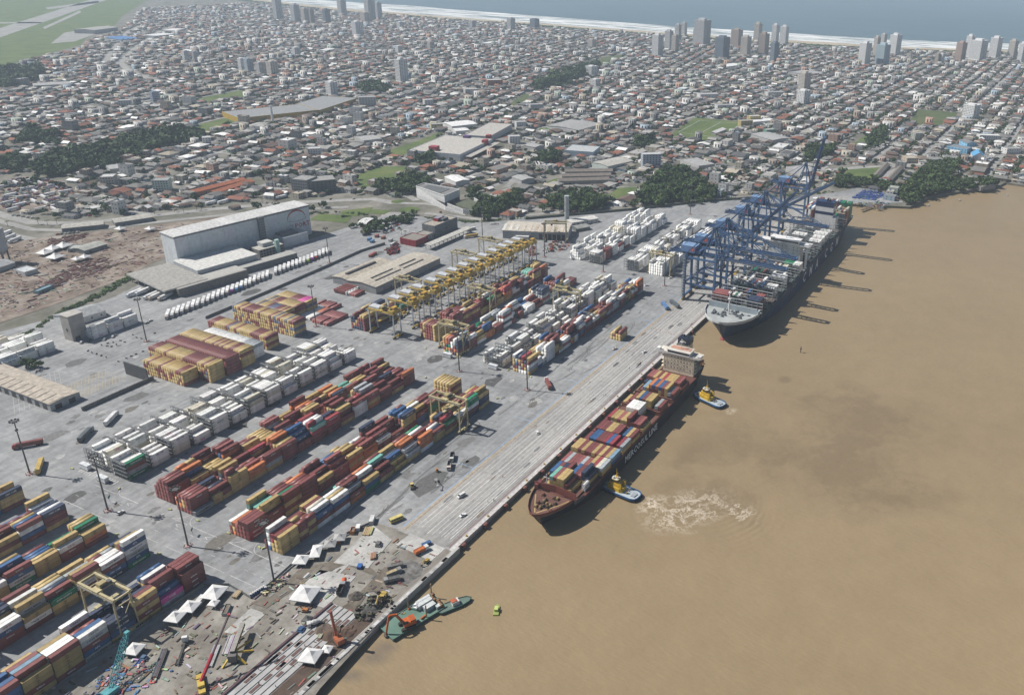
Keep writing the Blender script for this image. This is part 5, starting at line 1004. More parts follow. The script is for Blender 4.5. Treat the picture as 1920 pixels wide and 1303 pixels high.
for k in range(14):
 t0, t1 = [math.radians(175 - 165 * j / 14) for j in (k, k + 1)]; ww = .35 + 1.5 * math.sin(math.pi * (k + .5) / 14)
 em.add([(134 + 11 * math.cos(t0), -.28, 21 + 9.5 * math.sin(t0)), (134 + 11 * math.cos(t1), -.28, 21 + 9.5 * math.sin(t1)), (134 + (11 + ww) * math.cos(t1), -.28, 21 + (9.5 + ww) * math.sin(t1)), (134 + (11 + ww) * math.cos(t0), -.28, 21 + (9.5 + ww) * math.sin(t0))], [(0, 1, 2, 3)], RD)
for a, b in (((146, 22), (144.5, 19.5)), ((144.5, 19.5), (141, 19)), ((141, 19), (137, 18.6)), ((137, 18.6), (131, 19.2)), ((131, 19.2), (123, 21))): em.bar((a[0], -.28, a[1]), (b[0], -.28, b[1]), .12, .55, (.30, .31, .34))
em.build('emblem', M['print'], ic)
def part_box(name, a, col, top, m='wall', parent=ic): return MB().box(*a, col, top).build(name, M[m], parent)
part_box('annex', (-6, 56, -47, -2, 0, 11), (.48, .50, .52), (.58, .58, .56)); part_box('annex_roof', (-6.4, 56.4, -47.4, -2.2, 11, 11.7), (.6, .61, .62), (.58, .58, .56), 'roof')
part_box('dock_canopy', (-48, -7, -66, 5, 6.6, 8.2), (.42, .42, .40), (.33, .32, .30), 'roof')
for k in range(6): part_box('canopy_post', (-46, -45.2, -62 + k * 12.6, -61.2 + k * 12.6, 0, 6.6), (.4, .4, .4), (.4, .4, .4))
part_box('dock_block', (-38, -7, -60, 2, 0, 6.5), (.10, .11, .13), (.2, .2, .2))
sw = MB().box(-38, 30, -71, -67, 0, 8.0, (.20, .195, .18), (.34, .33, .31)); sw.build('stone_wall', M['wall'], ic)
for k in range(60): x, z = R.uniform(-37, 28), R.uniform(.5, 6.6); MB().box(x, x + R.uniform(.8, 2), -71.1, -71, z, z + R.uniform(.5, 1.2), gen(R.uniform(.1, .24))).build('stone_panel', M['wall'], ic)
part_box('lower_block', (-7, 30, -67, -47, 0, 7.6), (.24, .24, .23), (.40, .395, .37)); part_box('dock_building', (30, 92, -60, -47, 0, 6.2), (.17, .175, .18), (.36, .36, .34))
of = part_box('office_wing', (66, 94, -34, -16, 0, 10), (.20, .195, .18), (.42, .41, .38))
for k in range(8):
 for j in range(3): MB().box(67.5 + k * 3.3, 69.5 + k * 3.3, -34.1, -34, 1.4 + j * 3, 3.0 + j * 3, (.05, .06, .07)).build('window', M['glass'], of)
part_box('office_roof_house', (74, 86, -28, -18, 10, 14), (.44, .45, .45), (.5, .5, .48)); part_box('green_tower', (84, 88, -37, -33.5, 0, 17), (.34, .50, .46), (.4, .55, .5))
part_box('plant_room', (103, 133, -20, -1, 0, 11), (.58, .61, .64), (.5, .5, .5)); part_box('plant_roof', (105, 124, -16, -3, 11.05, 13), (.13, .14, .15), (.2, .2, .2))
# ---- sheds and offices
sh_ = building('transit_shed', 'long low tan roofed transit shed between flat stacks and the crane row', 'shed', (556, 546.5), 0, 95, 36, 7.5, (.30, .31, .31), (.42, .385, .33), 'gable', (0, 0, 0), 1.8)
for x, y, l in ((566, 556, 36), (606, 556, 30)): MB().box(x - 556, x - 556 + l, 9.2, 10.2, 8.4, 9.2, (.13, .13, .13)).build('roof_vent', M['roof'], sh_); MB().box(x - 556 + 2, x - 556 + l - 4, 16, 17, 9.2, 9.9, (.12, .12, .12)).build('roof_vent', M['roof'], sh_)
for k in range(9): MB().box(10.4 * k + .6, 10.4 * k + 9.8, -.12, .0, .5, 4.2, gen(R.uniform(.3, .4))).build('wall_panel', M['wall'], sh_)
sh2 = building('transit_shed', 'shorter tan roofed shed joined behind the long transit shed', 'shed', (558, 583), 0, 62, 20, 7, (.28, .29, .30), (.40, .36, .30), 'gable', (0, 0, 0), 1.2); MB().box(8, 48, 8.6, 11.2, 8.3, 9.6, (.12, .12, .13)).build('roof_vent', M['roof'], sh2)
building('red_office', 'small dark red flat roofed office beside the long canopy', 'office', (682, 605), 0, 21, 22, 6.8, (.30, .028, .04), (.24, .22, .20), 'flat', (2, 5, 4))
go = building('grey_office', 'square dark grey office with patterned walls and red rooftop room', 'office', (717, 606.5), 0, 41, 18, 14, (.16, .17, .18), (.36, .33, .28), 'flat', (0, 0, 0), par=.6)
for k in range(60): x, z = R.uniform(.5, 40), R.uniform(1, 12.6); MB().box(x, x + .5, -.1, 0, z, z + R.uniform(.8, 2.2), gen(R.choice((.09, .24)))).build('facade_strip', M['wall'], go)
for k in range(24): y, z = R.uniform(.5, 17), R.uniform(1, 12.6); MB().box(-.1, 0, y, y + .5, z, z + R.uniform(.8, 2.2), gen(R.choice((.1, .26)))).build('facade_strip', M['wall'], go)
MB().box(16, 27, 8, 15, 14, 18, (.3, .03, .04), (.25, .25, .3)).build('rooftop_room', M['wall'], go); MB().box(20, 30, 4, 10, 14, 17, (.14, .15, .16)).build('rooftop_room', M['wall'], go)
building('link_building', 'low grey link building between red and grey offices', 'office', (703.5, 608), 0, 13, 15, 6.5, (.3, .3, .29), (.3, .28, .25), 'flat', (1, 3, 0))
cn = thing('canopy', 'long pale canopy roof on posts in front of the red and grey offices', 'canopy', (681, 583, -.12)); MB().box(0, 75, 0, 9, 5.4, 6.1, (.45, .44, .41)).build('roof', M['roof'], cn)
for k in range(11):
 for y in (1, 8): MB().box(1 + k * 7.2, 1.4 + k * 7.2, y, y + .4, 0, 5.4, (.3, .3, .3)).build('post', M['steel'], cn)
gt = thing('gatehouse', 'gatehouse with white curved roof at the port entrance', 'gatehouse', (705, 697, -.12), .15); g_ = MB()
for k in range(8):
 a0, a1 = math.pi * k / 8, math.pi * (k + 1) / 8; g_.add([(11 - 11 * math.cos(a0), 0, 5 + 3 * math.sin(a0)), (11 - 11 * math.cos(a1), 0, 5 + 3 * math.sin(a1)), (11 - 11 * math.cos(a1), 12, 5 + 3 * math.sin(a1)), (11 - 11 * math.cos(a0), 12, 5 + 3 * math.sin(a0))], [(0, 1, 2, 3)], gen(.62))
g_.build('roof', M['roof'], gt)
for x in (1, 7.5, 14, 20.5): MB().box(x, x + 1.4, 2, 10, 0, 5, (.25, .09, .09)).build('booth', M['wall'], gt)
sx, sy = 756.5, 541.5; srz = math.atan2(-69.1, 29.3)
ms = building('maintenance_shed', 'maintenance shed with cream and pale roof strips beside the grey chimney', 'shed', (sx, sy), srz, 75, 36, 9.5, (.30, .31, .32), (.50, .46, .40), 'gable', (0, 0, 0), 2.2)
for k in range(6): MB().box(42 + k * 5.2, 46 + k * 5.2, -.12, .02, 0, 7, (.05, .055, .06)).build('door', M['gear'], ms)
for k in range(10): MB().bar((1 + k * 7.4, 0, 9.75), (1 + k * 7.4, 18, 11.9), 3.4, .08, R.choice(((.56, .5, .42), (.62, .6, .56), (.45, .38, .3)))).build('roof_strip', M['roof'], ms)
x, y = G(1063, 417); MB().lathe([(3.0, 0), (2.8, 33)], (.34, .36, .37), 14, (0, 0)); ch = thing('chimney', 'tall grey cylindrical chimney beside the maintenance shed', 'chimney', (x, y, -.12)); MB().lathe([(2.9, 0), (2.7, 32.5)], (.34, .36, .38), 16).build('shaft', M['conc'], ch); MB().lathe([(2.95, 32.5), (2.95, 33.6)], (.42, .44, .46), 16).build('rim', M['conc'], ch)
building('white_hut', 'white flat roofed hut in front of the maintenance shed', 'hut', G(965, 451), srz, 16, 7, 4.5, gen(.5), gen(.6), 'flat', (1, 3, 0))
building('site_office', 'grey low office with stepped pale roofs beyond the chimney', 'office', G(1072, 425), -.5, 38, 12, 4.5, (.5, .5, .5), (.58, .57, .54), 'mono', (1, 6, 0), 1.0); building('open_shed', 'dark open sided shed beyond the chimney', 'shed', G(1082, 435), -.5, 18, 12, 4, (.15, .16, .16), (.28, .29, .28), 'gable', (0, 0, 0), 1.4)
lw = building('low_warehouse', 'long low warehouse with tan roof at the edge of the parking lanes', 'warehouse', (281.5, 589), 0, 20.5, 112, 6, (.36, .37, .37), (.43, .38, .32), 'gable', (0, 0, 0), 1.0)
for k in range(2): MB().box(3 + k * 9.5, 7.5 + k * 9.5, -.1, .02, 0, 3.8, (.05, .05, .055)).build('door', M['gear'], lw)
for k in range(12): MB().box(-.1, .02, 4 + k * 9, 9 + k * 9, 0, 4.2, (.06, .06, .065)).build('door', M['gear'], lw)
for k in range(14): MB().bar((-.3, k * 8 + .5, 6.3), (10.2, k * 8 + .5, 7.22), .25, .2, (.30, .27, .23)).build('roof_rib', M['roof'], lw)
tb = thing('concrete_tower', 'plain square concrete tower among the white landward containers', 'tower', (357.5, 685.8, -.12)); MB().box(0, 12, 0, 11, 0, 21.5, (.40, .38, .35), (.40, .38, .35)).build('wall', M['conc'], tb); MB().box(-.3, 12.3, -.3, 11.3, 21.5, 22.1, (.42, .4, .37)).build('roof', M['conc'], tb); MB().box(2, 6, -.1, .0, 0, 3.5, (.1, .1, .1)).build('door', M['gear'], tb)
MB().box(-.1, 0, 3.5, 6.5, 9, 9.6, (.05, .08, .1)).box(-.1, 0, 4.4, 5.6, 8, 11, (.05, .08, .1)).build('emblem', M['print'], tb)
building('grey_shed', 'grey gable roofed shed behind the concrete tower', 'shed', (372, 716), -.12, 31, 24, 5.5, (.55, .56, .56), (.30, .31, .32), 'gable', (1, 4, 0), 3.0)
# ---- walls
wl_ = thing('boundary_wall', 'dark concrete boundary wall between parking lanes and empty stacks', 'wall', (292, 571.5, -.12)); MB().box(0, 54, 0, .5, 0, 3.0, (.16, .16, .16)).build('panel_wall', M['conc'], wl_); MB().box(49.6, 50.4, .5, 26, 0, 10.5, (.10, .10, .105)).build('end_screen', M['conc'], wl_)
for k in range(10): MB().box(k * 5.6, k * 5.6 + .5, -.35, .85, 0, 3.2, (.2, .2, .2)).build('pier', M['conc'], wl_)
P_ = GP([(290, 600), (440, 560), (560, 535), (640, 500), (652, 490)])
bw = thing('boundary_wall', 'low dark boundary wall beside the lorry road', 'wall', (0, 0, -.12)); P_ = [(440, 634), (520, 637), (590, 641), (640, 645), (672, 640)]
for a, b in zip(P_, P_[1:]): MB().bar((a[0], a[1], 1.3), (b[0], b[1], 1.3), .5, 2.6, (.15, .155, .16)).build('panel_wall', M['conc'], bw)
pw = thing('perimeter_wall', 'long dark perimeter wall along the port road', 'wall', (0, 0, -.12)); P_ = GP([(985, 412), (1100, 402), (1190, 394), (1245, 388), (1320, 379), (1420, 372)])
for a, b in zip(P_, P_[1:]): MB().bar((a[0], a[1], 1.5), (b[0], b[1], 1.5), .5, 3.0, (.09, .11, .10)).build('panel_wall', M['conc'], pw)
# ---- vehicles
def lorry(lab, cabc, boxc, L=14.0, tarp=False):
 t = thing('lorry', lab, 'lorry', group='white lorries parked in the long row')
 c = MB().prism([(0, 0), (2.3, 0), (2.3, .9), (2.15, 2.2), (1.5, 2.9), (0, 2.9)], -1.22, 1.22, (1, 1, 1)); c.v = [(p[0] + L / 2 + .4, p[2], p[1] + .7) for p in c.v]; c = c.build('cab', M['gear'], t, color := (0, 0, 0)); c.color = (*cabc, 1); c['tint'] = 1
 MB().box(L / 2 + 2.5, L / 2 + 2.66, -1.05, 1.05, 2.05, 2.9, (.03, .04, .05)).build('windscreen', M['glass'], c)
 MB().box(-L / 2, L / 2, -1.25, 1.25, 1.15, 3.95, boxc).build('trailer', M['box'], t)
 MB().box(-L / 2 + .4, L / 2 + 2, -.5, .5, .8, 1.15, (.06, .06, .06)).build('chassis', M['gear'], t)
 for x in (L / 2 + 1.8, L / 2 - 1, -L / 2 + 1.2, -L / 2 + 2.5, -L / 2 + 3.8):
  for y in (-1, 1): MB().tube((x, y - .2, .5), (x, y + .2, .5), .5, (.02, .02, .02), 8).build('wheel', M['paint'], t)
 return t
LC = ((.6, .6, .6), (.6, .6, .6), (.62, .62, .62), (.6, .6, .6), (.55, .5, .45), (.6, .6, .6))
l0 = None; pz = [(350, 1150), (400, 1135), (443, 1115), (487, 1100), (535, 1080), (582, 1060), (625, 1045), (675, 1025), (720, 1005), (765, 985), (810, 965), (852, 950), (893, 930), (938, 915), (980, 900), (1020, 882), (1060, 865), (1097, 850), (1138, 830), (1180, 812), (1215, 800), (1255, 785), (1330, 750), (1370, 735), (1408, 720), (1447, 705), (1485, 690), (1520, 680), (1553, 665), (1587, 655), (1623, 640), (1660, 625), (1694, 610), (1728, 595), (1762, 580), (1800, 572)]
for i, (a, b) in enumerate(pz):
 x, y = G(240 + a / 4.8, 360 + b / 4.8); x += 6.3; y += 6.6; lab = 'white lorry %s from the near end of the long lorry row' % ORD[i] if i < 30 else 'white lorry %s from the far end of the long lorry row' % ORD[len(pz) - 1 - i]
 cc = {13: (.22, .05, .25), 14: (.1, .25, .5), 15: (.08, .2, .5), 30: (.35, .5, .05), 31: (.3, .06, .35), 32: (.5, .06, .05)}.get(i, R.choice(LC))
 if l0 is None: l0 = lorry(lab, cc, gen(.72)); l0.location = (x, y, -.12); l0.rotation_euler = (0, 0, math.radians(226))
 else: copy_tree(l0, (x, y, -.12), math.radians(226 + R.uniform(-1, 1)), lab, tint=cc)
for i, (a, b) in enumerate(((40, 935), (120, 920), (195, 955), (235, 960), (320, 965))):
 x, y = G(240 + a / 4.8, 360 + b / 4.8); c = copy_tree(l0, (x + 4, y + 1, -.12), math.radians(190), 'white lorry docked under the cold store canopy, %s from the left' % ORD[i], tint=R.choice(((.6, .6, .6), (.5, .55, .6), (.5, .42, .35)))); c['group'] = 'lorries docked at the cold store'
for px, py, a, cc, lab in ((885, 445, 2.6, (.62, .6, .6), 'white cabbed lorry with yellow box beside the long canopy'), (688, 438, 3.5, (.05, .06, .09), 'dark cabbed lorry with yellow box on the port entrance road'), (75, 880, .9, (.5, .35, .1), 'yellow lorry beside the mast near the corner blocks'), (58, 836, 2.5, (.3, .08, .08), 'rust red lorry turning on the empty crossing lane'), (1266, 574, .9, (.12, .14, .2), 'dark lorry with grey container by the quay cranes'), (1247, 577, .75, (.3, .2, .3), 'lorry with blue container close to the nearest quay crane'), (208, 790, .55, (.6, .6, .62), 'white lorry parked near the long wall'), (160, 820, .55, (.25, .27, .3), 'grey flat trailer lorry near the long wall'), (1028, 724, .78, (.66, .66, .66), 'white cabbed lorry driving along the far quayside block')):
 t = copy_tree(l0, (*G(px, py), -.12), a, lab, tint=cc); t['group'] = 'lorries moving about the port'
 bc = (.46, .32, .09) if 'yellow' in lab else (.2, .06, .05) if 'rust' in lab or 'far quayside' in lab else (.1, .12, .13) if 'grey' in lab or 'dark' in lab else (.09, .19, .38) if 'blue' in lab else None
 if bc:
  for k in t.children:
   if k.name.startswith('trailer'): k.color = tuple(v / .72 for v in bc) + (1,)
for k in range(5):
 x, y = (541 + 3.6 * k, 577); t = copy_tree(l0, (x, y, -.12), -math.pi / 2, 'rust red box lorry %s of five beside the shed' % ORD[k], tint=(.6, .6, .6)); t['group'] = 'rust red lorries beside the shed'
 for q in t.children:
  if q.name.startswith('trailer'): q.color = (.25, .08, .07, 1)
def carmesh(van=False, pick=False):
 body = [(-2.2, .35), (2.2, .35), (2.25, .8), (1.2, .95), (-2.2, .98)] if not van else [(-2.7, .35), (2.7, .35), (2.7, 1.1), (1.9, 1.4), (1.2, 2.25), (-2.7, 2.3)]
 m = MB().prism(body, -.9, .9, (1, 1, 1)); m.v = [(p[0], p[2], p[1]) for p in m.v]
 g = MB()
 if van: g.box(-2.2, 1.1, -.93, .93, 1.3, 1.95, (.04, .05, .06)); g.add([(1.95, -.8, 1.42), (1.95, .8, 1.42), (1.28, .8, 2.2), (1.28, -.8, 2.2)], [(0, 1, 2, 3)], (.04, .05, .06))
 else: g.prism([(-1.9 if not pick else -.5, .95), (1.15, .95), (.45, 1.48), (-1.3 if not pick else -.4, 1.48)], -.78, .78, (.05, .06, .07)); g.v = [(p[0], p[2], p[1]) for p in g.v]; m.box(-1.25 if not pick else -.4, .42, -.74, .74, 1.46, 1.52, (1, 1, 1))
 wh = MB()
 return m.mesh('car_body', M['gear']), g.mesh('car_glass', M['glass'])
WHM = MB().tube((0, -.12, .32), (0, .12, .32), .32, (.02, .02, .02), 8).mesh('wheel', M['paint'])
CARM = {'car': carmesh(), 'van': carmesh(True), 'pickup': carmesh(False, True)}
def car(px, py, rz, col, lab, kind='car', group='cars and vans about the quay', xy=None):
 t = thing(kind if kind != 'pickup' else 'pickup_truck', lab, kind, (*(xy or G(px, py)), -.02 if xy is None and py > 600 else -.12), rz, group); b, g = CARM[kind]
 put(b, 'body', t, color=col); put(g, 'window', t)
 for x in (-1.4, 1.4):
  for y in (-.82, .82): put(WHM, 'wheel', t, (x, y, 0))
WC = gen(.72)
for a in ((749, 972, 2.7, WC, 'small white car beside the yellow bus'), (1008, 812, .8, WC, 'white car alone in the middle of the quay lanes'), (1153, 655, 2.6, (.6, .5, .45), 'white and orange car near the apron stack'), (1208, 661, 2.8, WC, 'white car on the shadowed quay lanes near the feeder bridge'), (226, 962, .1, gen(.6), 'white car at the foot of the mast by the yellow stacks'), (1212, 536, 2.4, WC, 'white car near the blue quay cranes'), (1257, 522, 2.6, WC, 'white car beside the second distant mast'), (820, 560, .4, WC, 'white car under the parked crane row'), (1090, 543, .5, WC, 'white car beside the far white block'), (275, 606, .2, gen(.5), 'silver car nearest the near end of the lorry row'), (282, 602, .2, WC, 'white car beside the silver one near the lorry row'), (212, 632, .7, WC, 'white car below the white block by the tower'), (196, 637, .7, WC, 'white car between the tower and parking lanes'), (153, 643, .6, WC, 'white car at the foot of the concrete tower'), (168, 640, .6, (.05, .06, .08), 'dark car at the foot of the concrete tower')): car(*a)
car(865, 931, 2.9, gen(.66), 'white van on the quay lanes', 'van'); car(868, 967, 2.85, WC, 'white pickup near the quay edge', 'pickup'); car(1158, 424, .3, (.4, .05, .04), 'red pickup by the maintenance shed', 'pickup')
bs = thing('bus', 'small yellow bus parked near the end of the quay', 'bus', (*G(743, 976), -.1), 2.75); MB().box(-3.8, 3.8, -1.25, 1.25, .5, 2.9, (.55, .44, .10), (.6, .52, .2)).build('body', M['gear'], bs)
for k in range(5):
 for y in (-1.28, 1.25): MB().box(-3.3 + k * 1.35, -2.2 + k * 1.35, y, y + .03, 1.6, 2.5, (.05, .06, .07)).build('window', M['glass'], bs)
MB().box(3.8, 3.84, -1.1, 1.1, 1.4, 2.6, (.05, .06, .07)).build('windscreen', M['glass'], bs)
for x in (-2.4, 2.4):
 for y in (-1.1, 1.1): put(WHM, 'wheel', bs, (x, y, 0)).scale = (1.5, 1.2, 1.5)
tag(put(CM[6.06], 'office_container', None, (*G(700, 984), -.1), .55, None, gen(.7)), 'white container hut at the end of the quay', 'container hut')
rl_ = thing('road_roller', 'yellow road roller standing on the asphalt above the quay', 'road roller', (*G(773, 914), -.12), 3.9); MB().tube((1.9, -1.1, .8), (1.9, 1.1, .8), .8, (.06, .06, .06), 14).build('drum', M['gear'], rl_); MB().box(-2.4, .9, -1, 1, .7, 1.7, (.6, .44, .09)).build('body', M['gear'], rl_); MB().box(-1.2, .5, -.9, .9, 1.7, 2.9, (.05, .05, .05)).box(-1.3, .6, -1, 1, 2.9, 3.05, (.65, .52, .2)).build('cab', M['gear'], rl_)
for y in (-.95, .95): MB().tube((-1.5, y - .25, .75), (-1.5, y + .25, .75), .75, (.02, .02, .02), 10).build('wheel', M['paint'], rl_)
def tipper(px, py, rz, cabc, bodyc, lab, full=None, z=-.05, group='tipper lorries of the building site'):
 t = thing('tipper_lorry', lab, 'tipper lorry', (*G(px, py), z), rz, group)
 MB().box(2.2, 4.2, -1.25, 1.25, .8, 3.0, cabc).build('cab', M['gear'], t); MB().box(4.2, 4.24, -1.1, 1.1, 1.9, 2.7, (.04, .05, .06)).build('windscreen', M['glass'], t)
 b = MB().box(-4, 2, -1.3, 1.3, 1.1, 1.3, bodyc)
 for a in ((-4, 2, -1.3, -1.18), (-4, 2, 1.18, 1.3), (-4, -3.9, -1.18, 1.18), (1.9, 2, -1.18, 1.18)): b.box(*a, 1.3, 2.9, bodyc)
 b.build('tipper_body', M['gear'], t); MB().box(-4, 4, -.5, .5, .7, 1.1, (.05, .05, .05)).build('chassis', M['gear'], t)
 if full: MB().box(-3.88, 1.88, -1.17, 1.17, 1.3, 2.7, full).build('load', M['soil'], t)
 for x in (3.2, -1.4, -2.8):
  for y in (-1.05, 1.05): MB().tube((x, y - .2, .5), (x, y + .2, .5), .5, (.02, .02, .02), 8).build('wheel', M['paint'], t)
tipper(848, 860, 3.7, gen(.6), (.10, .11, .12), 'white cabbed tipper lorry, farther of two on the asphalt', None, -.12); tipper(843, 876, 3.7, (.6, .5, .45), (.2, .2, .2), 'white and red cabbed tipper lorry, nearer of two on the asphalt', None, -.12)
tipper(790, 1035, -.35, gen(.66), (.55, .16, .05), 'orange tipper lorry with white cab by the quay end', (.5, .15, .05)); tipper(742, 1065, 2.4, gen(.22), gen(.2), 'grey tipper lorry, farthest of three in the gravel bay', (.16, .15, .14)); tipper(738, 1077, -.5, gen(.25), gen(.24), 'grey tipper lorry with pale load, middle of three in the gravel bay', (.42, .34, .2)); tipper(736, 1090, 2.4, gen(.3), gen(.2), 'grey tipper lorry, nearest of three in the gravel bay', (.12, .12, .12)); tipper(640, 1108, .5, (.3, .33, .36), gen(.06), 'black bodied tipper lorry beside the orange tank')
fk = thing('forklift', 'small orange forklift near the two tipper lorries', 'forklift', (*G(820, 884), -.12), 4); MB().box(-1.2, .8, -.7, .7, .4, 1.3, (.55, .22, .04)).build('body', M['gear'], fk); MB().box(-.7, .5, -.65, .65, 1.3, 2.2, (.05, .05, .05)).box(-.8, .6, -.7, .7, 2.2, 2.3, (.55, .22, .04)).build('cab', M['gear'], fk); MB().box(.85, .95, -.5, -.35, .2, 3, (.1, .1, .1)).box(.85, .95, .35, .5, .2, 3, (.1, .1, .1)).box(.95, 2, -.45, .45, .2, .28, (.1, .1, .1)).build('mast', M['gear'], fk)
for x in (-.8, .5):
 for y in (-.7, .7): put(WHM, 'wheel', fk, (x, y, 0))
bl_ = thing('boom_lift', 'grey boom lift with spread arms on the asphalt above the quay', 'boom lift', (*G(818, 902), -.12), .9); MB().box(-1.4, 1.4, -1, 1, .4, 1.5, gen(.25)).build('base', M['gear'], bl_); MB().bar((0, 0, 1.5), (-5, .6, 4.5), .35, .4, gen(.45)).build('boom', M['gear'], bl_); MB().bar((-5, .6, 4.5), (-9, 1, 3.0), .3, .35, gen(.4)).build('arm', M['gear'], bl_); MB().box(-10, -8.8, .5, 1.6, 2.4, 3.4, gen(.4)).build('basket', M['gear'], bl_)
for x in (-1, 1):
 for y in (-1, 1): put(WHM, 'wheel', bl_, (x, y, 0))
# ================================================================ building site
def tent(px, py, lx, ly, h, rz, lab, col=gen(.68), z=-.05):
 t = thing('tent', lab, 'tent', (*G(px, py), z), rz, 'white site tents'); a, b = lx / 2, ly / 2
 c = MB().add([(-a, -b, h), (a, -b, h), (a, b, h), (-a, b, h), (-a, -b, h - .5), (a, -b, h - .5), (a, b, h - .5), (-a, b, h - .5), (0, 0, h + min(lx, ly) * .32), (-a * .4, -b * .4, h + min(lx, ly) * .15), (a * .4, -b * .4, h + min(lx, ly) * .15), (a * .4, b * .4, h + min(lx, ly) * .15), (-a * .4, b * .4, h + min(lx, ly) * .15)],
    [(0, 1, 10, 9), (1, 2, 11, 10), (2, 3, 12, 11), (3, 0, 9, 12), (9, 10, 8), (10, 11, 8), (11, 12, 8), (12, 9, 8), (4, 5, 1, 0), (5, 6, 2, 1), (6, 7, 3, 2), (7, 4, 0, 3)], col)
 c.build('canopy', M['tarp'], t)
 for x in (-a, a):
  for y in (-b, b): MB().tube((x * .97, y * .97, 0), (x * .97, y * .97, h), .07, gen(.5), 5).build('pole', M['steel'], t)
 return t
for a in ((574, 1121, 11.5, 11.5, 3.2, .3, 'biggest white tent, on the pale slab in the middle of the site'), (404, 1118, 10, 9, 3, .3, 'large white tent between red containers and the blue toilets'), (402, 1137, 4.4, 4.4, 2.6, .3, 'small white tent in front of the large one near red containers'), (358, 1144, 7.6, 7.6, 2.8, .3, 'white tent second along the corner block'), (330, 1163, 7.6, 7.6, 2.8, .3, 'white tent third along the corner block'), (254, 1224, 7, 7, 2.8, .3, 'dusty white tent beside the turquoise boom'), (566, 1056, 7.4, 7.4, 2.8, .45, 'white tent at the corner of the quayside block'), (594, 1040, 10.5, 5.5, 2.8, .6, 'long white tent below the yellow stack'), (584, 1237, 8.6, 8.6, 3, .3, 'white tent on the half built deck'), (614, 1223, 4.6, 4.6, 2.4, .3, 'small white tent behind the tent on the deck')): tent(*a)
tent(620, 1026, 6.5, 6.5, 2.8, .6, 'grey tent nearest the orange tank', gen(.34)); tent(638, 1014, 6.5, 6.5, 2.8, .6, 'grey tent behind the other grey tent', gen(.38)); tent(577, 1166, 4, 4, 2.4, .2, 'small dark grey tent beside the concrete mixer', gen(.08))
for i, (px, py, lx, ly, lab) in enumerate(((105, 486, 13, 13, 'white tent nearest the camera in the earthworks tent group'), (85, 478, 12, 12, 'white tent left in the earthworks tent group'), (100, 470, 12, 12, 'white tent behind in the earthworks tent group'), (120, 465, 14, 13, 'white tent right in the earthworks tent group'), (160, 486, 9, 9, 'white tent alone on the red earthworks'), (145, 490, 8, 8, 'smaller white tent alone on the red earthworks'), (226, 433, 9, 9, 'white tent near the long striped shed'), (282, 433, 9, 9, 'white tent left of the cold store roof'))): tent(px, py, lx, ly, 3.2, .2, lab, gen(.66), -.2)[ 'group'] = 'tents on the red earthworks'
mc = thing('mobile_crane', 'yellow mobile crane with long red and dark telescopic boom', 'mobile crane', (*G(378, 1286), -.05), 1.0)
MB().box(-6, 6, -1.4, 1.4, .8, 1.9, (.5, .36, .07)).build('carrier', M['gear'], mc); MB().box(-3, 1.5, -1.4, 1.4, 1.9, 3.2, (.55, .40, .08)).build('house', M['gear'], mc); MB().box(1.5, 3, .2, 1.4, 1.9, 3.6, (.05, .06, .07), (.5, .36, .07)).build('cab', M['gear'], mc)
p0 = Vector((*G(378, 1286), 2.5)); p1 = Vector((*G(429, 1152, 24), 24)); d_ = Matrix.Rotation(-1.0, 3, 'Z') @ (p1 - p0); pm = (d_.x * .42, d_.y * .42, 2.5 + d_.z * .42); pe = (d_.x, d_.y, 2.5 + d_.z)
MB().bar((0, 0, 2.5), pm, 1.0, 1.2, (.38, .03, .05)).build('boom_base', M['gear'], mc); MB().bar(pm, pe, .65, .8, (.13, .10, .11)).build('boom_extension', M['gear'], mc); MB().box(pe[0] - .6, pe[0] + .6, pe[1] - .6, pe[1] + .6, pe[2] - .4, pe[2] + .5, (.4, .05, .07)).build('boom_head', M['gear'], mc)
for x in (-4.6, -3, 3, 4.6):
 for y in (-1.2, 1.2): MB().tube((x, y - .25, .65), (x, y + .25, .65), .65, (.02, .02, .02), 9).build('wheel', M['paint'], mc)
lc = thing('lattice_crane', 'turquoise lattice crane boom leaning beside the corner block', 'lattice crane', (*G(208, 1300), -.05)); TQ = (.10, .34, .38)
a0 = Vector((0, 0, 1.5)); x, y = G(238, 1186, 15); a1 = Vector((x - lc.location.x, y - lc.location.y, 15)); ax = (a1 - a0).normalized(); sx_ = ax.cross(Vector((0, 0, 1))).normalized(); sz_ = sx_.cross(ax); L_ = (a1 - a0).length; m = MB(); n_ = 13
def lp(i, u, v): w_ = 1.1 * min(1, .45 + i / n_ * 2.2, .5 + (n_ - i) * .25); return tuple(a0 + ax * (L_ * i / n_) + sx_ * (u * w_) + sz_ * (v * w_))
for u, v in ((-1, -1), (1, -1), (1, 1), (-1, 1)):
 for i in range(n_): m.tube(lp(i, u, v), lp(i + 1, u, v), .16, TQ, 4)
for i in range(n_):
 for (u, v), (u2, v2) in (((-1, -1), (1, -1)), ((1, -1), (1, 1)), ((1, 1), (-1, 1)), ((-1, 1), (-1, -1))): m.tube(lp(i, u, v), lp(i + 1, u2, v2), .10, TQ, 4); m.tube(lp(i, u, v), lp(i, u2, v2), .10, TQ, 4)
m.build('boom', M['gear'], lc); MB().box(-3, 3, -2, 2, .2, 2.6, TQ).build('base', M['gear'], lc); MB().box(a1.x - .9, a1.x + .9, a1.y - .9, a1.y + .9, 14.4, 15.8, TQ).build('boom_head', M['gear'], lc)
dr = thing('drilling_rig', 'yellow drilling rig lowered on outriggers with a long black mast', 'drilling rig', (*G(440, 1235), -.05), .62); m = MB().box(-1, 17, -1.0, 1.0, 4.2, 5.8, (.05, .05, .05), (.3, .29, .27)); m.build('mast', M['gear'], dr)
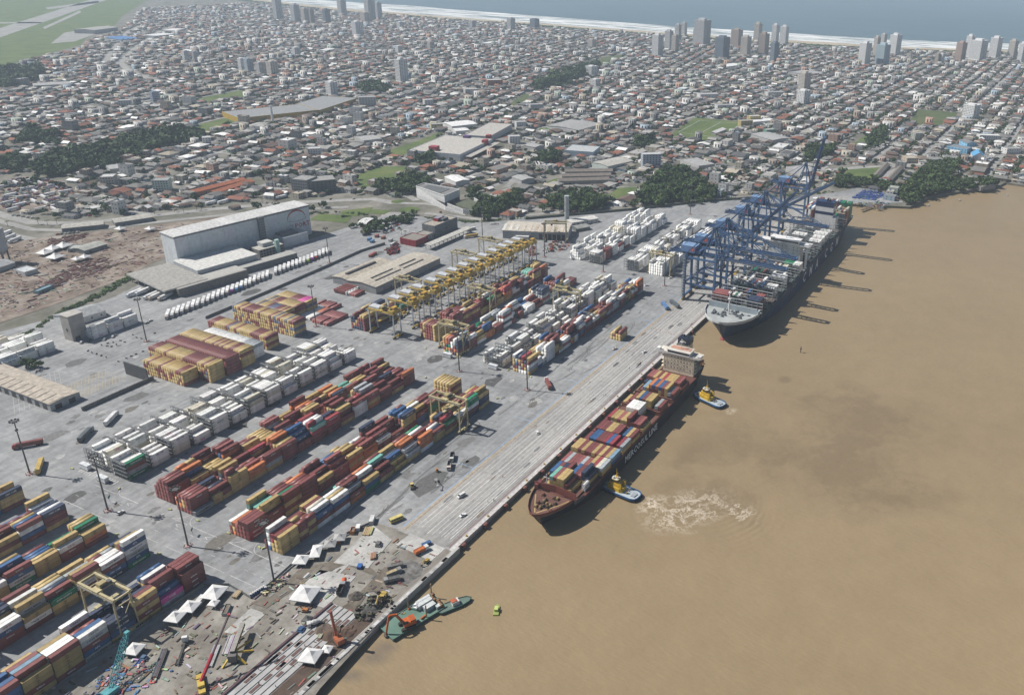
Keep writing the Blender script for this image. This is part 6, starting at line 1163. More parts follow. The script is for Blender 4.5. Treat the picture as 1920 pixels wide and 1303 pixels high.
for k in range(8): MB().bar((1 + k * 2, -1.1, 4.4), (2.6 + k * 2, -1.1, 5.8), .15, .15, (.5, .36, .05)).build('mast_brace', M['gear'], dr)
for q, w_ in (((-4, -6, .2), .8), ((-5, 4, .2), .8), ((4, -7, .2), .8), ((11, -4.5, .2), .7)): MB().bar((0, 0, 4.2), q, w_, w_, (.52, .36, .05)).build('outrigger', M['gear'], dr)
MB().box(-3, 0, -1.8, 1.8, 1, 4.6, (.16, .15, .15)).build('engine_house', M['gear'], dr)
pr_ = thing('piling_rig', 'orange piling rig with tall thick mast at the water edge', 'piling rig', (*G(636, 1205), .1), 1.2); OR = (.42, .12, .05)
for y in (-1.6, 1.6): MB().box(-2.8, 2.8, y - .45, y + .45, 0, 1.1, (.05, .045, .04)).build('track', M['gear'], pr_)
MB().box(-3, 2, -1.7, 1.7, 1.2, 3.4, OR).box(-3.2, -1.4, -1.6, 1.6, 3.4, 3.9, (.3, .1, .05)).build('house', M['gear'], pr_); MB().bar((2.4, 0, .8), (2.2, 1.0, 17.5), 1.1, 1.1, (.36, .13, .09)).build('mast', M['gear'], pr_); MB().bar((0, 0, 3), (2.2, .5, 10), .4, .4, OR).build('backstay', M['gear'], pr_); MB().box(1.6, 3.0, .4, 1.6, 17.2, 18.4, (.3, .1, .08)).build('mast_head', M['gear'], pr_)
excavator('excavator', 'yellow excavator digging in the dark mud by the parapet', *G(718, 1123), .15, 3.4, (.50, .36, .10), (3.6, -.2, 5.0), (6.6, -.2, 2.6), 0, 1.0)
excavator('excavator', 'small orange excavator among rubble near the piling rig', *G(572, 1146), .0, 2.0, (.5, .2, .07), (2.4, -.2, 3.2), (4.2, -.2, 1.6), 0, .6)
excavator('excavator', 'yellow excavator by the far quay parapet', *G(800, 1054), .0, 3.2, (.48, .33, .06), (2.2, -.2, 3.0), (4, -.2, 1.4), 0, .6)
x, y = G(645, 1096); tk = thing('orange_tank', 'orange cylindrical tank on the pale slab beside black tipper', 'tank', (x, y, .1), .62); MB().tube((-2.6, 0, 1.5), (2.6, 0, 1.5), 1.25, (.55, .10, .03), 14).build('tank', M['gear'], tk)
for a in (-1.6, 1.6): MB().box(a - .3, a + .3, -1, 1, 0, .7, gen(.2)).build('cradle', M['gear'], tk)
x, y = G(634, 1016); tk = thing('orange_tank', 'orange cylindrical tank beside the grey tents', 'tank', (x, y, 0), .7); MB().tube((-2, 0, 1.6), (2, 0, 1.6), 1.4, (.58, .14, .04), 14).build('tank', M['gear'], tk)
for a in (-1.2, 1.2): MB().box(a - .3, a + .3, -1, 1, 0, .7, gen(.2)).build('cradle', M['gear'], tk)
mx_ = thing('mixer_lorry', 'white concrete mixer lorry beside the dark tent', 'mixer lorry', (*G(592, 1172), .0), 2.4); MB().box(2, 3.8, -1.2, 1.2, .7, 2.8, gen(.6)).build('cab', M['gear'], mx_); MB().lathe([(.6, -3.4), (1.3, -1.6), (1.3, 0), (.6, 1.6)], gen(.5), 12).mesh('mixer_drum_spare', M['gear']); dm = MB().lathe([(.6, -3.0), (1.25, -1.4), (1.25, .2), (.6, 1.8)], gen(.5), 12); dm.v = [(-p[2] - .5, p[1], p[0] + 2.3) for p in dm.v]; dm.build('drum', M['gear'], mx_); MB().box(-4, 3.4, -.6, .6, .6, 1.1, gen(.07)).build('chassis', M['gear'], mx_)
for x in (2.6, -1.6, -3):
 for y in (-1.05, 1.05): put(WHM, 'wheel', mx_, (x, y, 0)).scale = (1.5, 1.4, 1.5)
t = copy_tree(l0, (*G(340, 1228), -.05), .7, 'white cabbed lorry without trailer on the site road', tint=gen(.7)); t['group'] = 'lorries moving about the port'
for q in list(t.children):
 if q.name.startswith('trailer'): bpy.data.objects.remove(q)
for i, (px, py) in enumerate([(472, 1119), (476, 1116.5), (480, 1114), (484, 1111.5), (488, 1109), (492, 1106.5), (496, 1104), (499, 1106)]):
 t = thing('portable_toilet', 'blue portable toilet, %s of the row by the lane end' % ORD[i], 'toilet', (*G(px, py), -.05), .6, 'blue portable toilets'); MB().box(-.6, .6, -.6, .6, 0, 2.2, (.03, .11, .33)).build('cabin', M['gear'], t); MB().gable(-.6, .6, -.6, .6, 2.2, .25, gen(.55), 'x', .05, .06).build('roof', M['gear'], t); MB().box(-.4, .4, -.63, -.6, .1, 2, (.05, .16, .4)).build('door', M['gear'], t)
for px, py, l, w_, h, rz, c, lab, nm, cat in ((662, 998, 4.4, 2.4, 2.4, .55, (.5, .2, .08), 'orange and rust skip beside white container hut', 'skip', 'skip'), (672, 992, 3.6, 2.2, 2.2, .55, gen(.62), 'small white site hut beside the orange skip', 'site_hut', 'hut'), (376, 1130, 6, 2.5, 2.6, .35, gen(.55), 'white site hut below the large tent', 'site_hut', 'hut'), (425, 1145, 7, 2.5, 1.6, .6, gen(.32), 'open grey waste skip on the site road', 'waste_skip', 'skip'), (300, 1245, 17, 2.6, 1.2, .68, (.10, .105, .11), 'long dark flat trailer loaded with beams', 'flat_trailer', 'trailer'), (565, 1182, 4.4, 3.6, 1.8, .4, (.03, .08, .18), 'heap of goods under blue tarpaulin on the slab', 'tarpaulin_heap', 'heap'), (600, 1195, 3, 2, 1.2, .4, (.4, .38, .3), 'pallet of pale blocks near the small tent', 'pallet', 'pallet'), (270, 1235, 3.2, 3.2, 1.8, .4, (.08, .14, .24), 'blue tarpaulin covered heap by the dusty tent', 'tarpaulin_heap', 'heap'), (710, 1022, 5, 3.4, 2, .6, gen(.13), 'dark covered machine near the quay end', 'covered_machine', 'machine'), (800, 1022, 5, 2, 1.8, -.4, (.04, .09, .2), 'blue compressor at the quay end', 'compressor', 'compressor'), (675, 1064, 3, 2.2, 1.6, .4, (.03, .10, .3), 'blue tank at the edge of the pale slab', 'water_tank', 'tank'), (700, 1044, 5, 3, 1.4, .7, (.36, .2, .12), 'orange formwork stack by the long slab', 'formwork_stack', 'formwork'), (690, 997, 7, 5, 1.0, .5, (.46, .36, .2), 'pile of yellow timber beside the container hut', 'timber_pile', 'timber'), (445, 1115, 5, 3, 1.2, .3, (.42, .34, .2), 'pile of timber by the blue toilets', 'timber_pile', 'timber'), (430, 1210, 12, 3.6, .9, .62, gen(.42), 'pale precast beam stack behind the yellow rig', 'beam_stack', 'beams'), (400, 1230, 13, 3, .8, .62, gen(.38), 'second precast beam stack behind the yellow rig', 'beam_stack', 'beams')):
 x, y = G(px, py); t = thing(nm, lab, cat, (x, y, 0), rz)
 if nm in ('tarpaulin_heap', 'covered_machine'): MB().prism([(-l / 2, -w_ / 3), (-l / 4, -w_ / 2), (l / 3, -w_ / 2), (l / 2, 0), (l / 3, w_ / 2), (-l / 3, w_ / 2)], 0, h * .6, c).prism([(-l / 3, -w_ / 5), (l / 4, -w_ / 3), (l / 3, w_ / 4), (-l / 4, w_ / 3)], h * .6, h, c).build('cover', M['tarp'], t)
 elif 'stack' in nm or 'pile' in nm or nm == 'pallet' or nm == 'flat_trailer':
  n = 5
  for k in range(n): MB().box(-l / 2 + R.uniform(-.4, .4), l / 2, -w_ / 2 + k * w_ / n, -w_ / 2 + (k + .86) * w_ / n, .2, h * R.uniform(.8, 1.15), tuple(v * R.uniform(.8, 1.15) for v in c)).build('plank' if c[0] > .3 and c[2] < .3 else 'beam', M['gear'], t)
 elif 'skip' in nm:
  m = MB().box(-l / 2, l / 2, -w_ / 2, w_ / 2, 0, .3, c)
  for a in ((-l / 2, l / 2, -w_ / 2, -w_ / 2 + .15), (-l / 2, l / 2, w_ / 2 - .15, w_ / 2), (-l / 2, -l / 2 + .15, -w_ / 2, w_ / 2), (l / 2 - .15, l / 2, -w_ / 2, w_ / 2)): m.box(*a, .3, h, c)
  m.build('body', M['gear'], t); MB().box(-l / 2 + .15, l / 2 - .15, -w_ / 2 + .15, w_ / 2 - .15, .3, h * .7, (.2, .17, .14)).build('load', M['soil'], t)
 else: MB().box(-l / 2, l / 2, -w_ / 2, w_ / 2, .15, h, c).build('body', M['gear'], t); MB().box(-l / 2 - .1, l / 2 + .1, -w_ / 2 - .1, w_ / 2 + .1, h, h + .15, tuple(min(.8, v * 1.2) for v in c)).build('roof', M['gear'], t); MB().box(-l / 4, l / 4, -w_ / 2 - .03, -w_ / 2, .3, h * .8, tuple(v * .6 for v in c)).build('door', M['gear'], t)
fn = thing('site_fence', 'thin grey fence between the yard blocks and the building site', 'fence', (0, 0, -.1))
for a, b in zip(*(lambda p: (p, p[1:]))(GP([(700, 980), (655, 1000), (600, 1026), (545, 1062), (505, 1098), (470, 1122), (430, 1098), (385, 1098), (300, 1152), (220, 1208), (120, 1268), (20, 1335)]))):
 d = math.dist(a, b); n = int(d / 3)
 MB().bar((*a, 1.0), (*b, 1.0), .05, 1.7, (.2, .21, .21)).build('panel', M['steel'], fn)
 for k in range(n): MB().box(a[0] + (b[0] - a[0]) * k / n - .07, a[0] + (b[0] - a[0]) * k / n + .07, a[1] + (b[1] - a[1]) * k / n - .07, a[1] + (b[1] - a[1]) * k / n + .07, 0, 2.1, (.3, .3, .3)).build('post', M['steel'], fn)
# ---- scattered materials and rubble
def inpoly(x, y, P):
 c = False; j = len(P) - 1
 for i in range(len(P)):
  if (P[i][1] > y) != (P[j][1] > y) and x < (P[j][0] - P[i][0]) * (y - P[i][1]) / (P[j][1] - P[i][1]) + P[i][0]: c = not c
  j = i
 return c
def debris(name, px, n, cols, lab, z=0, sz=(.4, 3.0), al=.3, mat='gear', hh=(.15, .9)):
 m = MB(); P = px; bx0, bx1 = min(p[0] for p in P), max(p[0] for p in P); by0, by1 = min(p[1] for p in P), max(p[1] for p in P)
 k = 0
 while k < n:
  x, y = R.uniform(bx0, bx1), R.uniform(by0, by1)
  if not inpoly(x, y, P): continue
  k += 1; a = al + R.choice((0, math.pi / 2)) + R.gauss(0, .15); l, w_, h = R.uniform(*sz), R.uniform(.3, 1.2), R.uniform(*hh); c = R.choice(cols); c = tuple(v * R.uniform(.7, 1.2) for v in c)
  x, y = G(x, y, z)
  m.bar((x - l / 2 * math.cos(a), y - l / 2 * math.sin(a), z + h / 2), (x + l / 2 * math.cos(a), y + l / 2 * math.sin(a), z + h / 2), w_, h, c)
 return tag(m.build(name, M[mat]), lab, 'debris', kind='stuff')
DC = [(.17, .12, .1), (.34, .32, .29), (.5, .5, .48), (.09, .08, .075), (.26, .19, .13), (.2, .19, .17), (.13, .10, .09), (.3, .14, .1), (.15, .15, .16)]
debris('site_material', [(545, 1075), (700, 1000), (830, 1030), (640, 1220), (560, 1303), (60, 1303), (330, 1170), (440, 1130)], 420, DC, 'loose building materials, planks and rubble strewn over the site', 0, (.5, 4.5), .02, 'gear', (.1, .6))
debris('site_material', [(150, 1303), (230, 1225), (280, 1230), (330, 1260), (250, 1303)], 120, [(.05, .14, .35), (.5, .5, .5), (.1, .2, .4), (.35, .36, .38), (.5, .15, .15), (.12, .12, .12), (.2, .3, .36)], 'blue and white bundles and crates laid out below the turquoise boom', 0, (.8, 2.6), .5)
debris('site_material', [(480, 1110), (510, 1090), (545, 1075), (530, 1100), (500, 1118)], 60, [(.5, .46, .36), (.3, .26, .2), (.2, .18, .16)], 'heaped sandbags and planks at the foot of the light mast', 0, (.8, 2.4), .5, hh=(.5, 1.5))
EW = [(-30, 480), (70, 448), (210, 435), (330, 420), (440, 402), (430, 436), (290, 488), (235, 518), (110, 562), (-30, 605)]
debris('earthworks_material', EW, 800, [(.13, .06, .05), (.13, .06, .05), (.36, .33, .3), (.2, .11, .08), (.45, .43, .4), (.1, .08, .07)], 'steel bars, rubble and timber strewn over the red earthworks', -.2, (1, 7), -.12)
for k in range(3):
 p = [[(130, 500), (190, 480), (215, 500), (150, 525)], [(70, 540), (130, 505), (140, 520), (80, 550)], [(90, 450), (160, 438), (160, 448), (95, 462)]][k]
 debris('steel_bar_field', p, 150, [(.10, .045, .04), (.12, .06, .05)], 'dark rusty reinforcement bars laid out %s' % ('in the middle of the earthworks', 'on the near side of the earthworks', 'on the far side of the earthworks')[k], -.2, (3, 9), -.12, hh=(.3, .8))
debris('mud_lump', [(700, 1112), (725, 1108), (735, 1130), (690, 1165), (660, 1160), (675, 1135)], 90, [(.07, .06, .05), (.1, .085, .07), (.13, .12, .10)], 'lumps of dark mud and rubble beside the yellow excavator', .16, (.8, 2.6), .5, 'soil', (.5, 2.0))
for px, py, r_, h, c, lab in ((760, 1072, 9, .5, (.17, .165, .16), 'low ring of dark gravel round the tipper lorries'), (625, 1190, 6, 2.2, (.11, .075, .055), 'dark brown earth mound beside the piling rig'), (650, 1185, 5, 1.8, (.12, .08, .06), 'brown earth mound behind the piling rig'), (668, 1118, 4, 1.6, (.09, .08, .07), 'small black mud mound on the ramp'), (690, 1145, 5, 1.8, (.10, .10, .095), 'grey mud mound beside the yellow excavator'), (605, 1180, 5, 1.4, (.13, .1, .08), 'brown earth mound by the mixer lorry')):
 m = MB(); x, y = G(px, py); v = [(0, 0, h)]; f_ = []
 for j in range(1, 5):
  for k in range(14): a = k * math.pi / 7; rr = r_ * j / 4 * R.uniform(.85, 1.15); v.append((rr * math.cos(a), rr * math.sin(a), max(0, h * (1 - (j / 4) ** 1.5) * R.uniform(.75, 1.2)) - (.1 if j == 4 else 0)))
 f_ = [(0, 1 + k, 1 + (k + 1) % 14) for k in range(14)] + [(1 + j * 14 + k, 1 + (j + 1) * 14 + k, 1 + (j + 1) * 14 + (k + 1) % 14, 1 + j * 14 + (k + 1) % 14) for j in range(3) for k in range(14)]
 tag(m.add(v, f_, c).build('earth_mound', M['soil'], None, (x, y, .1)), lab, 'earth mound')
# ---- people
def person(x, y, z, rz, top, trouser, helmet, lab):
 v = [(0, 0, .95), (0, 0, 1.2), (0, 0, 1.42), (0, 0, 1.52), (.02, 0, 1.68), (0, .1, .88), (.03, .11, .48), (-.05, .11, .06), (.12, .11, .04), (0, -.1, .88), (.1, -.11, .5), (.06, -.11, .06), (.22, -.11, .04), (0, .22, 1.4), (.03, .27, 1.12), (.14, .25, .9), (0, -.22, 1.4), (.02, -.27, 1.12), (.12, -.26, .9)]
 e = [(0, 1), (1, 2), (2, 3), (3, 4), (0, 5), (5, 6), (6, 7), (7, 8), (0, 9), (9, 10), (10, 11), (11, 12), (2, 13), (13, 14), (14, 15), (2, 16), (16, 17), (17, 18)]
 rad = [.16, .17, .17, .07, .12, .1, .08, .055, .05, .1, .08, .055, .05, .075, .055, .045, .075, .055, .045]
 me = bpy.data.meshes.new('person'); me.from_pydata(v, e, []); o = bpy.data.objects.new('person', me); C.objects.link(o)
 sk = o.modifiers.new('skin', 'SKIN'); d = me.skin_vertices.new() if not me.skin_vertices else me.skin_vertices[0]
 for i, r_ in enumerate(rad): d.data[i].radius = (r_, r_); d.data[i].use_root = i == 0
 o.modifiers.new('smooth', 'SUBSURF').levels = 1
 dg = bpy.context.evaluated_depsgraph_get(); ev = bpy.data.meshes.new_from_object(o.evaluated_get(dg)); o.modifiers.clear(); o.data = ev
 a = ev.attributes.new('col', 'FLOAT_COLOR', 'FACE')
 a.data.foreach_set('color', [t for p in ev.polygons for t in (*((helmet if p.center.z > 1.66 else (.3, .18, .12) if p.center.z > 1.5 or (p.center.z < .98 and abs(p.center.y) > .2) else top if p.center.z > .95 else trouser if p.center.z > .1 else (.03, .03, .03))), 1)])
 ev.materials.clear(); ev.materials.append(M['paint']); o.location = (x, y, z); o.rotation_euler = (0, 0, rz)
 return tag(o, lab, 'person', 'port and site workers')
pp = [(1236, 662, .0, (.35, .06, .06), 'in red beside two others on the quay near the feeder bridge, left'), (1239, 662, .0, (.3, .05, .06), 'in red between two others on the quay near the feeder bridge'), (1242, 661.5, .0, (.35, .08, .06), 'in red beside two others on the quay near the feeder bridge, right'), (915, 942, .0, (.3, .45, .05), 'in lime vest near the quay edge marking'), (926, 939, .0, (.25, .06, .06), 'in red near the quay edge'), (943, 895, .0, (.6, .15, .05), 'in orange alone in the middle of the quay'), (1136, 742, .0, (.4, .45, .1), 'in lime vest on the quay lanes beside the feeder ship'), (1180, 692, .0, (.35, .07, .06), 'in red on the quay lanes above the feeder ship'), (1280, 636, .0, (.35, .07, .06), 'in dark red near the traffic cones'),
  (560, 1150, .1, (.05, .05, .07), 'in dark clothes on the pale site slab'), (464, 1140, -.05, (.06, .06, .07), 'in dark clothes on the site road'), (548, 1237, .15, (.45, .15, .05), 'in orange on the half built deck, farthest'), (550, 1250, .15, (.4, .12, .05), 'in orange on the half built deck, in the middle'), (517, 1288, .15, (.4, .1, .06), 'in orange on the half built deck, nearest'), (485, 1255, .55, (.3, .05, .05), 'in red on the concrete beams'), (486, 1283, .55, (.06, .06, .08), 'in dark clothes on the concrete beams'), (572, 1212, .15, (.5, .16, .05), 'in orange at the end of the deck'), (1164, 640, -.1, (.4, .5, .06), 'in lime vest in front of the apron stack'), (640, 727, -.1, (.4, .5, .06), 'in lime vest behind the white block'), (1150, 630, -.1, (.4, .5, .06), 'in lime vest left of the apron stack')]
for px, py, z, top, w in pp: person(*G(px, py, z), z, R.uniform(0, 6), top, (.06, .07, .1), R.choice((gen(.7), (.6, .5, .05))), 'person ' + w)
cone = MB().lathe([(.3, .05), (.06, .9)], (.6, .13, .04), 7).box(-.36, .36, -.36, .36, 0, .05, (.5, .1, .04)).lathe([(.2, .4), (.15, .58)], gen(.7), 7).mesh('traffic_cone', M['gear'])
for i, (px, py) in enumerate([(1221, 616), (1230, 618), (1238, 620), (1254, 624), (1264, 627), (1274, 630)]): tag(put(cone, 'traffic_cone', None, (*G(px, py), 0), 0), 'red traffic cone on the quay, %s from the yellow trench' % ORD[i], 'traffic cone', 'traffic cones across the quay')
kb = MB().box(-.9, .9, -.3, .3, 0, .8, (.06, .06, .06)).mesh('barrier_block', M['gear'])
for i, (px, py) in enumerate([(190, 647), (202, 644), (212, 642), (165, 658), (172, 661), (181, 664), (190, 667), (199, 670), (209, 650), (218, 646), (226, 639), (234, 642), (249, 628), (256, 633), (265, 635), (222, 678), (237, 672), (246, 668), (255, 664), (268, 659), (290, 625), (201, 649)]): tag(put(kb, 'barrier_block', None, (*G(px, py), -.12), R.uniform(0, 3)), 'small black barrier block on the parking lanes', 'barrier block', 'black barrier blocks on the parking lanes')
kx = [(448 + k * 7.4, 636 + k * .35) for k in range(27)]
for i, (x, y) in enumerate(kx): tag(put(kb, 'barrier_block', None, (x, y, -.12), .1), 'small black barrier block lining the lorry road, %s from the near end' % ORD[i], 'barrier block', 'black barrier blocks lining the lorry road')
# ================================================================ the town
def depth_of(x, y, z=0): return Vector((x, y, z - CH)).dot(_fw)
def pxrect(a, b, D):                                               # base edge a-b seen in the photo, depth D away from it: origin, angle, length
 p, q = G(*a), G(*b); rz = math.atan2(q[1] - p[1], q[0] - p[0]); L = math.dist(p, q); FOOT.append((p, rz, L, D)); return p, rz, L
FOOT = []
def pb(name, label, cat, a, b, D, h, wall, roof, kind='flat', win=(0, 0, 0), rh=2.4, **k):
 p, rz, L = pxrect(a, b, D); return building(name, label, cat, p, rz, L, D, h, wall, roof, kind, win, rh, z=-.45, **k)
CR, GY_, WT_ = (.46, .43, .37), gen(.36), gen(.62)
an = thing('angular_building', 'white angular building with pierced wedge wall beside the roundabout', 'building', (0, 0, -.3)); FOOT.append(((800, 630), .2, 105, 110))
top = [(838.6, 735.2), (857, 737), (855.5, 677.6), (821.5, 675.2)]; MB().prism(top, 6.5, 15.2, gen(.68), gen(.2)).build('upper_volume', M['wall'], an)
for a, b in zip(top, top[1:] + top[:1]): MB().bar((*a, 15.6), (*b, 15.6), .7, 1.0, gen(.7)).build('parapet', M['wall'], an)
MB().prism([(842, 725), (853, 727), (852, 690), (829, 688)], 15.2, 15.6, (.12, .13, .14)).build('roof', M['roof'], an)
lo = [(832.8, 738), (827, 705), (812, 668), (806, 630), (845, 640), (858, 700), (856, 736)]
def wedge(pts, hs, nm):
 for (a, ha), (b, hb) in zip(zip(pts, hs), zip(pts[1:], hs[1:])):
  n = (-(b[1] - a[1]), b[0] - a[0]); l = math.hypot(*n); n = (n[0] / l * .3, n[1] / l * .3)
  m = MB().add([(a[0], a[1], 0), (b[0], b[1], 0), (b[0], b[1], hb), (a[0], a[1], ha), (a[0] + n[0], a[1] + n[1], 0), (b[0] + n[0], b[1] + n[1], 0), (b[0] + n[0], b[1] + n[1], hb), (a[0] + n[0], a[1] + n[1], ha)], [(0, 1, 2, 3), (5, 4, 7, 6), (3, 2, 6, 7), (0, 3, 7, 4), (1, 5, 6, 2)], gen(.70)); o = m.build(nm, M['wall'], an)
  L = math.dist(a, b); k = 0
  for i in range(int(L / 2.4)):
   for j in range(3):
    f = (i + .5 + .5 * (j % 2)) * 2.4 / L; z = 1 + j * 1.7; hh = ha + (hb - ha) * f
    if z + 1.2 > hh or f > .96: continue
    c = (a[0] + (b[0] - a[0]) * f, a[1] + (b[1] - a[1]) * f); s_ = 1 if crs((b[0] - a[0], b[1] - a[1], 0), (-a[0], -a[1], 0))[2] > 0 else -1; d = ((b[0] - a[0]) / L, (b[1] - a[1]) / L); q = (c[0] + n[0] * (.0 if s_ < 0 else 1) + n[0] / .3 * .04 * s_, c[1] + n[1] * (0 if s_ < 0 else 1) + n[1] / .3 * .04 * s_)
    MB().add([(q[0] - d[0] * .5, q[1] - d[1] * .5, z), (q[0], q[1], z - .6), (q[0] + d[0] * .5, q[1] + d[1] * .5, z), (q[0], q[1], z + .6)], [(0, 1, 2, 3)], (.06, .07, .09)).build('lattice_opening', M['glass'], o)
wedge([(838.6, 735.2), (826, 700), (812, 668), (806, 632)], [14, 9, 6, 1.2], 'wedge_wall'); wedge([(822, 672), (812, 640), (816, 622)], [6.5, 6.0, 6], 'court_wall'); wedge([(816, 622), (846, 630), (862, 660)], [6, 6, 6], 'court_wall')
MB().prism([(832, 672), (818, 630), (845, 634), (860, 668)], 0, 4.2, (.15, .16, .12), (.11, .12, .08)).build('court', M['roof'], an); MB().prism([(838.4, 733), (822, 676), (855.3, 678), (856.6, 735)], 0, 6.5, (.1, .1, .11)).build('lower_storey', M['wall'], an)
s1 = building('supermarket', 'big white supermarket with pale roof and red cube on it', 'supermarket', (1035, 815), .21, 125, 88, 10.5, (.58, .60, .63), (.46, .44, .41), z=-.45); FOOT.append(((1035, 795), .21, 140, 115))
for a, c in (((10, 22, 45, 58, 10.5, 17), (.33, .06, .08)), ((92, 104, -2, 5, 0, 15), (.33, .05, .07)), ((116, 127, 40, 50, 0, 14), (.12, .06, .2))): MB().box(*a, c).build('red_block', M['wall'], s1)
MB().box(10, 125, -14, 0, 5.4, 6.2, (.42, .40, .37)).build('canopy', M['roof'], s1)
s2 = building('supermarket', 'second white supermarket building behind the one with the red cube', 'supermarket', (1172, 858), .27, 120, 45, 10, gen(.5), (.44, .42, .39), z=-.45); FOOT.append(((1172, 845), .27, 125, 60)); MB().box(-2, 8, -1, 6, 0, 13, (.35, .06, .07)).build('red_block', M['wall'], s2)
pb('warehouse', 'warehouse with gleaming white roof behind the supermarkets', 'warehouse', (848, 245), (895, 240), 40, 8, WT_, gen(.74), 'gable', rh=1.5); pb('warehouse', 'smaller white roofed warehouse next to the gleaming one', 'warehouse', (855, 252), (880, 250), 24, 6, WT_, gen(.72), 'gable', rh=1.5)
q = pb('store', 'wide yellow walled store with flat grey roof, far left of the town', 'store', (450, 232), (598, 216), 85, 9.5, (.45, .30, .05), (.27, .28, .29)); pb('store', 'grey roofed wing of the yellow walled store', 'store', (600, 216), (672, 192), 80, 9, (.40, .29, .07), (.27, .28, .29))
x, y = G(512, 232); t = thing('sign_column', 'tall white sign column in front of the yellow walled store', 'sign', (x, y, -.4)); MB().box(-2, 2, -1, 1, 0, 32, gen(.7)).build('column', M['wall'], t); MB().box(-2.3, 2.3, -1.2, 1.2, 32, 33, gen(.6)).build('cap', M['wall'], t)
pb('white_shed', 'white shed with pale ribbed roof in the middle of the town edge', 'shed', (1140, 322), (1187, 311), 34, 8.5, (.5, .55, .52), (.42, .41, .38), 'gable', rh=1.6)
for i in range(3): pb('long_shed', 'long dark brown roofed shed, %s of three beside the green field' % ORD[i], 'shed', (1048 + i * 6, 346 - i * 9), (1143 + i * 3, 343 - i * 8), 15, 5, (.30, .29, .27), (.19, .165, .15), 'gable', rh=2.6)
pb('blue_hall', 'pale blue walled hall with wide pale roof', 'hall', (1058, 292), (1112, 296), 45, 9, (.46, .56, .64), (.44, .46, .47)); pb('town_warehouse', 'white low warehouse with grey roof beside the sloping street', 'warehouse', (1085, 250), (1128, 238), 70, 6, WT_, gen(.33), 'gable', rh=1.6)
for i, (a, b) in enumerate((((365, 368), (463, 343)), ((405, 369), (478, 346)))): pb('row_building', ('longer' if i == 0 else 'shorter') + ' row building with bright terracotta roof by the main road', 'row building', a, b, 13, 5, (.36, .2, .13), (.38, .135, .07), 'gable', rh=2.6)
for i, (a, b, D, h) in enumerate((((548, 362), (578, 365), 24, 19), ((578, 365), (632, 360), 28, 17))): pb('apartment_block', ('paler' if i == 0 else 'darker') + ' half of the dark apartment complex beside the main road', 'apartment block', a, b, D, h, (.24, .25, .25) if i == 0 else (.13, .14, .14), (.3, .3, .29), 'flat', (5, 7, 4))
for i, (a, b, D) in enumerate((((117, 436), (195, 428), 16), ((217, 425), (287, 414), 18))): pb('ribbed_shed', ('left' if i == 0 else 'right') + ' long pale ribbed shed beside the main road', 'shed', a, b, D, 5, (.18, .19, .2), (.40, .385, .35), 'gable', rh=1.4)
pb('ribbed_shed', 'grey ribbed shed in the middle of the red earthworks', 'shed', (160, 477), (202, 464), 18, 4.5, (.2, .21, .21), (.33, .335, .31), 'gable', rh=1.3); pb('works_hut', 'flat grey hut beside the ribbed shed on the earthworks', 'hut', (128, 473), (150, 472), 14, 3.5, (.3, .32, .31), (.4, .42, .4)); pb('works_hut', 'blue grey hut on the near side of the earthworks', 'hut', (73, 552), (102, 540), 6, 3, (.16, .24, .28), (.2, .3, .35)); pb('works_hut', 'pale blue box hut beside the earthworks tents', 'hut', (27, 512), (48, 518), 12, 4, gen(.5), (.5, .53, .55)); pb('works_shed', 'grey gabled shed cut by the picture edge below the silo', 'shed', (-30, 520), (30, 500), 22, 5, gen(.4), (.32, .33, .34), 'gable')
x, y = G(8, 492); si = thing('silo', 'tall grey silo on dark legs at the picture edge', 'silo', (x, y, -.3)); MB().lathe([(2.5, 9), (6.5, 14), (6.5, 36), (2, 38)], (.42, .43, .44), 16).build('bin', M['conc'], si)
for k in range(6): a = k * math.pi / 3; MB().box(5.6 * math.cos(a) - .4, 5.6 * math.cos(a) + .4, 5.6 * math.sin(a) - .4, 5.6 * math.sin(a) + .4, 0, 14, (.12, .12, .12)).build('leg', M['steel'], si)
pb('hangar', 'long grey roofed hangar at the edge of the airfield', 'hangar', (178, 64), (222, 58), 70, 12, gen(.38), (.36, .35, .33), 'gable', rh=3)
for i in range(4): pb('blue_shed', 'bright blue roofed shed, %s of four near the airfield' % ORD[i], 'shed', (228 + i * 9, 78.5 - i * .5), (236 + i * 9, 78 - i * .5), 95, 6, (.3, .35, .4), (.05, .16, .38), 'gable', rh=3)
for px, py, w, D, lab in ((313, 70, 38, 60, 'white roofed works hall amid the far left houses'), (338, 60, 20, 45, 'smaller white roofed hall behind the other far left hall'), (927, 84, 22, 30, 'white hall far off before the beach'), (1380, 128, 32, 45, 'white hall in the right half of the town'), (1526, 143, 34, 60, 'hall with rounded pale roof behind the tall grey tower'), (620, 98, 18, 26, 'white roofed hall left of the white tower'), (1063, 155, 34, 50, 'grey hall beside the dark wood strip'), (100, 165, 70, 40, 'long pale hall at the left town edge'), (1012, 282, 18, 24, 'pale blue workshop among the houses'), (868, 348, 26, 34, 'white roofed workshop behind the angular building'), (990, 345, 24, 26, 'blue fronted workshop by the town road'), (1325, 318, 30, 50, 'twin grey roofed hall behind the quay cranes'), (1465, 268, 34, 60, 'grey gabled hall beyond the quay cranes'), (1520, 330, 34, 40, 'blue grey hall by the river road'), (1434, 234, 44, 26, 'white hall at the edge of the football pitch'), (700, 270, 34, 40, 'grey works hall with red top left of the grass strip'), (225, 325, 34, 30, 'grey low works hall near the lorry park')):
 pb('hall', lab, 'hall', (px - w / 2, py + 2), (px + w / 2, py - 2), D, 7, WT_ if 'white' in lab else gen(.4), gen(.7) if 'white' in lab else gen(.36), R.choice(('gable', 'flat')), rh=1.6, door=False)
ch_ = pb('church', 'white church with bright blue roof by the river', 'church', (1822, 302), (1846, 304), 34, 8, gen(.66), (.10, .30, .52), 'gable', (1, 4, 0), 7)
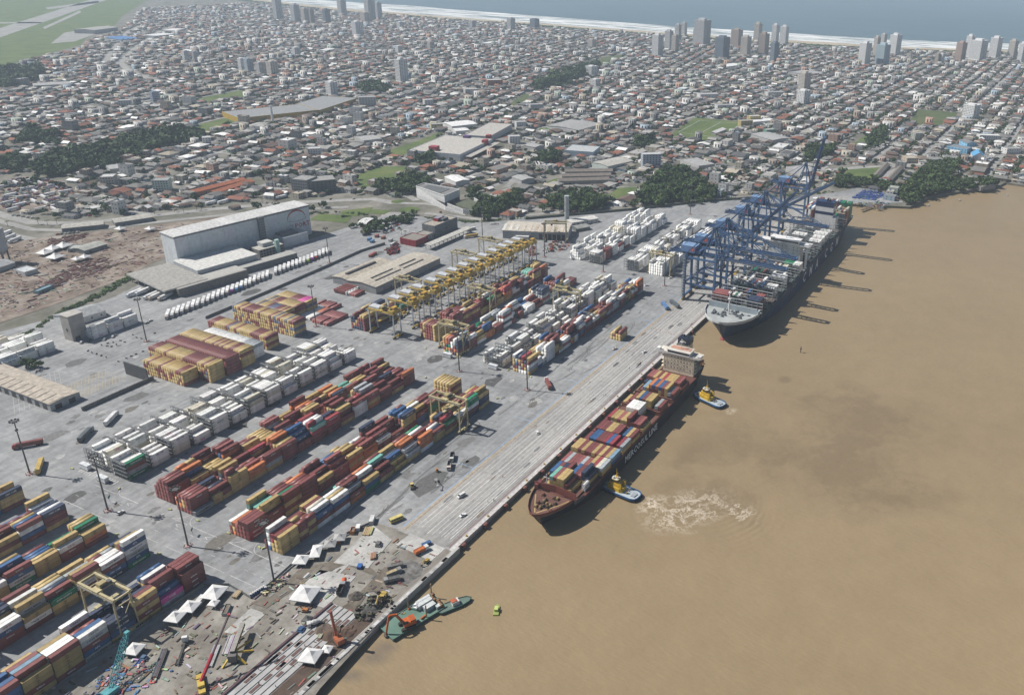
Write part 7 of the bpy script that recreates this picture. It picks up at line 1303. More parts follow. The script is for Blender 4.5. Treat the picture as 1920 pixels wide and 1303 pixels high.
x, y = G(1846, 305); t = thing('church_tower', 'slim white church tower with pointed spire beside the blue roof', 'tower', (x, y, -.4)); MB().box(-2.2, 2.2, -2.2, 2.2, 0, 18, gen(.68)).build('wall', M['wall'], t); MB().lathe([(2.6, 18), (.1, 27)], gen(.6), 8).build('spire', M['roof'], t)
for k in range(3): MB().box(-2.26, -2.2, -.5, .5, 4 + k * 4.5, 6 + k * 4.5, (.05, .06, .08)).build('window', M['glass'], t)
pb('school', 'blue walled school beside the church', 'school', (1775, 285), (1812, 291), 24, 10, (.20, .42, .62), (.22, .23, .25), 'flat', (3, 6, 3)); pb('school', 'second blue walled school wing behind the church', 'school', (1812, 280), (1830, 280), 30, 11, (.22, .45, .66), (.18, .19, .2), 'gable', (3, 4, 3)); pb('school', 'white three storey school with many windows behind the church', 'school', (1836, 263), (1874, 264), 16, 9, gen(.62), gen(.66), 'flat', (3, 9, 2)); pb('shop_block', 'grey fronted shop with red sign by the river road', 'shop', (1768, 306), (1795, 308), 22, 9, gen(.5), gen(.24), 'flat', (1, 3, 0)); pb('shop_block', 'beige corner shop by the river road', 'shop', (1700, 306), (1722, 306), 22, 8, (.42, .36, .3), (.44, .40, .33), 'flat', (2, 5, 3)); pb('shop_block', 'brown roofed shop row by the river road', 'shop', (1722, 307), (1742, 307), 24, 8, (.38, .34, .3), (.19, .15, .12), 'hip', (2, 5, 0)); pb('shop_block', 'grey shop row by the river road', 'shop', (1742, 308), (1768, 308), 20, 8, gen(.36), gen(.26), 'gable', (2, 6, 0))
pb('boathouse', 'long dark roofed boathouse with pale end at the river bank', 'boathouse', (1838, 358), (1866, 354), 46, 6, gen(.3), gen(.22), 'gable', rh=1.6); pb('pavilion', 'low dark roofed pavilion by the green field', 'pavilion', (1645, 337), (1668, 312), 9, 4, gen(.3), (.18, .165, .15), 'gable'); pb('pavilion', 'second dark roofed pavilion by the green field', 'pavilion', (1672, 342), (1694, 318), 9, 4, gen(.3), (.18, .165, .15), 'gable'); pb('grandstand', 'narrow pale roofed stand beside the football pitch', 'stand', (1342, 254), (1362, 246), 8, 4, gen(.4), gen(.6), 'mono')
for px, py, w, h, D, wc, lab, win in ((1400, 238, 22, 12, 14, (.45, .36, .16), 'yellow apartment block stepping down beside the football pitch', (4, 4, 3)), (1416, 230, 20, 13, 14, (.47, .38, .17), 'second yellow apartment block beside the football pitch', (4, 4, 3)), (1445, 252, 16, 9, 12, (.15, .27, .22), 'green house block near the football pitch', (2, 3, 2)), (1222, 313, 34, 20, 14, (.40, .44, .5), 'pale grey office block with round corner tower', (6, 6, 3)), (303, 359, 30, 15, 16, (.50, .60, .56), 'mint green apartment block near the terracotta rows', (5, 6, 4)), (203, 351, 26, 14, 18, (.46, .44, .40), 'beige apartment block left of the mint green one', (4, 5, 4)), (590, 293, 24, 12, 16, gen(.6), 'white apartment block near the dark complex', (4, 5, 3)), (389, 273, 16, 13, 14, gen(.56), 'white narrow block beside the dark wood', (4, 3, 3)), (235, 201, 24, 13, 15, gen(.56), 'white three window bay block far left', (4, 5, 3)), (929, 162, 28, 15, 20, (.28, .13, .09), 'brick red apartment block in mid town', (5, 6, 3)), (690, 199, 32, 18, 20, gen(.40), 'grey twin apartment block right of the yellow store', (5, 6, 3)), (978, 243, 18, 14, 14, gen(.6), 'white and red apartment block behind supermarkets', (4, 4, 2)), (966, 270, 20, 13, 14, gen(.55), 'white block beside the supermarket car park', (4, 4, 3)), (805, 200, 16, 14, 14, gen(.6), 'white narrow block in mid town', (4, 3, 3)), (885, 180, 24, 15, 18, gen(.45), 'grey pair of blocks in mid town', (5, 5, 3)), (820, 243, 22, 10, 14, (.5, .46, .28), 'yellow low block left of the white warehouse', (3, 4, 2)), (1007, 205, 24, 10, 16, gen(.4), 'grey low block by the dark field', (2, 6, 2)), (1360, 205, 30, 9, 16, gen(.6), 'white window grid block left of the football pitch', (3, 7, 2)), (1330, 184, 34, 9, 22, gen(.6), 'white hall with blue tank in the right town', (2, 5, 2)), (1455, 180, 30, 9, 18, gen(.55), 'white roofed terrace block in the right town', (3, 6, 2)), (1722, 262, 14, 12, 12, (.36, .38, .34), 'narrow greenish block above the shops', (4, 2, 2)), (1900, 288, 26, 9, 16, gen(.64), 'white long block at the right picture edge', (2, 6, 2))):
 pb('apartment_block', lab, 'apartment block', (px - w / 2, py + 1), (px + w / 2, py), D, h, wc, gen(R.uniform(.3, .55)), 'flat', win, wsz=(1.6, 1.3), door=False)
# ---- towers
def tower(px, py, hp, wp, col, lab, glassy=0, roofc=None):
 x, y = G(px, py); s = depth_of(x, y) / FOC; h = hp * s * 1.05; w = wp * s * .86; D = w * R.uniform(.7, 1.0); rz = (-.03 if y < 900 else .2) + math.atan2(-x, y) * 0
 t = thing('tower_block', lab, 'tower block', (x - w * .1, y, -.45), rz - .35, 'tower blocks of the town'); FOOT.append(((x - w, y - w), 0, w * 2.2, w * 2.2))
 MB().box(-w / 2, w / 2, 0, D, 0, h, col).build('wall', M['wall'], t)
 nf = max(4, int(h / 3.1)); fh = h / nf; wn_ = MB(); nw = max(3, int(w / 3.4))
 for f in range(1, nf):
  for i in range(nw):
   if glassy == 2 or (i % 2 == 0) or glassy: wn_.box(-w / 2 + (i + .15) * w / nw, -w / 2 + (i + .85) * w / nw, -.12, .0, f * fh + .5, f * fh + 2.2, (.06, .075, .095))
  for i in range(nw - 1): wn_.box(-w / 2 - .12, -w / 2, (i + .3) * D / (nw - 1), (i + .75) * D / (nw - 1), f * fh + .6, f * fh + 2.1, (.06, .075, .095))
 wn_.build('window', M['glass'], t, kind='stuff')
 b = MB(); bw = w * .26
 for f in range(1, nf):
  for sx_ in (-.25, .25): b.box(w * sx_ - bw / 2, w * sx_ + bw / 2, -1.3, 0, f * fh, f * fh + .9, tuple(min(.8, v * 1.15) for v in col))
 b.build('balcony', M['wall'], t, kind='stuff')
 MB().box(-w * .22, w * .2, D * .2, D * .8, h, h + min(7, h * .1), roofc or col).build('roof_house', M['wall'], t); r = MB()
 for a in ((-w / 2, w / 2, 0, .4), (-w / 2, w / 2, D - .4, D), (-w / 2, -w / 2 + .4, .4, D - .4), (w / 2 - .4, w / 2, .4, D - .4)): r.box(*a, h, h + 1.1, col)
 r.build('parapet', M['wall'], t)
A_, B_, C_, D_, E_ = gen(.74), (.54, .50, .45), (.19, .23, .28), (.42, .35, .30), gen(.52)
TW = [(1326, 83, 40, 30, E_), (1362, 107, 33, 28, C_), (1388, 88, 28, 19, D_), (1404, 104, 31, 18, B_), (1425, 81, 32, 16, B_), (1437, 104, 36, 19, D_), (1455, 117, 33, 16, C_), (1457, 81, 30, 15, A_), (1475, 84, 30, 15, A_), (1626, 121, 36, 21, A_), (1645, 106, 32, 11, B_), (1661, 121, 33, 22, (.4, .5, .56)), (1683, 104, 34, 19, A_), (1659, 88, 21, 11, E_), (1805, 115, 31, 20, (.44, .33, .28)), (1820, 107, 35, 14, A_), (1842, 113, 33, 29, A_), (1871, 108, 33, 22, A_), (1902, 110, 30, 16, B_), (1917, 116, 31, 14, A_), (1760, 119, 16, 10, D_), (1768, 119, 16, 10, A_), (1513, 173, 33, 22, B_), (1513, 194, 22, 22, A_), (1830, 221, 22, 28, A_), (1239, 106, 36, 20, A_), (1259, 92, 30, 14, E_), (1270, 98, 28, 15, B_), (1275, 75, 25, 11, E_), (963, 57, 20, 14, E_), (1008, 53, 15, 15, C_), (760, 153, 38, 22, A_), (677, 68, 24, 20, A_), (647, 30, 26, 14, E_), (700, 38, 33, 18, E_), (714, 35, 26, 12, E_), (692, 42, 16, 18, B_), (1116, 142, 16, 22, A_), (1122, 163, 13, 16, A_), (527, 37, 33, 15, E_), (560, 41, 28, 14, E_), (578, 46, 26, 12, B_), (588, 43, 22, 10, D_), (617, 43, 22, 13, C_), (354, 118, 20, 12, A_), (371, 117, 18, 11, E_), (459, 131, 19, 12, A_), (472, 133, 20, 14, (.42, .48, .54)), (495, 137, 18, 16, E_), (518, 140, 22, 18, B_), (296, 193, 19, 15, (.36, .42, .52)), (629, 178, 22, 18, A_), (1286, 66, 20, 10, E_), (1305, 80, 22, 8, B_), (752, 100, 12, 12, A_), (890, 53, 12, 12, E_), (755, 55, 12, 12, A_), (812, 93, 13, 13, B_), (560, 105, 14, 14, A_), (1115, 90, 14, 14, B_)]
CT = {id(A_): 'white', id(B_): 'beige', id(C_): 'dark glass', id(D_): 'brownish', id(E_): 'grey'}
zn = lambda x, y: 'right beach group' if x > 1590 and y < 130 else 'middle beach group' if 1230 < x <= 1590 and y < 130 else 'far left beach group' if x < 740 and y < 60 else 'left part of town' if x < 700 else 'middle of town' if x < 1150 else 'right part of town'
cnt = {}
for a in sorted(TW):
 c = CT.get(id(a[4]), 'bluish' if a[4][2] > a[4][0] * 1.15 else 'pinkish'); k = (c, zn(a[0], a[1])); cnt[k] = cnt.get(k, 0) + 1
 tower(*a, '%s %s tower block, %s such from the left, %s' % ('tall' if a[2] > 27 else 'medium', c, ORD[cnt[k] - 1], k[1]), R.choice((0, 1, 2)) if c != 'dark glass' else 2)
# ---- street grid and houses
OPEN = GREENS + DARKG + [[(-100, 160), (0, 135), (70, 112), (160, 88), (180, 70), (225, 62), (245, 40), (280, 8), (300, -40), (-400, -40)], [(-60, 345), (50, 325), (125, 338), (150, 358), (115, 372), (125, 400), (-60, 400)],
  [(1540, 350), (1600, 340), (1720, 400), (1500, 400)], [(-60, 640), (-60, 395), (140, 425), (330, 404), (560, 384), (700, 376), (760, 384), (880, 372), (900, 395), (905, 420), (1000, 405), (1310, 378), (1600, 352), (1715, 395), (1700, 700), (-60, 900)]]
WOODS = [([(1195, 385), (1205, 360), (1235, 330), (1280, 318), (1322, 345), (1345, 365), (1335, 378), (1260, 388)], 8.5, 'in the dense wood behind the white containers'), ([(1012, 398), (1030, 375), (1060, 362), (1110, 365), (1150, 385), (1100, 400)], 8, 'in the wood behind the chimney'), ([(880, 410), (890, 395), (930, 378), (985, 362), (975, 385), (930, 405)], 8, 'beside the car park by the white angular building'),
   ([(700, 362), (715, 342), (770, 335), (812, 345), (770, 365)], 9, 'left of the white angular building'), ([(1690, 385), (1700, 345), (1735, 318), (1780, 330), (1805, 345), (1862, 340), (1870, 352), (1800, 360), (1745, 370), (1715, 392)], 8, 'on the river bank at the right'), ([(1560, 352), (1575, 330), (1600, 338), (1690, 352), (1695, 372), (1640, 352)], 7.5, 'lining the fenced yard beyond the ship stern'),
   ([(80, 335), (60, 315), (110, 292), (230, 265), (300, 248), (375, 250), (380, 262), (300, 282), (190, 320)], 10, 'in the long wood strip at the left'), ([(0, 320), (20, 300), (60, 300), (40, 325)], 10, 'at the left picture edge'), ([(40, 270), (60, 252), (105, 255), (110, 275)], 10, 'in the small left wood'), ([(1012, 168), (1035, 150), (1085, 130), (1120, 118), (1125, 130), (1060, 165)], 14, 'in the far wood strip'), ([(672, 178), (680, 158), (720, 158), (735, 175)], 11, 'in the clump left of the white tower'),
   ([(1240, 345), (1250, 325), (1268, 318), (1280, 330)], 9, 'beside the wood'), ([(1625, 275), (1630, 258), (1655, 240), (1665, 262), (1650, 285)], 9, 'by the small green by the river road'), ([(1510, 300), (1520, 275), (1560, 278), (1555, 300)], 9, 'below the raised crane boom'), ([(783, 312), (790, 295), (815, 298), (812, 314)], 9, 'round dark clump near the supermarket'), ([(1010, 310), (1020, 290), (1048, 288), (1050, 305)], 9, 'in the round clump amid houses'), ([(1190, 280), (1195, 262), (1222, 262), (1222, 280)], 9, 'in the dark clump above the office block'), ([(0, 170), (0, 135), (80, 132), (80, 150)], 14, 'beside the airfield'), ([(1735, 320), (1770, 300), (1800, 310), (1790, 328)], 9, 'above the river bank'), ([(880, 362), (910, 372), (900, 380), (872, 370)], 8, 'behind the angular building'), ([(1000, 165), (1010, 155), (1012, 172)], 12, 'in mid town')]
NOH = [(p, min(q[0] for q in p), max(q[0] for q in p), min(q[1] for q in p), max(q[1] for q in p)) for p in OPEN + [w[0] for w in WOODS]]
def blocked(px, py):
 for p, a, b, c, d in NOH:
  if a <= px <= b and c <= py <= d and inpoly(px, py, p): return True
 return False
ROADS = [(GP(r_), w_) for r_, w_ in ((AVE, 18), ([(1530, 322), (1610, 314), (1700, 311), (1760, 300), (1930, 292)], 12), ([(195, 120), (212, 95), (240, 60), (262, 50)], 14), ([(225, 118), (255, 90), (300, 60), (330, 48)], 14), ([(225, 118), (245, 135), (300, 155)], 14), ([(930, 290), (985, 268)], 16), ([(900, 372), (960, 352), (1090, 348), (1180, 352), (1280, 345)], 9))]
FT = []
for p, rz, L, D in FOOT: FT.append((p[0], p[1], math.cos(rz), math.sin(rz), L, D))
def taken(x, y):
 for px, py, c, s_, L, D in FT:
  dx, dy = x - px, y - py; u, v = dx * c + dy * s_, -dx * s_ + dy * c
  if -7 < u < L + 7 and -7 < v < D + 7: return True
 for P, w_ in ROADS:
  for a, b in zip(P, P[1:]):
   ex, ey = b[0] - a[0], b[1] - a[1]; l2 = ex * ex + ey * ey; t = max(0, min(1, ((x - a[0]) * ex + (y - a[1]) * ey) / l2))
   if (x - a[0] - ex * t) ** 2 + (y - a[1] - ey * t) ** 2 < (w_ / 2 + 6) ** 2: return True
 return False
shx = sorted((b, a) for a, b in inland)
def beach_x(y):
 for (y0, x0), (y1, x1) in zip(shx, shx[1:]):
  if y0 <= y <= y1: return x0 + (x1 - x0) * (y - y0) / (y1 - y0)
 return 3500
def ht(kind):
 v = [(0, 0, 0), (1, 0, 0), (1, 1, 0), (0, 1, 0), (0, 0, .68), (1, 0, .68), (1, 1, .68), (0, 1, .68)]; f = [(0, 1, 5, 4), (1, 2, 6, 5), (2, 3, 7, 6), (3, 0, 4, 7)]; s = [0] * 4
 if kind == 'gx': v += [(-.04, -.05, .66), (1.04, -.05, .66), (1.04, 1.05, .66), (-.04, 1.05, .66), (-.04, .5, 1), (1.04, .5, 1), (0, .5, .97), (1, .5, .97)]; f += [(8, 9, 13, 12), (10, 11, 12, 13), (7, 4, 14), (5, 6, 15)]; s += [1, 1, 0, 0]
 if kind == 'gy': v += [(-.05, -.04, .66), (1.05, -.04, .66), (1.05, 1.04, .66), (-.05, 1.04, .66), (.5, -.04, 1), (.5, 1.04, 1), (.5, 0, .97), (.5, 1, .97)]; f += [(8, 12, 13, 11), (9, 10, 13, 12), (4, 5, 14), (6, 7, 15)]; s += [1, 1, 0, 0]
 if kind == 'hip': v += [(-.06, -.06, .66), (1.06, -.06, .66), (1.06, 1.06, .66), (-.06, 1.06, .66), (.5, .35, 1), (.5, .65, 1)]; f += [(8, 9, 12), (9, 10, 13, 12), (10, 11, 13), (11, 8, 12, 13)]; s += [1] * 4
 if kind == 'flat': v = [(a, b, c / .68 if c else 0) for a, b, c in v] + [(.05, .05, .93), (.95, .05, .93), (.95, .95, .93), (.05, .95, .93)]; f += [(4, 5, 9, 8), (5, 6, 10, 9), (6, 7, 11, 10), (7, 4, 8, 11), (8, 9, 10, 11)]; s += [0, 0, 0, 0, 1]
 n = len(v); top = .68 if kind != 'flat' else 1
 for i in range(3): a = .1 + i * .3; v += [(a, -.012, top * .4), (a + .16, -.012, top * .4), (a + .16, -.012, top * .78), (a, -.012, top * .78)]; f.append((n, n + 1, n + 2, n + 3)); s.append(2); n += 4
 for i in range(2): a = .2 + i * .4; v += [(-.012, a + .16, top * .4), (-.012, a, top * .4), (-.012, a, top * .78), (-.012, a + .16, top * .78)]; f.append((n, n + 1, n + 2, n + 3)); s.append(2); n += 4
 return v, f, s
HK = ['gx', 'gy', 'hip', 'flat']; HT = [ht(k) for k in HK]
RC = [((.25, .105, .07), .16, 'terracotta'), ((.13, .09, .075), .16, 'brown'), ((.20, .197, .19), .27, 'grey'), ((.115, .115, .118), .17, 'dark grey'), ((.36, .355, .34), .14, 'pale grey'), ((.40, .36, .29), .05, 'cream'), ((.76, .76, .75), .08, 'white')]
WCs = [((.56, .555, .54), .38, 'white'), ((.42, .385, .32), .18, 'cream'), ((.28, .235, .2), .11, 'beige'), ((.38, .44, .38), .05, 'pale green'), ((.34, .42, .50), .07, 'pale blue'), ((.42, .28, .22), .06, 'salmon'), ((.25, .25, .25), .19, 'grey')]
def pk(T):
 t = R.random() * sum(w_ for _, w_, _ in T)
 for c, w_, n in T:
  t -= w_
  if t <= 0: return c, n
 return T[0][0], T[0][2]
HS = []; TREES = []; stm = MB()
def lot(x, y, rz, w, d, st, near):
 px, py = proj(x, y)
 if not (-50 < px < 1970 and -12 < py < 430) or x > beach_x(y) - 85 or not inpoly(x, y - 8, land) or blocked(px, py) or taken(x, y): return
 rc, rn = pk(RC); wc, wnm = pk(WCs); v = R.uniform(.85, 1.12); rc = tuple(a * v for a in rc)
 k = R.choice((0, 0, 1, 1, 2, 2, 3)) if st < 3 else 3
 if k == 3 and rn in ('terracotta', 'brown'): rc, rn = (.36, .35, .33), 'grey'
 HS.append((x, y, rz, w, d, st * 3.1 + (1.7 if k < 3 else .9), k, wc, rc, wnm, rn, st, px, py))
for ang, y0z, y1z, oy, step, cross in ((-.035, -260, 900, 0, 60, 178), (.205, 880, 3900, 0, 64, 150)):
 ca, sa = math.cos(ang), math.sin(ang)
 for j in range(-8, 74):
  vb = j * step + R.uniform(-4, 4)
  for sidex in range(0, 26):
   ub = 500 + sidex * cross
   xm, ym = (ub + cross / 2) * ca - vb * sa, (ub + cross / 2) * sa + vb * ca
   if not (y0z - 60 < ym < y1z + 60): continue
   p = proj(xm, ym)
   if not (-250 < p[0] < 2150 and -15 < p[1] < 440) or xm > beach_x(ym) - 60 or depth_of(xm, ym) < 300: continue
   for (u0, v0, u1, v1, w_) in ((ub, vb, ub + cross, vb, 8), (ub, vb - step / 2, ub, vb + step / 2, 7)):
    a = (u0 * ca - v0 * sa, u0 * sa + v0 * ca); b = (u1 * ca - v1 * sa, u1 * sa + v1 * ca); m_ = proj((a[0] + b[0]) / 2, (a[1] + b[1]) / 2)
    if y0z <= ym < y1z and inpoly(*a, land) and inpoly(*b, land) and not blocked(*m_) and not blocked(*proj(*a)) and not blocked(*proj(*b)): stm.strip([a, b], w_, -.37 - .02 * (w_ == 7), gen(R.uniform(.85, 1.15)))
   far = depth_of(xm, ym) > 2500
   for side in (0, 1):
    u = ub + 5
    while u < ub + cross - 8:
     w = R.uniform(7, 12.5) if R.random() < .9 else R.uniform(13, 24); d = R.uniform(9, 17) if w < 13 else R.uniform(14, 22)
     st = 1 if R.random() < .5 else 2 if R.random() < .84 else R.choice((3, 3, 4, 5))
     if R.random() < .018: w, d, st = R.uniform(22, 40), R.uniform(16, 22), R.choice((1, 2))
     s0 = R.uniform(5, 8); vv = vb + s0 if side == 0 else vb + step - s0 - d
     x, y = u * ca - vv * sa, u * sa + vv * ca
     if y0z <= y < y1z:
      if R.random() < .93: lot(x, y, ang + R.gauss(0, .03), w, d, st, not far)
      if R.random() < (.55 if not far else .3):
       v2 = vv + d + R.uniform(.5, 3) if side == 0 else vv - R.uniform(5, 9); u2 = u + R.uniform(0, 4)
       lot(u2 * ca - v2 * sa, u2 * sa + v2 * ca, ang, R.uniform(4, 8), R.uniform(4, 7), 1, False)
      if R.random() < .5: v3 = vb + (step / 2 + R.uniform(-5, 5) if R.random() < .7 else R.choice((4.5, step - 4.5))); TREES.append((*(lambda a, b: (a * ca - b * sa, a * sa + b * ca))(u + R.uniform(0, 8), v3), R.uniform(2.2, 5), 'town'))
     u += w + R.uniform(.6, 3.2)
struct('street', stm, M['street'], 'grid of narrow grey streets between the town houses', 'street')
for px, py, n in ((30, 360, 20), (160, 390, 26), (310, 385, 14), (260, 395, 16), (70, 395, 10)):   # small sheds round the lorry park
 for k in range(n): x, y = G(px + R.gauss(0, 40), py + R.gauss(0, 7)); lot(x, y, R.uniform(-.2, .3), R.uniform(8, 20), R.uniform(7, 14), 1, True)
HS.sort(key=lambda h: -(h[3] + h[4]) * (h[5] + 5) / depth_of(h[0], h[1]) ** 2)
PARTM = {}
def part_mesh(k, slot):
 if (k, slot) not in PARTM:
  v, f, s = HT[k]; m = MB(); idx = [i for i in range(len(f)) if s[i] == slot]; use = sorted({a for i in idx for a in f[i]}); mp = {a: i for i, a in enumerate(use)}
  m.add([v[a] for a in use], [tuple(mp[a] for a in f[i]) for i in idx], gen(1)); PARTM[(k, slot)] = m.mesh(('wall', 'roof')[slot], M['wall' if slot == 0 else 'roof'])
 return PARTM[(k, slot)]
LM = [((1330, 240), 'football pitch'), ((768, 393), 'roundabout'), ((790, 290), 'red cubed supermarket'), ((1270, 350), 'dense wood'), ((1090, 345), 'three long sheds'), ((1840, 290), 'blue roofed church'), ((590, 345), 'dark apartment complex'), ((420, 355), 'terracotta rows'), ((303, 350), 'mint green block'), ((203, 345), 'beige block'), ((250, 290), 'left wood strip'), ((1160, 310), 'white ribbed shed'), ((1222, 300), 'round cornered office'), ((1550, 300), 'raised crane boom'), ((1440, 290), 'grey gabled hall'), ((900, 340), 'white roofed workshop'), ((1000, 330), 'blue fronted workshop'), ((720, 330), 'grass plot'), ((1640, 320), 'riverside green'), ((60, 370), 'lorry park'), ((1085, 285), 'pale blue hall'), ((1730, 300), 'river road shops'), ((1900, 320), 'boathouse'), ((640, 290), 'yellow store'), ((1500, 250), 'cranes')]
seen = {}
for h in HS[:300]:
 x, y, rz, w, d, hh, k, wc, rc, wnm, rn, st, px, py = h
 lm = min(LM, key=lambda l: (l[0][0] - px) ** 2 + 4 * (l[0][1] - py) ** 2); dx, dy = px - lm[0][0], (py - lm[0][1]) * 2
 dr = ('right of' if dx > 0 else 'left of') if abs(dx) > abs(dy) else ('before' if dy > 0 else 'beyond')
 sz = ('small' if w * d < 60 else 'large' if w * d > 150 else 'medium') if st == 1 else {2: 'two storey', 3: 'three storey', 4: 'four storey', 5: 'five storey'}[st]
 base = '%s %s house with %s %s roof %s the %s' % (sz, wnm, rn, ('gable', 'gable', 'hip', 'flat')[k], dr, lm[1]); seen[base] = seen.get(base, 0) + 1
 t = thing('house', base if seen[base] == 1 else base.replace(' house with', ' house,') + ', %s such' % ORD[seen[base] - 1], 'house', (x, y, -.45), rz, 'houses of the town')
 o = put(part_mesh(k, 0), 'wall', t, color=wc); o.scale = (w, d, hh); o = put(part_mesh(k, 1), 'roof', t, color=rc); o.scale = (w, d, hh)
 tp = hh * (.68 if k < 3 else .95)
 for s_ in range(min(st, 3)):
  z = tp * (s_ + .35) / min(st, 3); n = 2 if w < 9 else 3
  for i in range(n):
   if s_ == 0 and i == 0: put(winmesh(1.0, 2.1), 'door', t, (w * .12, 0, .05)); continue
   put(winmesh(1.4, 1.2), 'window', t, (w * (i + .5) / n - .7, 0, z))
  put(winmesh(1.4, 1.2), 'window', t, (0, d * .35, z), -math.pi / 2); put(winmesh(1.4, 1.2), 'window', t, (0, d * .75, z), -math.pi / 2)
 if k == 3 and R.random() < .5: put(part_mesh(3, 0), 'water_tank', t, (w * .6, d * .5, hh * .93), color=R.choice(((.15, .3, .5), gen(.5), gen(.4)))).scale = (1.6, 1.6, 1.6)
tag(bulk('house_mass', HT, [(h[6], h[0], h[1], -.45, h[2], h[3], h[4], h[5], [h[7], h[8], (.06, .065, .075)]) for h in HS[300:]], M['roof']), 'thousands of low town houses stretching to the beach', 'houses', kind='stuff')
print('houses', len(HS))
# ================================================================ trees, parked cars, small boats
LG = [(.05, .085, .032), (.062, .10, .036), (.04, .07, .03), (.08, .12, .042), (.055, .088, .042), (.12, .155, .055)]  # last tone paints yellowish sunlit leaves into the crowns at random
def crown(n, r, hz_, q, seed, lobes=7):
 rr = random.Random(seed); m = MB(); L = [(rr.gauss(0, .42) * r, rr.gauss(0, .42) * r, rr.uniform(-.25, .45) * hz_, rr.uniform(.42, .68)) for _ in range(lobes)]
 for i in range(n):
  lx, ly, lz, lr = rr.choice(L); a, b = rr.uniform(0, 6.283), math.acos(rr.uniform(-.75, 1)); f = lr * rr.uniform(.72, 1.08)
  c = (lx + math.cos(a) * math.sin(b) * f * r, ly + math.sin(a) * math.sin(b) * f * r, lz + math.cos(b) * f * hz_)
  u = unit((rr.gauss(0, 1), rr.gauss(0, 1), rr.gauss(0, .6))); nrm = unit((math.cos(a) * math.sin(b) + rr.gauss(0, .5), math.sin(a) * math.sin(b) + rr.gauss(0, .5), math.cos(b) + rr.gauss(0, .5))); u = unit(crs(nrm, u)); w_ = crs(nrm, u); s_ = q * rr.uniform(.6, 1.25)
  col = rr.choice(LG); col = tuple(t * rr.uniform(.8, 1.25) for t in col)
  m.add([tuple(c[k] + u[k] * s_ * e + w_[k] * s_ * g_ for k in range(3)) for e, g_ in ((-1, -.6), (.2, -1), (1, .5), (-.3, 1))], [(0, 1, 2, 3)], col)
 return m
def trunk(h, r):
 m = MB().tube((0, 0, 0), (.1, .05, h * .55), r, (.07, .055, .04), 6, r * .7)
 for k in range(4): a = k * 1.6; m.tube((.1, .05, h * (.4 + .04 * k)), (math.cos(a) * h * .22, math.sin(a) * h * .22, h * .85), r * .45, (.065, .05, .04), 5, r * .15)
 return m
CRM_ = [crown(230, 1, .8, .17, s_).mesh('crown', M['leaf']) for s_ in range(6)]; TRM = trunk(1, .045).mesh('trunk', M['paint'])
for pts, sp, w_ in WOODS:
 x0, x1 = min(p[0] for p in pts), max(p[0] for p in pts); y0, y1 = min(p[1] for p in pts), max(p[1] for p in pts)
 W2 = GP(pts); a = abs(sum(W2[i][0] * W2[(i + 1) % len(W2)][1] - W2[(i + 1) % len(W2)][0] * W2[i][1] for i in range(len(W2)))) / 2
 n = int(a / (sp * sp) * 1.25); bx = (min(p[0] for p in W2), max(p[0] for p in W2), min(p[1] for p in W2), max(p[1] for p in W2)); k = 0
 while k < min(n, 700):
  x, y = R.uniform(*bx[:2]), R.uniform(*bx[2:])
  if inpoly(x, y, W2): TREES.append((x, y, R.uniform(.48, .85) * sp * (1.25 if R.random() < .15 else 1), w_)); k += 1
for px, py, n, s1_, s2_ in ((700, 425, 26, 20, 6), (755, 415, 20, 14, 4), (540, 392, 14, 30, 3), (60, 350, 12, 40, 8), (180, 385, 14, 30, 8), (1420, 345, 18, 30, 8), (1350, 330, 16, 20, 8), (1760, 320, 14, 30, 8), (1880, 300, 10, 25, 8), (1050, 320, 12, 25, 6), (900, 318, 12, 20, 6), (1480, 310, 12, 20, 8), (630, 330, 14, 20, 8), (480, 330, 12, 40, 8), (60, 690, 0, 4, 3), (820, 300, 8, 20, 5), (1200, 240, 20, 60, 14), (1600, 215, 25, 60, 18), (1750, 190, 25, 60, 18), (1450, 190, 20, 60, 18), (1860, 180, 15, 40, 14), (1000, 130, 25, 80, 18), (800, 130, 25, 80, 20), (420, 180, 25, 80, 20)):
 for k in range(n):
  x, y = G(px + R.gauss(0, s1_), py + R.gauss(0, s2_)); TREES.append((x, y, R.uniform(2.8, 5.5), 'scattered' if py > 290 else 'town'))
for px, py in ((62, 688), (54, 684), (72, 692), (48, 690)): TREES.append((*G(px, py), 3.6, 'beside the low warehouse'))
def okt(t):
 if t[0] > beach_x(t[1]) - 70 or not inpoly(t[0], t[1], land): return False
 p = proj(t[0], t[1]); return -30 < p[0] < 1950 and -10 < p[1] < 1330 and not (t[3] in ('town', 'scattered') and (taken(t[0], t[1]) or t[3] == 'town' and blocked(*p)))
TREES = [t for t in TREES if okt(t)]
pri = lambda t: (1 if t[3] not in ('town',) else .35) * t[2] / depth_of(t[0], t[1])
TREES.sort(key=lambda t: -pri(t) * (.4 if 'long wood' in t[3] or 'airfield' in t[3] else 1))
for i, (x, y, r, w_) in enumerate(TREES[:300]):
 h = r * R.uniform(1.5, 2.1); t = thing('broadleaf_tree', '', 'tree', (x, y, -.4), R.uniform(0, 6), 'trees ' + (w_ if w_ not in ('town', 'scattered') else 'scattered by roads and gardens'))
 t['label'] = 'dark green broadleaf tree ' + w_ if w_ not in ('town', 'scattered') else 'small green tree by a road or garden at the town edge'
 o = put(TRM, 'trunk', t); o.scale = (h, h, h * .8); o = put(R.choice(CRM_), 'crown', t, (0, 0, h * .68), R.uniform(0, 6)); o.scale = (r, r, r * R.uniform(.8, 1.05))
FT_ = []
for s_ in range(5):
 m = crown(46, 1, .8, .36, 50 + s_, 5); FT_.append((m.v, m.f, [int(R.random() * 4) for _ in m.f]))
ins = []
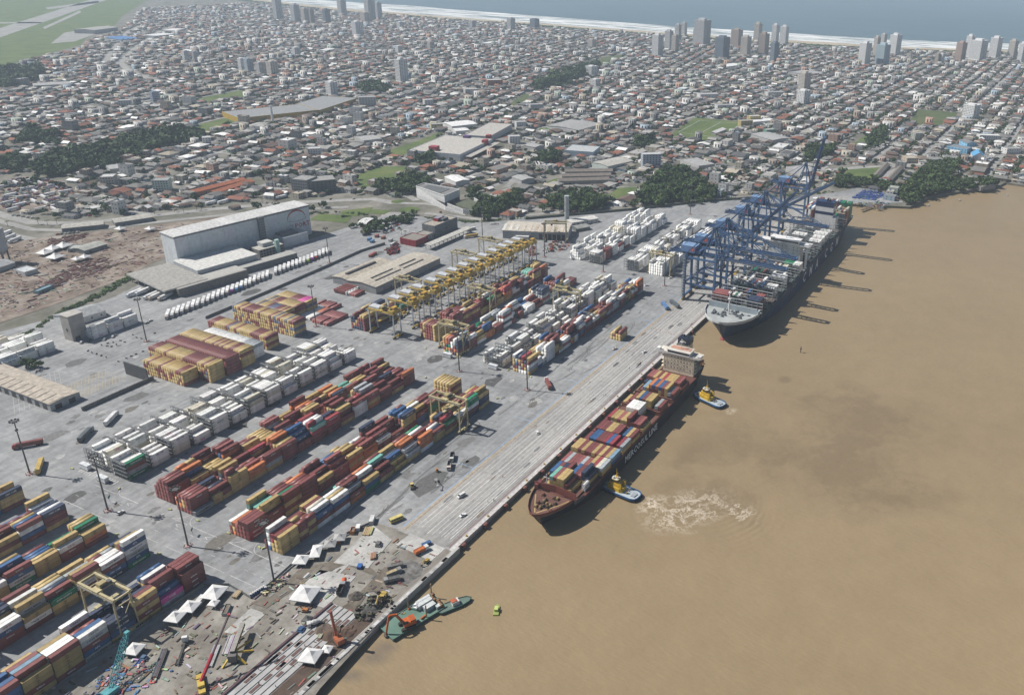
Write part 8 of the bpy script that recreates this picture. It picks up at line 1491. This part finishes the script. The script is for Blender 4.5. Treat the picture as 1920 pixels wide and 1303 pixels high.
for x, y, r, w_ in TREES[300:]:
 v = R.uniform(.75, 1.2); ins.append((R.randrange(5), x, y, r * .8, R.uniform(0, 6), r, r, r * R.uniform(.8, 1.1), [tuple(a * v for a in LG[j]) for j in range(4)]))
tag(bulk('tree_mass', FT_, ins, M['leaf']), 'green trees of far woods and gardens across the town', 'trees', kind='stuff')
ins = []
for k in range(1500):
 y = R.uniform(-300, 6000); x = beach_x(y) - R.uniform(5, 75)
 if -20 < proj(x, y)[0] < 1940: r = R.uniform(1.5, 3.5); ins.append((R.randrange(5), x, y, r * .3, R.uniform(0, 6), r * 1.6, r * 1.6, r * .6, [tuple(a * .9 for a in LG[j]) for j in range(4)]))
for pts, n in (([(0, 655), (120, 583), (200, 545), (245, 520), (250, 512)], 170), ([(560, 402), (620, 398), (690, 402)], 30), ([(800, 408), (880, 416), (1000, 407)], 60), ([(700, 418), (740, 408), (780, 404)], 60), ([(1320, 376), (1480, 366), (1560, 360)], 60)):
 P = GP(pts)
 for k in range(n): i = R.randrange(len(P) - 1); f = R.random(); r = R.uniform(.9, 2.0); ins.append((R.randrange(5), P[i][0] + (P[i + 1][0] - P[i][0]) * f + R.gauss(0, 2), P[i][1] + (P[i + 1][1] - P[i][1]) * f + R.gauss(0, 2), r * .3 - .2, 0, r * 1.4, r * 1.4, r * .8, [tuple(a * 1.1 for a in LG[j]) for j in range(4)]))
tag(bulk('scrub', FT_, ins, M['leaf']), 'low scrub along the dunes, walls and port verges', 'scrub', kind='stuff')
fr = MB()
for k in range(11):
 a = k * .571; c, s_ = math.cos(a), math.sin(a); P = [(0, 0), (.9, .35), (1.8, .25), (2.6, -.5)]
 for (r0_, z0_), (r1_, z1_) in zip(P, P[1:]): fr.add([(c * r0_ - s_ * .28, s_ * r0_ + c * .28, z0_ - .15), (c * r1_ - s_ * .22, s_ * r1_ + c * .22, z1_ - .15), (c * r1_, s_ * r1_, z1_), (c * r0_, s_ * r0_, z0_)], [(0, 1, 2, 3)], LG[k % 4]); fr.add([(c * r0_ + s_ * .28, s_ * r0_ - c * .28, z0_ - .15), (c * r1_ + s_ * .22, s_ * r1_ - c * .22, z1_ - .15), (c * r1_, s_ * r1_, z1_), (c * r0_, s_ * r0_, z0_)], [(0, 1, 2, 3)], LG[(k + 1) % 4])
fr = fr.mesh('frond_crown', M['leaf']); pt = MB().tube((0, 0, 0), (.15, .1, 6.5), .24, (.12, .10, .08), 7, .16).mesh('trunk', M['paint'])
for i, (px, py) in enumerate([(15, 425), (72, 420), (90, 423), (107, 420), (290, 402), (327, 397), (345, 399), (369, 394), (378, 393), (492, 382), (698, 435), (712, 437), (753, 440), (760, 443), (741, 462)]):
 t = thing('palm_tree', 'palm tree %s along the main road and port entrance' % ('%s from the left' % ORD[i]), 'palm tree', (*G(px, py), -.3), i * 1.3, 'palms along the main road'); put(pt, 'trunk', t); put(fr, 'frond', t, (.15, .1, 6.5))
PCM = MB(); b_, g_ = [(-2.1, .3), (2.1, .3), (2.15, .8), (1.2, .95), (-2.1, .98)], [(-1.8, .95), (1.1, .95), (.45, 1.45), (-1.25, 1.45)]
q = MB().prism(b_, -.88, .88, gen(1)); PCM.add([(p[0], p[2], p[1]) for p in q.v], q.f, gen(1)); q = MB().prism(g_, -.76, .76, gen(.07)); PCM.add([(p[0], p[2], p[1]) for p in q.v], q.f, (.06, .065, .07)); PCM.box(-1.2, .42, -.72, .72, 1.43, 1.49, gen(1))
for x in (-1.35, 1.35): PCM.box(x - .32, x + .32, -.9, .9, 0, .34, gen(.02))
PCM = PCM.mesh('parked_car', M['gear']); CC = [(gen(.62), 'white', 9), (gen(.35), 'silver', 5), (gen(.04), 'black', 4), (gen(.14), 'grey', 4), ((.32, .03, .03), 'red', 2), ((.04, .08, .2), 'blue', 1)]
def parked(a, b, n, rz, where, skip=.08):
 p, q = G(*a), G(*b)
 for i in range(n):
  if R.random() < skip: continue
  f = i / max(1, n - 1); c, nm = pk([(c, w_, n_) for c, n_, w_ in CC])
  tag(put(PCM, 'parked_car', None, (p[0] + (q[0] - p[0]) * f, p[1] + (q[1] - p[1]) * f, -.11), rz + R.gauss(0, .05), None, tuple(v * R.uniform(.9, 1.1) for v in c)), '%s car, %s in %s' % (nm, ORD[i], where), 'car', 'parked cars')
parked((946, 405), (986, 383), 15, .3, 'the left file of the tree lined car park'); parked((963, 404), (1003, 388), 14, .3, 'the right file of the tree lined car park'); parked((1050, 393), (1109, 390), 15, 1.5, 'the far row of the car park by the chimney'); parked((1060, 400), (1094, 396), 9, 1.5, 'the near row of the car park by the chimney'); parked((948, 411), (1000, 410), 9, 1.5, 'the row behind the maintenance shed'); parked((1155, 381), (1182, 366), 9, .2, 'the file along the green field')
parked((714, 433), (738, 424), 8, 1.2, 'the first row of the staff car park'); parked((722, 438), (748, 428), 8, 1.2, 'the second row of the staff car park'); parked((733, 427), (750, 421), 6, 1.2, 'the third row of the staff car park'); parked((108, 440), (146, 436), 6, .1, 'the row before the ribbed shed'); parked((920, 421), (932, 420), 4, 1.4, 'the row beside the white hut'); parked((25, 404), (70, 410), 6, .1, 'the file along the curved main road', .2)
for i, (px, py, a) in enumerate(((250, 403, .1), (330, 393, -.2), (400, 388, -.2), (500, 380, -.2), (620, 374, -.1), (663, 373, -.1), (168, 405, .0), (560, 371, -.2), (765, 400, .3), (905, 405, .2), (826, 398, .3), (1680, 311, -.05), (1620, 313, -.05), (1730, 306, .3), (1560, 318, -.1), (1780, 298, .3), (1850, 296, 0), (600, 384, -.1), (478, 371, -.3), (1110, 347, .1), (1040, 350, .2))):
 c, nm = pk([(c, w_, n_) for c, n_, w_ in CC]); tag(put(PCM, 'road_car', None, (*G(px, py), -.14), a, None, c), '%s car driving on the town road, %s listed from the left' % (nm, ORD[sorted((250, 330, 400, 500, 620, 663, 168, 560, 765, 905, 826, 1680, 1620, 1730, 1560, 1780, 1850, 600, 478, 1110, 1040)).index(px)]), 'car', 'cars on the town roads')
for i, (px, py, lab) in enumerate(((395, 383, 'white articulated lorry left of two on the main road'), (418, 381, 'white articulated lorry right of two on the main road'), (527, 372, 'white articulated lorry on the main road behind the cold store'))):
 t = copy_tree(l0, (*G(px, py), -.2), .0 if i < 2 else -.1, lab, tint=(.2, .28, .4)); t['group'] = 'lorries on the main road'
for i, (px, py) in enumerate(((12, 440), (20, 447), (30, 452))): t = copy_tree(l0, (*G(px, py), -.2), 3.5, 'white tanker lorry, %s of three by the silo' % ORD[i], tint=gen(.6)); t['group'] = 'lorries by the silo'
for i in range(20):
 px, py = ((10, 352), (30, 345), (55, 341), (80, 346), (100, 350), (20, 368), (45, 372), (70, 362), (95, 366), (15, 382), (40, 386), (65, 380), (90, 384), (110, 388), (25, 395), (75, 394), (100, 395), (50, 356), (118, 362), (80, 372))[i]
 t = copy_tree(l0, (*G(px + R.uniform(-4, 4), py), -.2), R.choice((.1, 1.4, -.2, 3.2)), 'lorry parked on the red earth lorry park, %s placed' % ORD[i], tint=R.choice(((.5, .5, .5), (.4, .08, .05), (.1, .15, .35), (.3, .3, .3)))); t['group'] = 'lorries on the red earth park'; t['label'] = 'lorry among many parked on the red earth lorry park by the main road'
t = thing('coach', 'white coach parked beside the long canopy', 'coach', (*G(883, 432), -.12), 2.8); MB().box(-6, 6, -1.25, 1.25, .4, 3.3, gen(.66)).build('body', M['gear'], t)
for y in (-1.28, 1.25): MB().box(-5.4, 5.4, y, y + .03, 1.7, 2.7, (.05, .06, .07)).build('window', M['glass'], t)
for x in (-4, 4):
 for y in (-1.1, 1.1): put(WHM, 'wheel', t, (x, y, 0)).scale = (1.5, 1.2, 1.5)
for i, (px, py, c, w_) in enumerate(((692, 452, (.10, .24, .42), 'blue'), (697, 456, (.12, .26, .45), 'second blue'), (706, 446, (.35, .1, .07), 'red'), (718, 449, (.4, .14, .08), 'orange'), (732, 454, gen(.5), 'white'), (735, 462, gen(.6), 'long white'), (695, 483, (.34, .08, .06), 'lone red'))):
 tag(put(CM[6.06 if i < 5 else 12.19], 'store_container', None, (*G(px, py), -.12), .2, None, c), w_ + ' container in the clutter yard beside the red office', 'store container', 'containers in the clutter yard')
debris('reach_stacker_clutter', [(722, 470), (745, 458), (748, 475), (730, 480)], 60, [(.25, .05, .05), (.3, .06, .05), (.1, .1, .1)], 'dense cluster of dark red machines beside the shed roof', -.1, (2, 6), .3, hh=(.6, 2.8)); debris('workshop_clutter', [(1015, 462), (1060, 448), (1070, 455), (1060, 470), (1020, 475)], 90, [(.3, .06, .05), (.2, .2, .2), (.1, .1, .1), (.5, .2, .08), (.5, .5, .5)], 'machines and parts scattered before the maintenance shed', -.1, (1, 4), .4, hh=(.5, 2.2)); debris('workshop_clutter', [(985, 470), (1000, 462), (1008, 478), (990, 482)], 40, [(.3, .05, .05), (.25, .05, .05), (.1, .1, .1)], 'dark red spreaders lying at the end of the crane row', -.1, (2, 6), .3, hh=(.5, 1.6))
debris('blue_goods', [(1598, 372), (1625, 354), (1668, 368), (1640, 376)], 260, [(.05, .10, .32), (.06, .12, .38), (.08, .13, .3)], 'rows of blue wrapped goods in the fenced yard beyond the ship', -.1, (2, 5), .0, 'tarp', (.8, 1.8)); debris('yard_goods', [(1600, 384), (1640, 378), (1672, 382), (1650, 392)], 90, [gen(.5), (.4, .4, .36), (.3, .12, .08), (.2, .3, .36)], 'mixed crates and huts in the fenced yard beyond the ship', -.1, (2, 6), .1, hh=(.6, 2.6)); debris('pavement_goods', [(1662, 364), (1678, 362), (1690, 374), (1672, 374)], 3, [gen(.6)], 'pale slabs in the corner of the fenced yard', -.1, (9, 14), 0, hh=(.3, .4))
debris('lorry_park_goods', [(0, 345), (50, 332), (120, 342), (140, 360), (110, 380), (10, 392)], 240, [gen(.55), gen(.1), (.12, .14, .2), (.3, .1, .08), gen(.3)], 'lorries and trailers crowded on the red earth lorry park', -.2, (2.5, 9), .1, hh=(1, 3)); debris('cemetery_tomb', [(1625, 252), (1652, 232), (1715, 230), (1722, 245), (1690, 268), (1640, 262)], 700, [gen(.3), gen(.22), gen(.45), gen(.12)], 'dense grey tombs of the cemetery by the river road', -.4, (1.5, 3), 0, hh=(.6, 1.8))
for i, (px, py, a) in enumerate(((1741, 386, .2), (1799, 376, .4), (1888, 367, 0))):
 t = thing('small_boat', 'small boat on the river near the bank, %s from the ship' % ORD[i], 'boat', (*G(px, py, WZ), WZ), a, 'small boats near the right bank'); MB().prism([(4, 0), (2, 1.1), (-3.6, 1.2), (-3.6, -1.2), (2, -1.1)], -.3, .8, gen((.12, .1, .5)[i]), gen(.3)).build('hull', M['ship'], t); MB().box(-1.6, .4, -.7, .7, .8, 1.9, gen(.5)).build('cabin', M['gear'], t)
x, y = G(1625, 391, -1); pj = thing('jetty', 'small wooden jetty beside the ship stern', 'jetty', (x, y, -2.2), -.3); MB().box(-14, 14, -1.6, 1.6, 1.4, 1.9, (.15, .11, .08)).build('deck', M['steel'], pj)
for k in range(7): MB().tube((-12 + k * 4, 0, -3), (-12 + k * 4, 0, 1.6), .3, (.09, .07, .05), 6).build('pile', M['steel'], pj)
